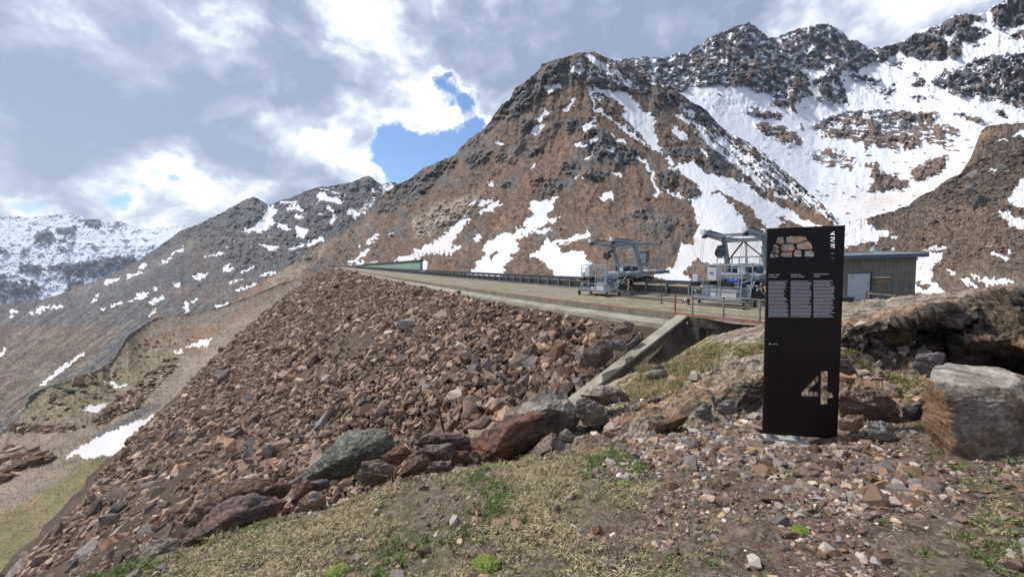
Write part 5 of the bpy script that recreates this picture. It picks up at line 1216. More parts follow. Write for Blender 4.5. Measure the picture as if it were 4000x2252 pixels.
# ------------------------------------------------------------------ hut
HY = 22.6
hx0, hx1 = P(3262, 1100, HY)[0], P(3573, 1100, HY)[0]; hw = hx1 - hx0; hc = ((hx0 + hx1) / 2, HY, CZ)
hut = empty("service_hut", hc, -.02); tag(hut, "grey board marked concrete hut with low metal roof and pointed cap", "hut")
zt_ = P(3400, 1009, HY)[2] - CZ
mHut = concrete("board_marked_concrete", (.172, .166, .148), True, 1.3, .35)
dxl, dxr, dzt = P(3313, 1064, HY)[0] - hc[0], P(3408, 1064, HY)[0] - hc[0], P(3360, 1064, HY)[2] - CZ
mb = MB(); D_ = 4.4
mb.box(((dxl - hw / 2) / 2, .12, zt_ / 2), (hw / 2 + dxl, .24, zt_)); mb.box(((dxr + hw / 2) / 2, .12, zt_ / 2), (hw / 2 - dxr, .24, zt_)); mb.box(((dxl + dxr) / 2, .12, (dzt + zt_) / 2), (dxr - dxl - .001, .236, zt_ - dzt))
mb.box((-hw / 2 + .12, D_ / 2 + .122, zt_ / 2), (.24, D_, zt_ - .01)); mb.box((hw / 2 - .12, D_ / 2 + .122, zt_ / 2), (.24, D_, zt_ - .01)); mb.box((0, D_ + .1, zt_ / 2), (hw - .5, .24, zt_ - .01))
mb.build("wall", mHut, hut)
dr = MB(); dr.box(((dxl + dxr) / 2, .10, dzt / 2), (dxr - dxl - .04, .05, dzt - .02)); dro = dr.build("door", metal_paint("pale_blue_door_paint", (.42, .46, .50), .6, 0, .12, .1), hut)
dr = MB(); dr.box((dxl + .01, .05, dzt / 2), (.05, .06, dzt)); dr.box((dxr - .01, .05, dzt / 2), (.05, .06, dzt)); dr.box(((dxl + dxr) / 2, .05, dzt - .02), (dxr - dxl - .08, .06, .05)); dr.build("door_frame", mDark, hut)
dr = MB(); yx = P(3336, 1082, HY); dr.box((yx[0] - hc[0], .070, yx[2] - CZ), (.20, .008, .12)); dr.build("sticker", mYel, dro)
dr = MB()
for a_, b2_ in ((3344, 1098), (3349, 1106), (3360, 1098), (3346, 1112)): yx = P(a_, b2_, HY); dr.box((yx[0] - hc[0], .071, yx[2] - CZ), (.05, .006, .035))
dr.build("stain", mWhite, dro); dr = MB(); dr.tube((dxr - .18, .03, 1.0), (dxr - .06, .03, 1.0), .018, n=8); dr.tube((dxr - .08, .03, 1.0), (dxr - .08, .08, 1.0), .014, n=8); dr.build("handle", mDark, dro)
nx0, nx1 = P(3414, 1095, HY)[0] - hc[0], P(3463, 1095, HY)[0] - hc[0]; nz0, nz1 = P(3440, 1108, HY)[2] - CZ, P(3440, 1084, HY)[2] - CZ
nb = MB(); nb.box(((nx0 + nx1) / 2, -.03, (nz0 + nz1) / 2), (nx1 - nx0, .05, nz1 - nz0)); nbo = nb.build("notice_board", mBrownP, hut)
nb = MB(); nb.box(((nx0 + nx1) / 2, -.07, nz1 + .03), (nx1 - nx0 + .16, .14, .04)); nb.build("board_hood", mWhite, nbo)
ov = .42; ax0, ax1, ay0, ay1 = -hw / 2 - .22, hw / 2 + ov, -.28, D_ + .5
pkx = P(3425, 980, HY + 2)[0] - hc[0]; pky = D_ / 2 + .1
mRoof = metal_paint("blue_grey_sheet_roof", (.20, .225, .25), .55, .2, .12)
rf = MB(); ez = zt_; fh = .22
rf.box(((ax0 + ax1) / 2, ay0 + .02, ez + fh / 2), (ax1 - ax0, .04, fh)); rf.box(((ax0 + ax1) / 2, ay1 - .02, ez + fh / 2), (ax1 - ax0, .04, fh)); rf.box((ax0 + .02, (ay0 + ay1) / 2, ez + fh / 2), (.04, ay1 - ay0 - .09, fh)); rf.box((ax1 - .02, (ay0 + ay1) / 2, ez + fh / 2), (.04, ay1 - ay0 - .09, fh))
rf.box(((ax0 + ax1) / 2, (ay0 + ay1) / 2, ez + .03), (ax1 - ax0 - .1, ay1 - ay0 - .1, .05))
rf.build("fascia", metal_paint("dark_blue_fascia", (.085, .11, .14), .5, .1, .1), hut)
apz = P(3425, 983, HY + pky)[2] - CZ + .03; zr = ez + fh + .003
pts8 = [(ax0, ay0), (ax0 * .4, ay0), (ax1 * .35, ay0), (ax1, ay0), (ax1, ay1 * .35), (ax1, ay1 * .7), (ax1, ay1), (0, ay1), (ax0, ay1), (ax0, ay1 * .5)]
vs = [(x, y, zr) for x, y in pts8] + [(pkx, pky, max(apz, zr + .16))]
me = bpy.data.meshes.new("roof"); me.from_pydata(vs, [], [(i, (i + 1) % 10, 10) for i in range(10)]); me.materials.append(mRoof); ro_ = bpy.data.objects.new("roof", me); COL.objects.link(ro_); ro_.parent = hut
sm = MB()
for i in range(10): sm.bar(np.array(vs[i]) + (0, 0, .01), np.array(vs[10]) + (0, 0, .02), .03, .03)
sm.build("seam", mRoof, ro_)
cn = MB(); cn.tube((pkx, pky, vs[10][2] - .03), (pkx, pky, P(3425, 957, HY + pky)[2] - CZ), .30, .015, n=14); cn.build("pointed_cap", mRoof, ro_)
# dark crate left of hut
cr = MB(); c = P(3283, 1150, 19.5); cr.box((c[0], c[1], CZ + .30), (.9, .6, .56)); cr.box((c[0], c[1], CZ + .6), (.96, .66, .05)); cr.box((c[0] + .2, c[1] - .3, CZ + .1), (.5, .3, .2)); tag(cr.build("storage_bin", mDark, None, .02), "dark low bin with a pale lid at the left corner of the hut", "bin")
# ------------------------------------------------------------------ knoll the viewer stands on
def smin(a, b, k): h = np.clip(.5 + .5 * (b - a) / k, 0, 1); return b * (1 - h) + a * h - k * h * (1 - h)
EB = np.array([(-9, -1.2), (-6.0, 1.2), (-4.2, 2.2), (-3.2, 2.66), (-2.6, 2.83), (-1.7, 3.10), (-.5, 3.38), (.6, 3.50), (1.6, 3.75), (2.6, 4.15), (3.4, 3.35), (6, 3.2), (12, 3.2)])
def knoll_z(x, y):
    yb = np.interp(x, EB[:, 0], EB[:, 1])
    z = -1.60 + .165 * np.minimum(x + .2, 0) - .20 * (y - 2) + .085 * np.maximum(x, 0)
    over = np.maximum(y - yb, 0)
    z = z - .13 * np.exp(-((x - 2.6) / .42) ** 2 - ((y - 3.42) / .30) ** 2)
    z = z - .95 * over - .10 * np.minimum(over, 1) ** .5 * (over > 0)
    return z
kx = np.arange(-7.0, 7.6, .028); ky = np.concatenate([np.arange(.1, 5.2, .026), np.arange(5.2, 12, .12)])
KX, KY = np.meshgrid(kx, ky)
q3 = np.stack([KX, KY, 0 * KX], -1)
KZ = knoll_z(KX, KY) + .045 * fbm(q3 * .8, 4) + .022 * fbm(q3 * 4.2, 4) + .008 * fbm(q3 * 22, 3)
# never rise above the rubble face far from the edge
def kz_at(x, y):
    i = np.clip(np.searchsorted(kx, x), 1, len(kx) - 1); j = np.clip(np.searchsorted(ky, y), 1, len(ky) - 1); return KZ[j, i]
kpx, kpy = proj(np.stack([KX, KY, KZ], -1))
gm = Map(0).poly([(330,2260),(620,2150),(760,2080),(1000,2040),(1300,1930),(1550,1840),(1800,1790),(2000,1800),(2350,1700),(2450,1740),(2560,1900),(2500,2000),(2350,2060),(2480,2260),(2450,2400),(200,2400)], 1)
gm.poly([(2450,2050),(2700,2100),(2900,2160),(3000,2260),(2300,2400)], .45).poly([(3700,1820),(4100,1800),(4100,2400),(3500,2400),(3600,2150),(3850,2000)], .55).blur(12)
def knoll_col():
    n1 = fbm(q3 * 2.2, 4); n2 = fbm(q3 * 9, 4)
    g = np.clip(gm(kpx, kpy) + .5 * n1, 0, 1)
    earth = lerp3((.125, .088, .062), (.20, .150, .108), np.clip(.5 + n2, 0, 1))
    turf = lerp3((.17, .145, .085), (.105, .115, .045), np.clip(.35 + 1.3 * fbm(q3 * 1.6 + 7, 4), 0, 1))
    c = lerp3(earth, turf, g * .85)
    return c * (1 + .3 * n2)[..., None], g
kc, kg = knoll_col()
def ground_mat(name):
    m, k, b = newmat(name); co = objco(k); base = k.attr('col', 'Color')
    f = k.noise(co, 55, 6, .75); f2 = k.noise(co, 14, 5, .6); v = k.node('ShaderNodeTexVoronoi'); k.link(co, v.inputs['Vector']); v.inputs['Scale'].default_value = 42
    sc = k.node('ShaderNodeSeparateColor'); k.link(v.outputs['Color'], sc.inputs[0])
    c = k.mix(1.0, base, k.ramp(f, [(.3, .42), (.7, 1.7)]), 'MULTIPLY'); c = k.mix(1.0, c, k.ramp(f2, [(.3, .65), (.7, 1.3)]), 'MULTIPLY')
    c = k.mix(k.mr(sc.outputs[0], .72, .8), c, k.mix(sc.outputs[1], (.30, .24, .19), (.16, .13, .115)))
    k.link(c, b.inputs['Base Color']); bump(k, b, k.math('ADD', k.math('MULTIPLY', f, 1.6), k.math('SUBTRACT', 1.0, v.outputs['Distance'])), .9, .02)
    return m
tag(mesh_np("knoll_ground", np.stack([KX, KY, KZ], -1), grid_faces(*KX.shape), ground_mat("knoll_soil"), {'col': kc.reshape(-1, 3)}, smooth=True), kind='structure')

# ------------------------------------------------------------------ bedrock outcrop behind and beside the sign
def rock_mat(name, s=1.0, bstr=.9, strata=(1, 1, 5), rot=(0, .25, 0), contrast=.55):
    m, k, b = newmat(name); co = objco(k)
    base = k.attr('col', 'Color')
    st = k.noise(k.mapping(co, scale=strata, rot=rot), 2.2 * s, 8, .68, .8)
    f = k.noise(co, 16 * s, 8, .72); l = k.noise(co, 5.5 * s, 7, .7)
    c = k.mix(1.0, base, k.ramp(st, [(.30, 1 - contrast), (.5, 1.0), (.70, 1 + contrast)]), 'MULTIPLY')
    c = k.mix(1.0, c, k.ramp(f, [(.3, .5), (.7, 1.6)]), 'MULTIPLY')
    lich = k.attr('lichen')
    c = k.mix(k.math('MULTIPLY', k.mr(l, .53, .62), lich), c, (.30, .32, .19))
    c = k.mix(k.math('MULTIPLY', k.mr(k.noise(co, 9 * s, 5, .6), .58, .68), lich), c, (.27, .27, .25))
    k.link(c, b.inputs['Base Color'])
    h = k.math('ADD', k.math('MULTIPLY', st, 1.3), k.math('MULTIPLY', f, .5))
    bump(k, b, h, bstr, .06 / s)
    return m
mOut = rock_mat("gneiss_outcrop", 1.5, 1.0, contrast=.62)
ocol = Map(0)      # 0 tan, 1 dark: weathered rock, with shade of hollows and overhangs painted in
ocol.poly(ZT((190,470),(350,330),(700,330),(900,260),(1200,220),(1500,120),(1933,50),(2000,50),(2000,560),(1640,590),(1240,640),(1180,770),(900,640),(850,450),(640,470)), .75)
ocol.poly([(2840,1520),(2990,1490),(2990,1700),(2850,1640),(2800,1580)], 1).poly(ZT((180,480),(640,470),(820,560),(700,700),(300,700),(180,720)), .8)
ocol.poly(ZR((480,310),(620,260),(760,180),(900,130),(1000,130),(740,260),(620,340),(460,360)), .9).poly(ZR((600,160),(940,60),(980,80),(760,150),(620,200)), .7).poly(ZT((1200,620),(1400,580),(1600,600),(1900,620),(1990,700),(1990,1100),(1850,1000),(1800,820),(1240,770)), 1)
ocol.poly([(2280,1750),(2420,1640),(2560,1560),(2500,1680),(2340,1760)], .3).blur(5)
orus = Map(0).poly(ZR((0,420),(200,260),(420,150),(700,60),(1200,0),(1000,80),(700,160),(560,250),(300,330)), .55).stroke(ZT((200,400),(560,330),(900,250),(1300,190),(1800,60)), 26, .9).stroke(ZR((180,300),(500,120),(900,10)), 30, .7).poly(ZT((1350,480),(1600,470),(1600,590),(1450,590)), .6).poly(ZR((560,220),(700,160),(960,40),(1000,70),(720,220),(560,300)), .7).blur(7)
ogr = Map(0)      # dry grass and moss on ledges
for p, w, v in ((ZV((1020,1150),(1200,1000),(1450,860),(1700,780),(1900,640)), 120, .9), (ZV((1100,840),(1300,800)), 30, 1), (ZV((2200,640),(2520,560)), 40, .6), (ZT((640,520),(820,550)), 30, 1), (ZT((650,900),(760,1040),(820,1130),(900,1200)), 50, .7), (ZT((190,1210),(320,1230)), 40, .9), (ZT((820,1360),(1000,1400)), 40, .8), (ZT((190,720),(240,710)), 20, 1), (ZT((380,800),(440,820)), 30, .6), (ZT((190,920),(230,980)),30,.8)):
    ogr.stroke(p, w, v)
ogr.poly(ZV((1010,1150),(1150,1200),(1500,1150),(1800,900),(2000,760),(2200,560),(1900,560),(1500,760),(1100,960)), .75).blur(7)
oli = Map(0).poly(ZV((1400,800),(1800,560),(2200,420),(2520,330),(2520,620),(2000,800),(1500,1000)), .8).poly(ZT((190,200),(600,140),(1100,120),(1100,200),(600,300),(190,420)), .9).poly([(2500,1560),(2900,1420),(2990,1400),(2990,1500),(2700,1600)], .5).blur(10)
def oc(px, lst): return (px, lst)
ocols = [oc(2215, [(1800,3.9),(1765,4.1),(1730,4.6),(1690,5.4),(1650,6.5),(1615,8.0),(1585,9.5)]),
         oc(2340, [(1790,3.9),(1740,4.1),(1700,4.7),(1650,5.6),(1600,7.0),(1555,8.6),(1508,10.2)]),
         oc(2450, [(1770,3.95),(1715,4.2),(1650,4.8),(1590,5.8),(1530,7.4),(1500,9.4),(1462,11.6)]),
         oc(2600, [(1760,3.95),(1690,4.2),(1625,4.7),(1560,5.6),(1510,7.2),(1465,9.4),(1416,12.2)]),
         oc(2760, [(1750,3.95),(1675,4.2),(1600,4.7),(1530,5.5),(1455,7.2),(1385,9.4),(1318,12.6)]),
         oc(2850, [(1750,3.9),(1680,4.3),(1610,4.9),(1520,5.4),(1440,7.0),(1365,9.2),(1293,12.6)]),
         oc(2990, [(1750,3.9),(1660,4.4),(1560,5.2),(1480,5.5),(1400,6.8),(1330,9.0),(1264,12.4)]),
         oc(3130, [(1780,3.7),(1660,4.2),(1560,4.9),(1480,5.3),(1370,6.4),(1290,8.6),(1222,12.0)]),
         oc(3290, [(1800,3.4),(1700,3.8),(1560,4.5),(1430,5.2),(1350,5.5),(1312,5.1),(1182,11.0)]),
         oc(3450, [(1800,3.3),(1700,3.7),(1570,4.3),(1410,5.1),(1315,5.3),(1272,4.95),(1163,10.0)]),
         oc(3600, [(1820,3.15),(1700,3.6),(1560,4.2),(1400,5.0),(1275,5.2),(1228,4.8),(1150,9.0)]),
         oc(3690, [(1820,3.1),(1700,3.5),(1560,4.2),(1440,5.2),(1310,5.2),(1200,4.8),(1142,8.4)]),
         oc(3760, [(1820,3.1),(1700,3.5),(1570,4.2),(1480,5.9),(1325,4.6),(1180,5.4),(1132,7.8)]),
         oc(3900, [(1820,3.1),(1700,3.5),(1570,4.2),(1480,6.0),(1335,4.5),(1150,5.0),(1115,7.2)]),
         oc(4000, [(1820,3.1),(1700,3.4),(1570,4.0),(1480,5.4),(1345,4.4),(1130,4.8),(1104,6.6)]),
         oc(4300, [(1820,2.9),(1700,3.2),(1570,3.8),(1480,4.6),(1340,4.1),(1100,4.6),(1072,6.2)])]
def outcrop():
    step = 3.0; cp = np.array([c[0] for c in ocols], float); xs = np.arange(cp[0], cp[-1], step); K = len(ocols[0][1]); nt = 330
    Y = np.array([[q_[0] for q_ in c[1]] for c in ocols], float); Dd = np.log(np.array([[q_[1] for q_ in c[1]] for c in ocols], float))
    jn = 5 * fbm(np.stack([xs / 40, 0 * xs, 0 * xs + 8], -1), 5, gain=.6)
    t = np.linspace(0, 1, nt); tk = np.linspace(0, 1, K); py = np.empty((nt, len(xs))); ld = np.empty((nt, len(xs)))
    for i, x in enumerate(xs):
        py[:, i] = np.interp(t, tk, [np.interp(x, cp, Y[:, j]) for j in range(K)]); ld[:, i] = np.interp(t, tk, [np.interp(x, cp, Dd[:, j]) for j in range(K)])
    for _ in range(9):
        p = np.pad(ld, ((1, 1), (2, 2)), mode='edge'); ld = (p[:-2, 2:-2] + p[2:, 2:-2] + p[1:-1, :-4] + p[1:-1, 4:] + p[1:-1, 2:-2]) / 5
    py = py - jn[None] * (t ** 6)[:, None]
    px = np.broadcast_to(xs, py.shape).copy(); V = P(px, py, np.exp(ld))
    # bedding: tilted layers, offset like steps
    gx = np.gradient(V, axis=1); gy = np.gradient(V, axis=0); nr = np.cross(gx, gy); nr /= np.linalg.norm(nr, axis=-1, keepdims=True) + 1e-9
    flip = np.sign(-(nr * V).sum(-1)); nr *= flip[..., None]
    R_ = sstep(3000, 3300, px)
    lay = V[..., 2] * 1.0 - (V[..., 0] * .06 + V[..., 1] * .02) - R_ * V[..., 0] * .10
    lay = lay + .10 * fbm(V * .5, 3)
    qq = np.stack([V[..., 0] * .9, V[..., 1] * .55, lay * 6.5], -1)
    d1 = ridged(qq * .8, 5, gain=.6); d2 = fbm(V * 1.6, 5, gain=.6); d3 = ridged(np.stack([V[..., 0] * 3.2, V[..., 1] * 2.0, lay * 24], -1), 3)
    step_ = (lay * 5.5 + .6 * fbm(V * .8, 3)); fr = step_ - np.floor(step_); ter = sstep(.0, .22, fr) - fr
    scl = np.clip(np.exp(ld) / 7, .6, 1.4)
    blk = fbm(np.stack([V[..., 0] * 1.5, V[..., 1] * 1.5, lay * 3.2], -1), 3) * 5; blk = np.floor(blk) + sstep(.78, 1.0, blk - np.floor(blk))
    amp = (.07 * d1 + .06 * d2 + .07 * d3 + .09 * ter + .045 * blk + .03 * fbm(V * 9, 3)) * scl * (1 + .5 * R_)
    amp *= np.clip(np.abs((nr * V).sum(-1)) / np.linalg.norm(V, axis=-1) * 2.6, .15, 1)
    amp *= (1 - .55 * ogr(px, py)) * (1 - .75 * sstep(.78, 1.0, t))[:, None]; amp *= np.clip((1 - t) * 9, .25, 1)[:, None]
    V = V + nr * amp[..., None]
    r = V[-1]; B = []
    for k_ in range(1, 7):
        s = k_ / 6; b = r * (1 + .22 * s); b[:, 2] = r[:, 2] * 1.0 - 2.6 * s ** 1.3 - .05; B.append(b)
    V2 = np.concatenate([V, np.stack(B)]); ext = lambda a: np.concatenate([a, np.repeat(a[-1:], 6, 0)])
    n1 = fbm(V * 1.4, 5); n2 = fbm(V * 6, 4)
    c = lerp3((.20, .145, .10), (.235, .205, .165), np.clip(.5 + n1, 0, 1))
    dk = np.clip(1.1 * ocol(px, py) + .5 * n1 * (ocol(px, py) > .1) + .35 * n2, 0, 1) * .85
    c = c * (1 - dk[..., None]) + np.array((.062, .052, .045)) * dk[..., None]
    ru = np.clip(orus(px, py) + .35 * n1, 0, 1) * (1 - .5 * dk) * .8
    c = c * (1 - ru[..., None]) + np.array((.22, .12, .07)) * ru[..., None]
    g = np.clip(ogr(px, py) * (1 + n2) + .3 * n2 * (ogr(px, py) > .1), 0, 1) * .85
    gc = lerp3((.23, .19, .095), (.13, .14, .05), np.clip(.4 + n2 * 1.2, 0, 1)); c = c * (1 - g[..., None]) + gc * g[..., None]
    th = np.where(px < 3130, .44, .20); u_ = px * np.cos(th) - py * np.sin(th); v_ = py * np.cos(th) + px * np.sin(th)
    v_ = v_ + 10 * fbm(np.stack([px / 80, py / 80, 0 * px], -1), 3)
    band = fbm(np.stack([u_ / 70, v_ / 8, 0 * px], -1), 4, gain=.7); grn = fbm(np.stack([px / 9, py / 7, 0 * px + 3], -1), 3, gain=.8)
    c = c * np.clip(1 + .25 * n2 + .85 * band + .4 * grn, .25, 2.2)[..., None]
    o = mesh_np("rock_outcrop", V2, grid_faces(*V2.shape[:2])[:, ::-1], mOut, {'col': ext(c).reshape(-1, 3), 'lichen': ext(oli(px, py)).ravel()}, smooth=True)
    tag(o, "large banded bedrock outcrop rising behind the sign with a dark hollow on the right", "rock outcrop")
    o_data["rock_outcrop"] = (px, py, V)
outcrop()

# ------------------------------------------------------------------ boulders, each traced from its outline
def boulder(name, label, pts, d, depth=.7, col=(.15, .10, .075), col2=(.20, .17, .15), lich=0.0, inner=None, levels=4, rough=.026, seed=0, strata=.5, group=None, rust=0.0, tilt=0.0, hull=None, paint=()):
    """pts: outline (px,py[,dd]); inner: front points nearer the viewer (px,py,dd)"""
    pts3 = [P(q_[0], q_[1], d + (q_[2] if len(q_) > 2 else 0)) for q_ in pts]
    c = np.mean(pts3, 0); size = max(np.ptp(np.array(pts3), 0)); vd = c / np.linalg.norm(c)
    allp = list(pts3)
    for q_ in (inner or []): allp.append(P(q_[0], q_[1], d + q_[2]))
    if not inner: allp.append(c - vd * size * .22 + np.array([0, 0, size * .05]))
    for p in pts3: allp.append(c + (p - c) * .72 + vd * size * depth)
    if hull: allp = [P(*q_) for q_ in hull]
    c0 = c.copy(); bm = bmesh.new()
    vs = [bm.verts.new(p - c0) for p in allp]
    bmesh.ops.convex_hull(bm, input=vs); bmesh.ops.delete(bm, geom=[v for v in bm.verts if not v.link_faces], context='VERTS')
    bmesh.ops.triangulate(bm, faces=bm.faces)
    for l in range(levels):
        bmesh.ops.subdivide_edges(bm, edges=bm.edges[:], cuts=1, use_grid_fill=True)
        if l in (2, 3): bmesh.ops.smooth_vert(bm, verts=bm.verts[:], factor=.16 if l == 3 else .06, use_axis_x=True, use_axis_y=True, use_axis_z=True)
    if levels > 3:
        long_ = [e_ for e_ in bm.edges if e_.calc_length() > size * .035]
        bmesh.ops.subdivide_edges(bm, edges=long_, cuts=1); bmesh.ops.triangulate(bm, faces=bm.faces)
    bmesh.ops.recalc_face_normals(bm, faces=bm.faces); bm.normal_update()
    V = np.array([v.co[:] for v in bm.verts]); Nn = np.array([v.normal[:] for v in bm.verts]); q_ = (V + c0) / size
    lay = q_[:, 2] + tilt * q_[:, 0]
    qq = np.stack([q_[:, 0] * 1.5, q_[:, 1] * 1.5, lay * (1.5 + 6 * strata)], -1) + seed * 3.1
    dsp = size * rough * (ridged(qq, 5, gain=.6) * 1.0 + .55 * fbm(q_ * 4 + seed, 5, gain=.65) + .5 * fbm(q_ * 16 + seed, 3))
    V = V + Nn * dsp[:, None]
    for v, p in zip(bm.verts, V): v.co = p
    bmesh.ops.triangulate(bm, faces=bm.faces)
    me = bpy.data.meshes.new(name); bm.to_mesh(me); bm.free()
    n1 = fbm(q_ * 3 + seed, 5); n2 = fbm(q_ * 14 + seed, 3)
    cc = lerp3(col, col2, np.clip(.5 + 1.2 * n1, 0, 1)) * (1 + .3 * n2)[:, None]
    if rust: rr = np.clip(rust + .8 * fbm(q_ * 2.2 + seed + 9, 4), 0, 1)[:, None]; cc = cc * (1 - rr) + np.array((.26, .105, .045)) * rr
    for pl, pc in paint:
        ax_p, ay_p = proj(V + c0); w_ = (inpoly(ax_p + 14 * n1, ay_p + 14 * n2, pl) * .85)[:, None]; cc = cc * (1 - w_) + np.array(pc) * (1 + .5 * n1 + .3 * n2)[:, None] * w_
    a = me.attributes.new('col', 'FLOAT_COLOR', 'POINT'); c4 = np.ones((len(V), 4), np.float32); c4[:, :3] = cc; a.data.foreach_set('color', c4.ravel())
    a = me.attributes.new('lichen', 'FLOAT', 'POINT'); a.data.foreach_set('value', np.full(len(V), lich, np.float32))
    me.materials.append(mBould); o = bpy.data.objects.new(name, me); o.location = c0; COL.objects.link(o)
    tag(o, label, "boulder" if name == "boulder" else "stone", group)
    return o
mBould = rock_mat("boulder_rock", 2.4, .8, contrast=.42)
DKR = (.085, .062, .055); RED = (.17, .085, .062); GR = (.15, .14, .135); LG = (.30, .27, .235); TN = (.24, .185, .135); PU = (.125, .085, .085)
B = boulder
B("boulder", "big rust orange boulder with a dark shadowed right side at the edge of the grass", ZQ((1125,690),(1150,530),(1270,410),(1400,330),(1600,280),(1690,290),(1690,430),(1580,560),(1440,640),(1160,700)), 4.15, .6, (.15,.078,.055), (.10,.072,.06), inner=[(*ZQ((1330,560))[0], -.35), (*ZQ((1420,400))[0], -.25)], levels=5, seed=1, rust=-.12)
B("boulder", "tall grey boulder with a pale slanting top, peak of the group below the wing wall", ZQ((1420,330),(1600,170),(1680,108),(1790,140),(1900,250),(1945,330),(1900,410),(1800,470),(1690,480),(1500,420)), 5.3, .5, (.12,.10,.09), (.26,.23,.20), inner=[(*ZQ((1700,260))[0], -.45), (*ZQ((1560,300))[0], -.3), (*ZQ((1870,290))[0], -.3)], levels=5, seed=2)
B("boulder", "rounded grey brown boulder leaning right of the tall pale topped boulder", ZQ((1895,210),(1960,180),(2100,250),(2135,350),(2060,400),(1950,370),(1900,320)), 5.0, .6, (.14,.115,.10), (.22,.19,.165), levels=4, seed=3)
B("boulder", "pyramid shaped pink and purple boulder in the grass right of the rust boulder", ZQ((1490,650),(1620,520),(1730,430),(1800,490),(1870,570),(1830,620),(1640,665)), 3.85, .5, (.21,.155,.125), PU, inner=[(*ZQ((1720,545))[0], -.2)], levels=4, seed=4)
B("boulder", "flat red brown slab lying alone on the dry grass", ZQ((1225,755),(1310,700),(1440,683),(1500,710),(1532,770),(1480,806),(1240,800)), 3.1, .5, (.19,.125,.095), (.24,.19,.16), levels=4, seed=5, inner=[(*ZQ((1380,760))[0], -.12)])
B("boulder", "wide grey boulder covered with yellow green lichen beside the rubble slope", ZQ((-20,760),(60,640),(170,540),(300,425),(450,415),(595,440),(620,500),(540,620),(420,700),(280,760)), 4.4, .6, (.11,.105,.092), (.17,.165,.14), .55, levels=5, seed=6, inner=[(*ZQ((240,620))[0], -.4), (*ZQ((440,540))[0], -.2)])
B("boulder", "blocky dark brown boulder in front of the lichen boulder", ZQ((350,720),(395,640),(520,618),(620,680),(630,750),(480,800),(380,800)), 3.6, .6, (.13,.09,.065), (.21,.17,.145), levels=4, seed=7)
B("boulder", "red split stone between the lichen boulder and the dark slabs", ZQ((525,600),(600,550),(690,528),(745,565),(660,650),(560,665)), 4.1, .5, RED, (.2,.11,.08), levels=4, seed=8)
B("boulder", "dark purple brown slab stacked on top left of the rust boulder", ZQ((770,570),(830,522),(1040,508),(1045,590),(1000,625),(860,630),(780,600)), 4.05, .5, (.12,.085,.075), (.19,.145,.125), levels=4, seed=9)
B("boulder", "long dark boulder at the back of the slab pile left of the rust boulder", ZQ((755,510),(850,440),(1000,428),(1145,470),(1155,560),(1030,530),(800,540)), 4.5, .6, (.12,.085,.075), (.16,.12,.10), levels=4, seed=10)
B("boulder", "rust brown leaning slab at the foot of the slab pile", ZQ((620,735),(700,650),(820,578),(880,640),(860,700),(680,745)), 3.85, .5, (.19,.10,.06), (.13,.095,.08), levels=4, seed=11, rust=.1)
B("boulder", "small red brown block under the slabs beside the rust boulder", ZQ((1000,610),(1050,560),(1140,565),(1150,640),(1050,650)), 4.1, .5, (.18,.095,.07), (.15,.10,.08), levels=3, seed=12)
B("boulder", "purple grey stone on the grass edge below the slab pile", ZQ((850,680),(880,640),(960,630),(1020,670),(1000,710),(880,712)), 3.75, .5, PU, (.18,.14,.13), levels=3, seed=13)
B("boulder", "small pale stone between the rust boulder and the shadowed hollow", ZQ((1770,470),(1785,430),(1830,398),(1895,460),(1885,505),(1790,510)), 4.15, .5, (.36,.31,.25), (.28,.24,.2), levels=3, seed=14)
B("boulder", "big smooth reddish purple slab in the left foreground", ZW((1210,1230),(1300,1110),(1400,1010),(1560,920),(1700,893),(1830,918),(1925,940),(1840,1030),(1600,1080),(1500,1160),(1300,1260)), 3.3, .6, (.17,.105,.085), (.13,.10,.10), levels=5, seed=15, rough=.022, inner=[(*ZW((1560,1030))[0], -.15), (*ZW((1380,1150))[0], -.2)])
B("boulder", "dark brown boulder behind the big reddish slab in the left foreground", ZW((1225,1110),(1280,1000),(1400,920),(1530,820),(1700,778),(1850,788),(1935,840),(1860,930),(1640,930),(1450,1010),(1330,1110)), 3.85, .6, (.13,.085,.06), (.17,.115,.085), levels=5, seed=16, rough=.03)
B("boulder", "brown rounded boulder at the bottom left edge of the turf", ZW((760,1480),(830,1330),(1000,1210),(1190,1200),(1210,1270),(1050,1360),(900,1490)), 2.85, .6, (.17,.13,.105), (.25,.20,.165), levels=5, seed=17)
B("boulder", "pale grey stone with an orange right side in the turf edge", ZW((1960,1010),(2000,930),(2080,878),(2160,905),(2175,1000),(2060,1040)), 3.1, .5, (.28,.235,.20), (.24,.15,.09), levels=4, seed=18)
B("boulder", "upright rust red block between the pale stone and the dark brown boulder", ZW((1935,960),(1975,840),(2050,798),(2060,880),(1970,980)), 3.45, .4, (.21,.11,.075), (.17,.1,.08), levels=3, seed=19)
B("boulder", "dark grey stone wedged above the upright rust block", ZW((2030,880),(2060,810),(2180,800),(2200,850),(2120,880)), 3.6, .4, (.11,.09,.10), (.15,.12,.12), levels=3, seed=20)
B("boulder", "flat grey slab sunk in the turf near the bottom left", ZQ((100,1420),(120,1330),(200,1250),(345,1228),(365,1300),(300,1390)), 2.3, .4, (.17,.15,.145), (.24,.22,.215), levels=4, seed=21, rough=.02, inner=[(*ZQ((230,1330))[0], -.04)])
B("boulder", "large dark angular boulder against the wing wall in the rubble", ZV((505,670),(590,590),(730,508),(845,560),(855,690),(740,800),(640,835),(560,760)), 16.2, .6, (.10,.075,.065), (.14,.11,.10), levels=4, seed=22)
B("boulder", "big brown grey block near the top of the wing wall", ZV((830,410),(980,288),(1085,330),(1045,425),(900,445)), 18.6, .6, (.18,.14,.115), (.23,.19,.16), levels=4, seed=23)
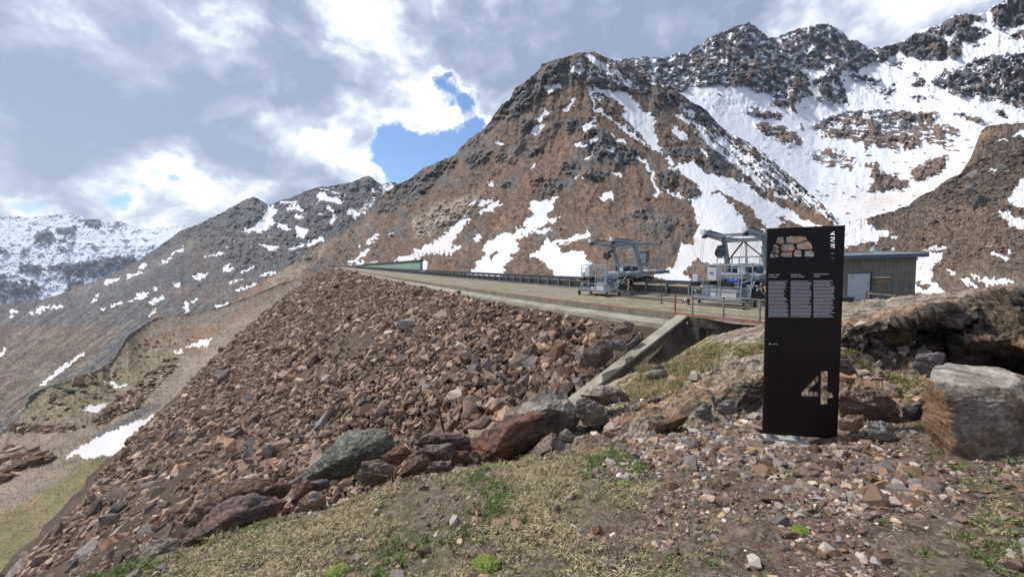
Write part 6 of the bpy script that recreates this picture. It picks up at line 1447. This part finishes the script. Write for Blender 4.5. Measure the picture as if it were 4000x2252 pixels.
B("boulder", "pale pointed rock above the large dark boulder in the rubble", ZV((700,475),(790,403),(875,465),(805,505)), 18.0, .6, (.26,.19,.14), (.22,.18,.15), levels=3, seed=24)
B("boulder", "grey wedge rock touching the wing wall below the brown grey block", ZV((815,515),(930,490),(1005,595),(945,640),(850,600)), 17.0, .5, (.16,.15,.145), (.21,.19,.175), levels=3, seed=25)
B("boulder", "thin tilted dark slab between the grey wedge rock and the wall top", ZV((990,570),(1130,440),(1150,480),(1030,590)), 17.8, .4, (.13,.12,.11), (.19,.17,.15), levels=3, seed=26)
B("boulder", "rounded boulder with pale top at the foot of the wing wall", ZV((478,1120),(600,1040),(740,1008),(890,1090),(915,1190),(760,1250),(620,1230)), 5.8, .6, (.125,.095,.08), (.30,.26,.21), levels=5, seed=27, inner=[(*ZV((690,1130))[0], -.45)])
B("boulder", "brown stone right of the rounded boulder with pale top", ZV((880,1080),(920,1050),(1010,1130),(1040,1190),(930,1200)), 5.5, .5, (.17,.11,.085), (.14,.1,.085), levels=3, seed=28)
B("boulder", "lichen grey stone on the grassy ledge right of the wing wall", ZV((1210,890),(1260,840),(1440,835),(1465,890),(1380,940),(1290,975),(1215,930)), 8.0, .5, (.20,.185,.15), (.24,.22,.17), 1.0, levels=4, seed=29)
B("boulder", "small dark stone above the lichen grey stone on the ledge", ZV((1260,830),(1340,775),(1410,800),(1405,835),(1300,845)), 8.6, .5, (.12,.09,.08), (.17,.13,.11), levels=3, seed=30)
B("boulder", "dark flat stone half buried in the sloping bedrock", ZV((1215,1195),(1290,1150),(1400,1140),(1340,1195),(1250,1215)), 5.6, .3, (.10,.08,.08), (.15,.12,.11), levels=3, seed=31)
# right-hand side
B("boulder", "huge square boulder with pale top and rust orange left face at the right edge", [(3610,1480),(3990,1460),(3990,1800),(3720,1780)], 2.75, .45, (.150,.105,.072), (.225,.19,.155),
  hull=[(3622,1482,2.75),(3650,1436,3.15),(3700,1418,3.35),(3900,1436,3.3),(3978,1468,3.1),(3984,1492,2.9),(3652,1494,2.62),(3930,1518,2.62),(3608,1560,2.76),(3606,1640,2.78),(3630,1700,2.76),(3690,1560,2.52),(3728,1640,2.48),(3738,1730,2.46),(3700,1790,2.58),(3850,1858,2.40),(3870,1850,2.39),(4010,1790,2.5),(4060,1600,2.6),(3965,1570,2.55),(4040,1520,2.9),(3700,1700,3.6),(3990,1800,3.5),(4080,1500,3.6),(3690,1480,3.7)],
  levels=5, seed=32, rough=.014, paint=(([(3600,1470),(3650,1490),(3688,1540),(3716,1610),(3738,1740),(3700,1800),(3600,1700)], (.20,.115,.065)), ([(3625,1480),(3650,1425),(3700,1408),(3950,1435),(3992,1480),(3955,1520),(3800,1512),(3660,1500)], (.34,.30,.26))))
B("boulder", "dark reddish boulder beside the lower right side of the sign", ZT((175,1120),(250,1028),(560,1028),(660,1085),(730,1140),(760,1320),(600,1440),(400,1420),(200,1260)), 3.65, .5, (.15,.095,.08), (.20,.15,.125), levels=5, seed=33)
B("boulder", "dark red wedge stone poking out right of the sign", ZT((170,740),(270,725),(355,855),(280,880),(180,850)), 4.2, .4, (.13,.085,.08), (.17,.12,.11), levels=4, seed=34)
B("boulder", "pale grey layered slab leaning on the dark reddish boulder", ZS((415,100),(540,88),(605,150),(775,300),(640,325),(520,260),(435,215)), 3.05, .35, (.27,.265,.265), (.36,.34,.32), levels=4, seed=35)
B("boulder", "flat tan stone below the pale grey layered slab", ZS((655,285),(765,305),(850,385),(700,392)), 2.85, .4, (.31,.25,.19), (.27,.22,.17), levels=3, seed=36)
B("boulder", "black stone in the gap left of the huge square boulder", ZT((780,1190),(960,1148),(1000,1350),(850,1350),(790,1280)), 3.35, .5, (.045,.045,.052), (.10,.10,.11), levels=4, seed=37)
B("boulder", "grey lump of rock above the pale topped huge boulder's left corner", ZT((880,800),(930,680),(1010,740),(1130,660),(1190,690),(1150,770),(1060,840),(960,880)), 4.1, .5, (.16,.14,.145), (.20,.17,.16), levels=4, seed=38)
B("boulder", "tan block with orange patches just right of the sign base", ZS((165,165),(170,90),(260,40),(385,45),(390,140),(300,190)), 3.2, .5, (.30,.22,.16), (.24,.15,.1), levels=4, seed=39)
B("boulder", "brown pointed block on the ground right of the sign base", ZS((160,260),(165,200),(230,200),(285,255),(250,288)), 3.0, .5, (.26,.17,.12), (.22,.14,.1), levels=3, seed=40)
B("boulder", "rounded grey boulder at the foot of the outcrop left of the sign", ZR((800,200),(870,140),(925,150),(920,220),(860,245),(800,230)), 4.3, .5, (.20,.18,.165), (.25,.22,.19), levels=4, seed=41)
B("boulder", "smooth pale grey boulder leaning on the dark outcrop left of the sign", ZR((960,200),(980,140),(1080,105),(1105,140),(1095,215),(1010,240)), 4.3, .5, (.24,.22,.205), (.28,.25,.22), levels=4, seed=42)
B("boulder", "dark rusty block in the gravel below the outcrop left of the sign", ZR((450,360),(480,290),(620,250),(760,230),(740,280),(630,340),(520,400)), 4.1, .4, (.10,.07,.055), (.17,.10,.065), levels=4, seed=43, rust=.05)
# dark crag on the valley floor
B("boulder", "dark overhanging crag standing on the valley floor far left", ZW((160,350),(200,240),(330,185),(505,205),(420,290),(370,340),(290,405),(210,415)), 56, .6, (.075,.078,.062), (.12,.12,.095), .5, levels=4, seed=44)

# ------------------------------------------------------------------ loose stones on the knoll
GH = [(.23, .145, .095), (.27, .20, .15), (.17, .11, .08), (.33, .275, .22), (.20, .165, .14), (.22, .14, .095), (.40, .355, .31), (.15, .11, .092), (.25, .22, .205), (.24, .17, .125), (.33, .24, .155), (.20, .16, .14)]
mPeb = stone_mat("loose_stone", GH, 8.0, .35, .5)
PP = make_protos(20, (11, 17), (.45, .85), 9)
rg = np.random.RandomState(21)
dm = Map(.35)      # how stony the ground is
dm.poly([(2440,1640),(2700,1600),(2980,1600),(3300,1700),(3560,1830),(3850,1960),(3750,2060),(3300,2020),(2900,1960),(2560,1980),(2380,1850)], 1).poly([(330,2260),(760,2080),(1300,1930),(1800,1800),(2300,1760),(2420,1900),(2300,2400),(200,2400)], .14).poly([(3650,1900),(4100,1850),(4100,2300),(3600,2300)], .3).blur(12)
bigm = Map(.25).poly([(2400,1660),(2700,1610),(2980,1590),(3330,1720),(3560,1830),(3760,1960),(3500,2000),(3100,1900),(2700,1860),(2450,1800)], 1.0).blur(14)
n0 = 260000
x = rg.uniform(-4.4, 5.2, n0); y = rg.uniform(1.2, 5.6, n0); z = kz_at(x, y); pp2 = np.stack([x, y, z], 1); ax2, ay2 = proj(pp2)
a = dm(ax2, ay2) * np.clip(.7 + fbm(pp2 * 2.1, 3) * 1.6, .1, 1.6)
ok = (rg.uniform(size=n0) < a * .60) & (ax2 > -150) & (ax2 < 4150) & (ay2 < 2400)
sq_ = pp2 - P(2979, 1690, 3.57); ok &= ~((np.abs(sq_[:, 0] * .968 - sq_[:, 1] * .25 - .30) < .33) & (np.abs(sq_[:, 1] * .968 + sq_[:, 0] * .25 + .02) < .16))
pp2, ax2, ay2 = pp2[ok], ax2[ok], ay2[ok]; nn_ = len(pp2)
szg = np.clip(.0130 * rg.lognormal(0, .60, nn_) * (1 + .9 * bigm(ax2, ay2)), .006, .09)
bigsel = rg.uniform(size=nn_) < .045 * bigm(ax2, ay2) + .0015; szg[bigsel] *= rg.uniform(1.6, 3.4, bigsel.sum()); szg = np.clip(szg, .006, .125)
pp2[:, 2] += szg * .10
Rg = rotmats(rg, nn_, .28); pg = rg.randint(0, len(PP), nn_)
hidg = inpoly(ax2, ay2, [(2960,1400),(3290,1400),(3290,1715),(2960,1690)])
app = np.where((ax2 > 0) & (ax2 < 4000) & (ay2 < 2240) & ~hidg, szg / (pp2 @ FW), 0); og = np.argsort(-app)[:230]; mg = np.ones(nn_, bool); mg[og] = False
tag(merge_stones("gravel", pp2[mg], szg[mg], Rg[mg], pg[mg], mPeb, PP), "small stones and gravel strewn over the knoll around the sign", "gravel", kind='stuff')
mg4 = [("pale", stone_mat("pale_loose_stone", [(.38, .335, .29), (.33, .28, .23), (.41, .37, .33)], 8.0, .35, .5)), ("rusty orange", stone_mat("rusty_loose_stone", [(.235, .145, .095), (.21, .135, .095)], 8.0, .35, .5)), ("brown", stone_mat("brown_loose_stone", [(.20, .14, .10), (.165, .115, .085), (.23, .165, .12)], 8.0, .35, .5)), ("grey", stone_mat("grey_loose_stone", [(.23, .215, .20), (.19, .175, .165)], 8.0, .35, .5)), ("brown", stone_mat("brown_loose_stone", [(.22, .15, .11), (.18, .125, .095)], 8.0, .35, .5))]
wg = zone([("lying on the gravel left of the sign", [(2200,1500),(2980,1500),(2980,1900),(2200,1900)]), ("lying on the gravel in front of the sign", [(2900,1650),(3400,1650),(3400,2000),(2900,2000)]), ("lying between the sign and the huge square boulder", [(3270,1500),(3800,1500),(3800,1950),(3270,1950)]), ("lying on the turf at the left", [(0,1800),(1500,1800),(1500,2300),(0,2300)]), ("lying on the turf in the centre", [(1500,1700),(2400,1700),(2400,2300),(1500,2300)]), ("lying below the huge square boulder at the lower right", [(3500,1800),(4100,1800),(4100,2300),(3500,2300)])], "lying on the bare brown ground low in the picture")
stone_objs("loose_stone", og, pp2, szg, Rg, pg, mg4, wg, "loose stones lying on the knoll", PP, 'g')

# stones caught on the outcrop ledges
def pick_o(poly, n_, seed): return relief_pick("rock_outcrop", poly, n_, seed)
po = np.concatenate([pick_o(ZV((800,1060),(1500,860),(2000,640),(2100,800),(1500,1200),(1000,1280)), 260, 1), pick_o(ZT((190,900),(650,900),(980,1000),(980,1330),(760,1200),(190,1020)), 90, 2), pick_o(ZT((190,480),(900,450),(1150,650),(900,850),(400,850),(190,750)), 80, 3), pick_o(ZR((0,100),(300,180),(200,420),(0,420)), 120, 4)])
so = np.clip(rg.lognormal(-2.6, .5, len(po)), .03, .25)
tag(merge_stones("rubble", po, so, rotmats(rg, len(po), .5), rg.randint(0, len(PP), len(po)), mPeb, PP), "loose stones caught on the ledges of the bedrock outcrop", "rubble", kind='stuff')

# ------------------------------------------------------------------ dry grass and moss
def grass_mat(name, rough=.8):
    m, k, b = newmat(name); k.link(k.attr('tint', 'Color'), b.inputs['Base Color']); b.inputs['Roughness'].default_value = rough
    return m
mGrass = grass_mat("dry_grass")
def tufts(name, centers, nb, h, spread, cols_, seed, label, w=.0022):
    r_ = np.random.RandomState(seed); n_ = len(centers)
    nbk = nb * n_; ci = np.repeat(np.arange(n_), nb); base = centers[ci]
    an = r_.uniform(0, 2 * np.pi, nbk); rad = np.abs(r_.normal(0, 1, nbk)) * np.repeat(spread, nb) * .45
    b0 = base + np.stack([np.cos(an) * rad, np.sin(an) * rad, 0 * an - .004], 1)
    hh = np.repeat(h, nb) * r_.uniform(.45, 1.15, nbk); lean = r_.uniform(.15, 1.25, nbk); a2 = an + r_.normal(0, .7, nbk)
    dr_ = np.stack([np.cos(a2), np.sin(a2), 0 * a2], 1)
    m1 = b0 + dr_ * (hh * lean * .32)[:, None] + np.array([0, 0, 1.0]) * (hh * .62)[:, None]
    tp_ = b0 + dr_ * (hh * lean * .95)[:, None] + np.array([0, 0, 1.0]) * (hh * (1.0 - .42 * lean))[:, None]
    sd_ = np.stack([-np.sin(a2 + .8), np.cos(a2 + .8), 0 * a2], 1) * (w * r_.uniform(.6, 1.5, nbk))[:, None]
    V = np.stack([b0 - sd_, b0 + sd_, m1 + sd_ * .8, m1 - sd_ * .8, tp_ + sd_ * .15, tp_ - sd_ * .15], 1).reshape(-1, 3)
    i = np.arange(nbk)[:, None] * 6
    Fq = np.concatenate([i + np.array([0, 1, 2, 3]), i + np.array([3, 2, 4, 5])])
    tc_ = cols_[ci] * r_.uniform(.7, 1.3, (nbk, 1)); tc_ = np.repeat(tc_, 6, 0)
    return tag(mesh_np(name, V, Fq, mGrass, {'tint': tc_}), label, "grass", kind='stuff')
nt_ = 42000
x = rg.uniform(-4.4, 4.6, nt_); y = rg.uniform(1.2, 5.4, nt_); z = kz_at(x, y); gp = np.stack([x, y, z], 1); gx_, gy_ = proj(gp)
den = np.clip(gm(gx_, gy_) * (.55 + 1.5 * fbm(gp * 1.3 + 4, 3)), 0, 1)
ok = (rg.uniform(size=nt_) < den * .72 + .012) & (gx_ > -150) & (gx_ < 4150) & (gy_ < 2450)
gp, gx_, gy_ = gp[ok], gx_[ok], gy_[ok]; ng = len(gp)
gr_ = np.clip(.5 + 1.6 * fbm(gp * 1.1 + 30, 3) + rg.normal(0, .25, ng), 0, 1) > .70
tcol = np.where(gr_[:, None], np.array([(.12, .19, .05)]), np.array([(.50, .415, .255)])) * rg.uniform(.75, 1.2, (ng, 1)); tcol = tcol * (1 - .0) + 0
mixg = rg.uniform(size=(ng, 1)) * .35; tcol = tcol * (1 - mixg) + np.array([(.24, .23, .10)]) * mixg
tufts("grass", gp, 24, np.where(gr_, .030, .040) * rg.lognormal(0, .35, ng), np.full(ng, .032) * rg.lognormal(0, .3, ng), tcol, 3, "dry straw coloured and green grass covering the knoll in front")
ok2 = []
for poly, n_, s_ in ((ZV((1010,1150),(1150,1200),(1500,1150),(1800,900),(2000,760),(2200,560),(1900,560),(1500,760),(1100,960)), 700, 1), (ZV((1100,850),(1270,780),(1290,830),(1180,870)), 90, 2), (ZT((640,500),(820,540),(830,570),(680,530)), 60, 3), (ZT((650,880),(800,900),(980,1000),(960,1150),(800,1130),(700,1040)), 160, 4), (ZT((800,1350),(1000,1390),(1010,1440),(850,1440)), 80, 5), (ZT((185,1180),(330,1220),(300,1260),(185,1250)), 60, 6), (ZT((190,780),(500,800),(480,860),(190,900)), 60, 7), (ZV((2200,640),(2520,560),(2520,660),(2250,720)), 80, 8)):
    ok2.append(pick_o(poly, n_, s_))
g2_ = np.concatenate(ok2); n2_ = len(g2_); dist_ = g2_[:, 1]
c2_ = np.where((rg.uniform(size=n2_) < .25)[:, None], np.array([(.13, .16, .05)]), np.array([(.40, .32, .17)])) * rg.uniform(.7, 1.2, (n2_, 1))
tufts("grass", g2_, 26, np.clip(.013 * dist_, .045, .14) * rg.lognormal(0, .3, n2_), np.clip(.016 * dist_, .04, .14), c2_, 5, "straw coloured grass growing on the ledges of the outcrop", w=.004)

def moss(label, px, py, d, r, col):
    c = P(px, py, d); bm = bmesh.new(); bmesh.ops.create_icosphere(bm, subdivisions=5, radius=1)
    V = np.array([v.co[:] for v in bm.verts]); Nn = V.copy(); V = V * np.array([r, r * .85, r * .42]); V += Nn * (r * (.10 * fbm(V / r * 2.5 + px, 4) + .07 * fbm(V / r * 14, 3)))[:, None]
    for v, p in zip(bm.verts, V): v.co = p
    me = bpy.data.meshes.new("moss_cushion"); bm.to_mesh(me); bm.free(); me.materials.append(mMoss)
    for p in me.polygons: p.use_smooth = True
    o = bpy.data.objects.new("moss_cushion", me); g_z = kz_at(c[0], c[1]); o.location = (c[0], c[1], g_z + r * .05); COL.objects.link(o); tag(o, label, "moss")
m_, k_, b_ = newmat("green_moss"); co_ = objco(k_); k_.link(k_.mix(k_.mr(k_.noise(co_, 60, 5, .7), .3, .7), (.07, .10, .02), (.20, .25, .06)), b_.inputs['Base Color']); bump(k_, b_, k_.noise(co_, 140, 4, .7), .8, .006); mMoss = m_
def gdist(px, py):
    r_ = ray(px, py); lo, hi = 1.0, 7.0
    for _ in range(40):
        mm = (lo + hi) / 2; p = r_ * mm
        if p[2] > kz_at(p[0], p[1]): lo = mm
        else: hi = mm
    return (r_ * lo)[1]
for lab, x_, y_, r in (("large bright green moss cushion near the bottom left slab", *ZQ((70,1070))[0], .075), ("elongated pale green moss cushion just below the large one", *ZQ((120,1160))[0], .055), ("small round green moss cushion in the middle of the turf", *ZQ((1738,1112))[0], .03),
                       ("yellow green moss cushion at the bottom beside the sunken grey slab", *ZQ((215,1425))[0], .07), ("flat green moss patch in the centre foreground turf", *ZQ((880,1010))[0], .055), ("dull yellow moss patch low in the centre foreground", *ZQ((1260,1380))[0], .08), ("bright moss patch at the left end of the stony ground", *ZR((270,755))[0], .05), ("green moss patch in the gravel right of centre", *ZR((1600,1110))[0], .045)):
    moss(lab, x_, y_, gdist(x_, y_), r, None)
# iron rod in the rubble
a_ = slope_hit(1744, 1700, .1); a0 = P(1744, 1685, 5.6); mb = MB(); mb.tube(a0 - (0, 0, .25), P(1708, 1562, 5.6), .018, n=8); mb.tube(P(1708, 1562, 5.6), P(1706, 1556, 5.6), .024, n=8); tag(mb.build("iron_rod", mRust), "thin rusty iron rod sticking up in front of the rubble slope", "rod")

# ------------------------------------------------------------------ the sign
SBL, SBR = P(2979, 1690, 3.57), P(3268, 1712, 3.42)
ex = SBR - SBL; ex[2] = 0; SW = np.linalg.norm(ex); ex /= SW; ez_ = np.array([0, 0, 1.0]); en = np.cross(ex, ez_); en = en if en @ SBL < 0 else -en     # towards viewer
def suv(px, py):
    r_ = ray(px, py); t_ = (SBL @ en) / (r_ @ en); p = r_ * t_ - SBL; return (float(p @ ex), float(p[2]))
SH = suv(2981, 893)[1]; zb = suv(3268, 1712)[1]; print('SIGN', SW, SH, zb, suv(3284, 880))
ang = math.atan2(ex[1], ex[0]); sg = empty("information_sign", tuple(SBL), ang); tag(sg, "tall dark brown metal information sign with white text and a cut out number 4", "sign")
# local: x along ex, -y towards viewer (en) when ang frame's -Y = en
loc_y = -1.0 if np.allclose([math.sin(ang), -math.cos(ang), 0], en, atol=1e-3) else 1.0
TK = .022
holes = []
for cell in (((435,245),(520,238),(530,320),(480,335),(415,310),(430,290)), ((545,240),(620,233),(740,233),(800,242),(820,275),(690,320),(640,322),(548,312)), ((820,290),(865,320),(885,360),(880,400),(700,395),(680,375),(680,335)), ((395,335),(445,340),(462,355),(455,390),(375,400),(380,365)),
             ((490,345),(545,330),(640,333),(655,350),(665,385),(640,415),(500,420),(480,400),(475,370)), ((380,405),(455,397),(472,420),(460,445),(365,435)), ((500,435),(625,430),(632,450),(625,495),(540,497),(480,480),(470,465)), ((660,410),(700,402),(745,415),(752,480),(700,497),(645,480),(640,450)),
             ((780,417),(885,415),(915,460),(890,495),(775,485)), ((350,455),(400,450),(450,462),(465,490),(380,507),(335,500)), ((612,580),(620,585),(632,612),(640,640),(624,642),(626,615))):
    holes.append([suv(*p) for p in Z4(*cell)])
def LT(a0, pts, w): return [suv(*p) for p in Z4(*[(1171 - h * 70, a0 - a * w) for a, h in pts])]
holes += [LT(541, [(0, 0), (1, 0), (1, 1), (0, 1)], 11),
          LT(518, [(.95,.22),(.80,.10),(.5,0),(.2,.10),(0,.35),(0,.65),(.2,.90),(.5,1),(.80,.90),(.95,.78),(.78,.66),(.66,.78),(.5,.82),(.34,.76),(.24,.60),(.24,.40),(.34,.24),(.5,.18),(.66,.22),(.78,.34)], 55),
          LT(455, [(0,0),(1,0),(1,.19),(.30,.19),(.30,.41),(.88,.41),(.88,.59),(.30,.59),(.30,.81),(1,.81),(1,1),(0,1)], 38),
          LT(392, [(.22,0),(.36,0),(.5,.62),(.64,0),(.78,0),(1,1),(.86,1),(.71,.30),(.57,1),(.43,1),(.29,.30),(.14,1),(0,1)], 74),
          LT(316, [(0,0),(.22,0),(.5,.75),(.78,0),(1,0),(.61,1),(.39,1)], 56),
          LT(254, [(0,0),(1,0),(1,.19),(.32,.19),(.32,1),(0,1)], 34),
          LT(214, [(0,0),(.24,0),(.24,.32),(.38,.46),(.70,0),(1,0),(.54,.60),(.96,1),(.66,1),(.24,.58),(.24,1),(0,1)], 52)]
holes += [[suv(*p) for p in Z5(*c)] for c in (((865,600),(865,686),(750,802),(862,802),(862,860),(665,858),(665,815)), ((882,572),(970,572),(970,815),(1028,815),(1028,877),(962,877),(962,950),(878,950)))]
def plate(name, outer, inner, th, mat, parent, y):
    cu = bpy.data.curves.new(name, 'CURVE'); cu.dimensions = '2D'; cu.fill_mode = 'BOTH'; cu.extrude = th / 2
    for pl in [outer] + inner:
        sp = cu.splines.new('POLY'); sp.points.add(len(pl) - 1); sp.use_cyclic_u = True
        for q_, (u, v) in zip(sp.points, pl): q_.co = (u, v, 0, 1)
    tmp = bpy.data.objects.new("tmp", cu); COL.objects.link(tmp); dg = bpy.context.evaluated_depsgraph_get()
    me = bpy.data.meshes.new_from_object(tmp.evaluated_get(dg)); bpy.data.objects.remove(tmp); bpy.data.curves.remove(cu)
    me.name = name; me.transform(Matrix.Rotation(math.pi / 2, 4, 'X')); me.transform(Matrix.Translation((0, y, 0))); me.materials.clear(); me.materials.append(mat)
    o = bpy.data.objects.new(name, me); COL.objects.link(o); o.parent = parent; return o
mSign = metal_paint("dark_brown_sign_coating", (.016, .0105, .0105), .62, .0, .18); 
mLet = metal_paint("white_print", (.66, .66, .69), .7, 0, .03)
TLz = suv(2981, 893)[1]; TRz = suv(3284, 880)[1]; TRx = suv(3284, 880)[0]
HSG = (TLz + TRz) / 2
outer = [(0, 0), (SW, zb * .5), (SW, HSG), (0, HSG)]
outer = [(0, 0), (SW, 0), (SW, HSG), (0, HSG)]
plate("panel", outer, holes, TK, mSign, sg, loc_y * -TK / 2 * -1 if False else 0.0)
FY = loc_y * (TK / 2 + .0008)
def quads(name, rects, mat, parent):
    vs, fs_ = [], []
    for (u0, v0, u1, v1) in rects:
        b = len(vs); vs += [(u0, FY, v0), (u1, FY, v0), (u1, FY, v1), (u0, FY, v1)]; fs_.append((b, b + 1, b + 2, b + 3))
    me = bpy.data.meshes.new(name); me.from_pydata(vs, [], fs_); me.materials.append(mat); o = bpy.data.objects.new(name, me); COL.objects.link(o); o.parent = parent; return o
rt = random.Random(4)
for (cx0, cx1, cy0, cy1, wid) in ((322, 575, 800, 1240, (235,205,235,215,230,205,215,195,190,210,190,200,215,225,235,210,235,240,245,240,225,255,250,235,255,245,255,235,240,230,195)), (600, 862, 797, 1243, (230,258,262,245,255,230,255,250,262,262,255,262,245,262,240,245,262,230,262,255,262,250,262,250,262,262,245,225,262)), (887, 1155, 792, 1243, (240,215,240,210,255,265,262,262,262,235,258,262,258,265,235,245,240,262,225,262,248,240,225,262,200,232,248,265,262))):
    rects = []; nl = 27
    for i in range(nl):
        yc = cy0 + (cy1 - cy0) * i / (nl - 1); L_ = wid[i % len(wid)]; xx = cx0
        while xx < cx0 + L_ - 8:
            wl = min(rt.choice((9, 14, 20, 26, 34, 44)), cx0 + L_ - xx)
            u0, v0 = suv(*Z4((xx, yc + 3.2))[0]); u1, v1 = suv(*Z4((xx + wl, yc - 3.6))[0]); rects.append((u0, min(v0, v1), u1, max(v0, v1))); xx += wl + 3.2
    quads("text_block", rects, mLet, sg)
def text(s_, z4, size, name="heading"):
    cu = bpy.data.curves.new("t", 'FONT'); cu.body = s_; cu.size = size; cu.offset = size * .018; cu.resolution_u = 2
    tmp = bpy.data.objects.new("tmp", cu); COL.objects.link(tmp); dg = bpy.context.evaluated_depsgraph_get(); me = bpy.data.meshes.new_from_object(tmp.evaluated_get(dg)); bpy.data.objects.remove(tmp); bpy.data.curves.remove(cu)
    me.name = name; me.transform(Matrix.Rotation(math.pi / 2, 4, 'X')); me.materials.clear(); me.materials.append(mLet)
    if loc_y > 0: me.transform(Matrix.Scale(-1, 4, (1, 0, 0)))
    o = bpy.data.objects.new(name, me); COL.objects.link(o); o.parent = sg; u, v = suv(*Z4(z4)[0]); o.location = (u, FY, v)
for l1, l2, zx, zy in (("Wasser wird", "zu Energie", 322, 724), ("L'acqua che", "diventa energia", 602, 720), ("Water becomes", "energy", 889, 716)):
    text(l1, (zx, zy), .0175); text(l2, (zx, zy + 26), .0175)
u, v = suv(*Z5((290, 272))[0]); me = bpy.data.meshes.new("logo"); w_ = suv(*Z5((327, 272))[0])[0] - u
me.from_pydata([(u, FY, v), (u + w_, FY, v), (u + w_ * .72, FY, v + w_ * .28), (u + w_ * .58, FY, v + w_ * .24), (u + w_ * .42, FY, v + w_ * .5), (u + w_ * .15, FY, v + w_ * .22)], [], [(0, 1, 2, 3, 4, 5)]); me.materials.append(mLet); lo_ = bpy.data.objects.new("logo", me); COL.objects.link(lo_); lo_.parent = sg
rects = []
for k in range(6): a_ = suv(*Z5((340 + k * 9.5, 270))[0]); b2 = suv(*Z5((346.5 + k * 9.5, 263))[0]); rects.append((a_[0], a_[1], b2[0], b2[1]))
quads("logo_lettering", rects, mLet, sg)
for zx, zy in ((330, 1300), (630, 1322), (935, 1345)):
    u, v = suv(*Z5((zx, zy))[0]); mb = MB(); mb.tube((u, -loc_y * .04, -.10), (u, -loc_y * .04, .012), .030, n=18); mb.tube((u, -loc_y * .04, -.02), (u, -loc_y * .04, -.012), .036, n=18); mb.build("foot", mGalv, sg)
fp = SBL + ex * SW * .5; cpad = MB(); cpad.box((0, 0, 0), (SW * 1.06, .36, .14)); po_ = cpad.build("footing", concrete("pale_mortar", (.44, .43, .40), False, 3, .2), None, .02); po_.location = (fp[0] - en[0] * .03, fp[1] - en[1] * .03, SBL[2] - .118); po_.rotation_euler = (0, 0, ang); tag(po_, "pale concrete footing under the dark sign, half buried in stones", "footing")
# ------------------------------------------------------------------ air
def haze():
    m = bpy.data.materials.new("air"); m.use_nodes = True; m.node_tree.nodes.clear()
    k = N(m.node_tree); o = k.node('ShaderNodeOutputMaterial'); v = k.node('ShaderNodeVolumePrincipled')
    v.inputs['Color'].default_value = (.74, .86, 1.0, 1); v.inputs['Density'].default_value = HAZE; v.inputs['Anisotropy'].default_value = 0.3
    k.link(v.outputs[0], o.inputs['Volume'])
    b = MB(); b.box((0, 4000, 600), (18000, 9600, 3200)); ob = b.build("haze", m); tag(ob, kind='stuff')
HAZE = 4e-5
haze()
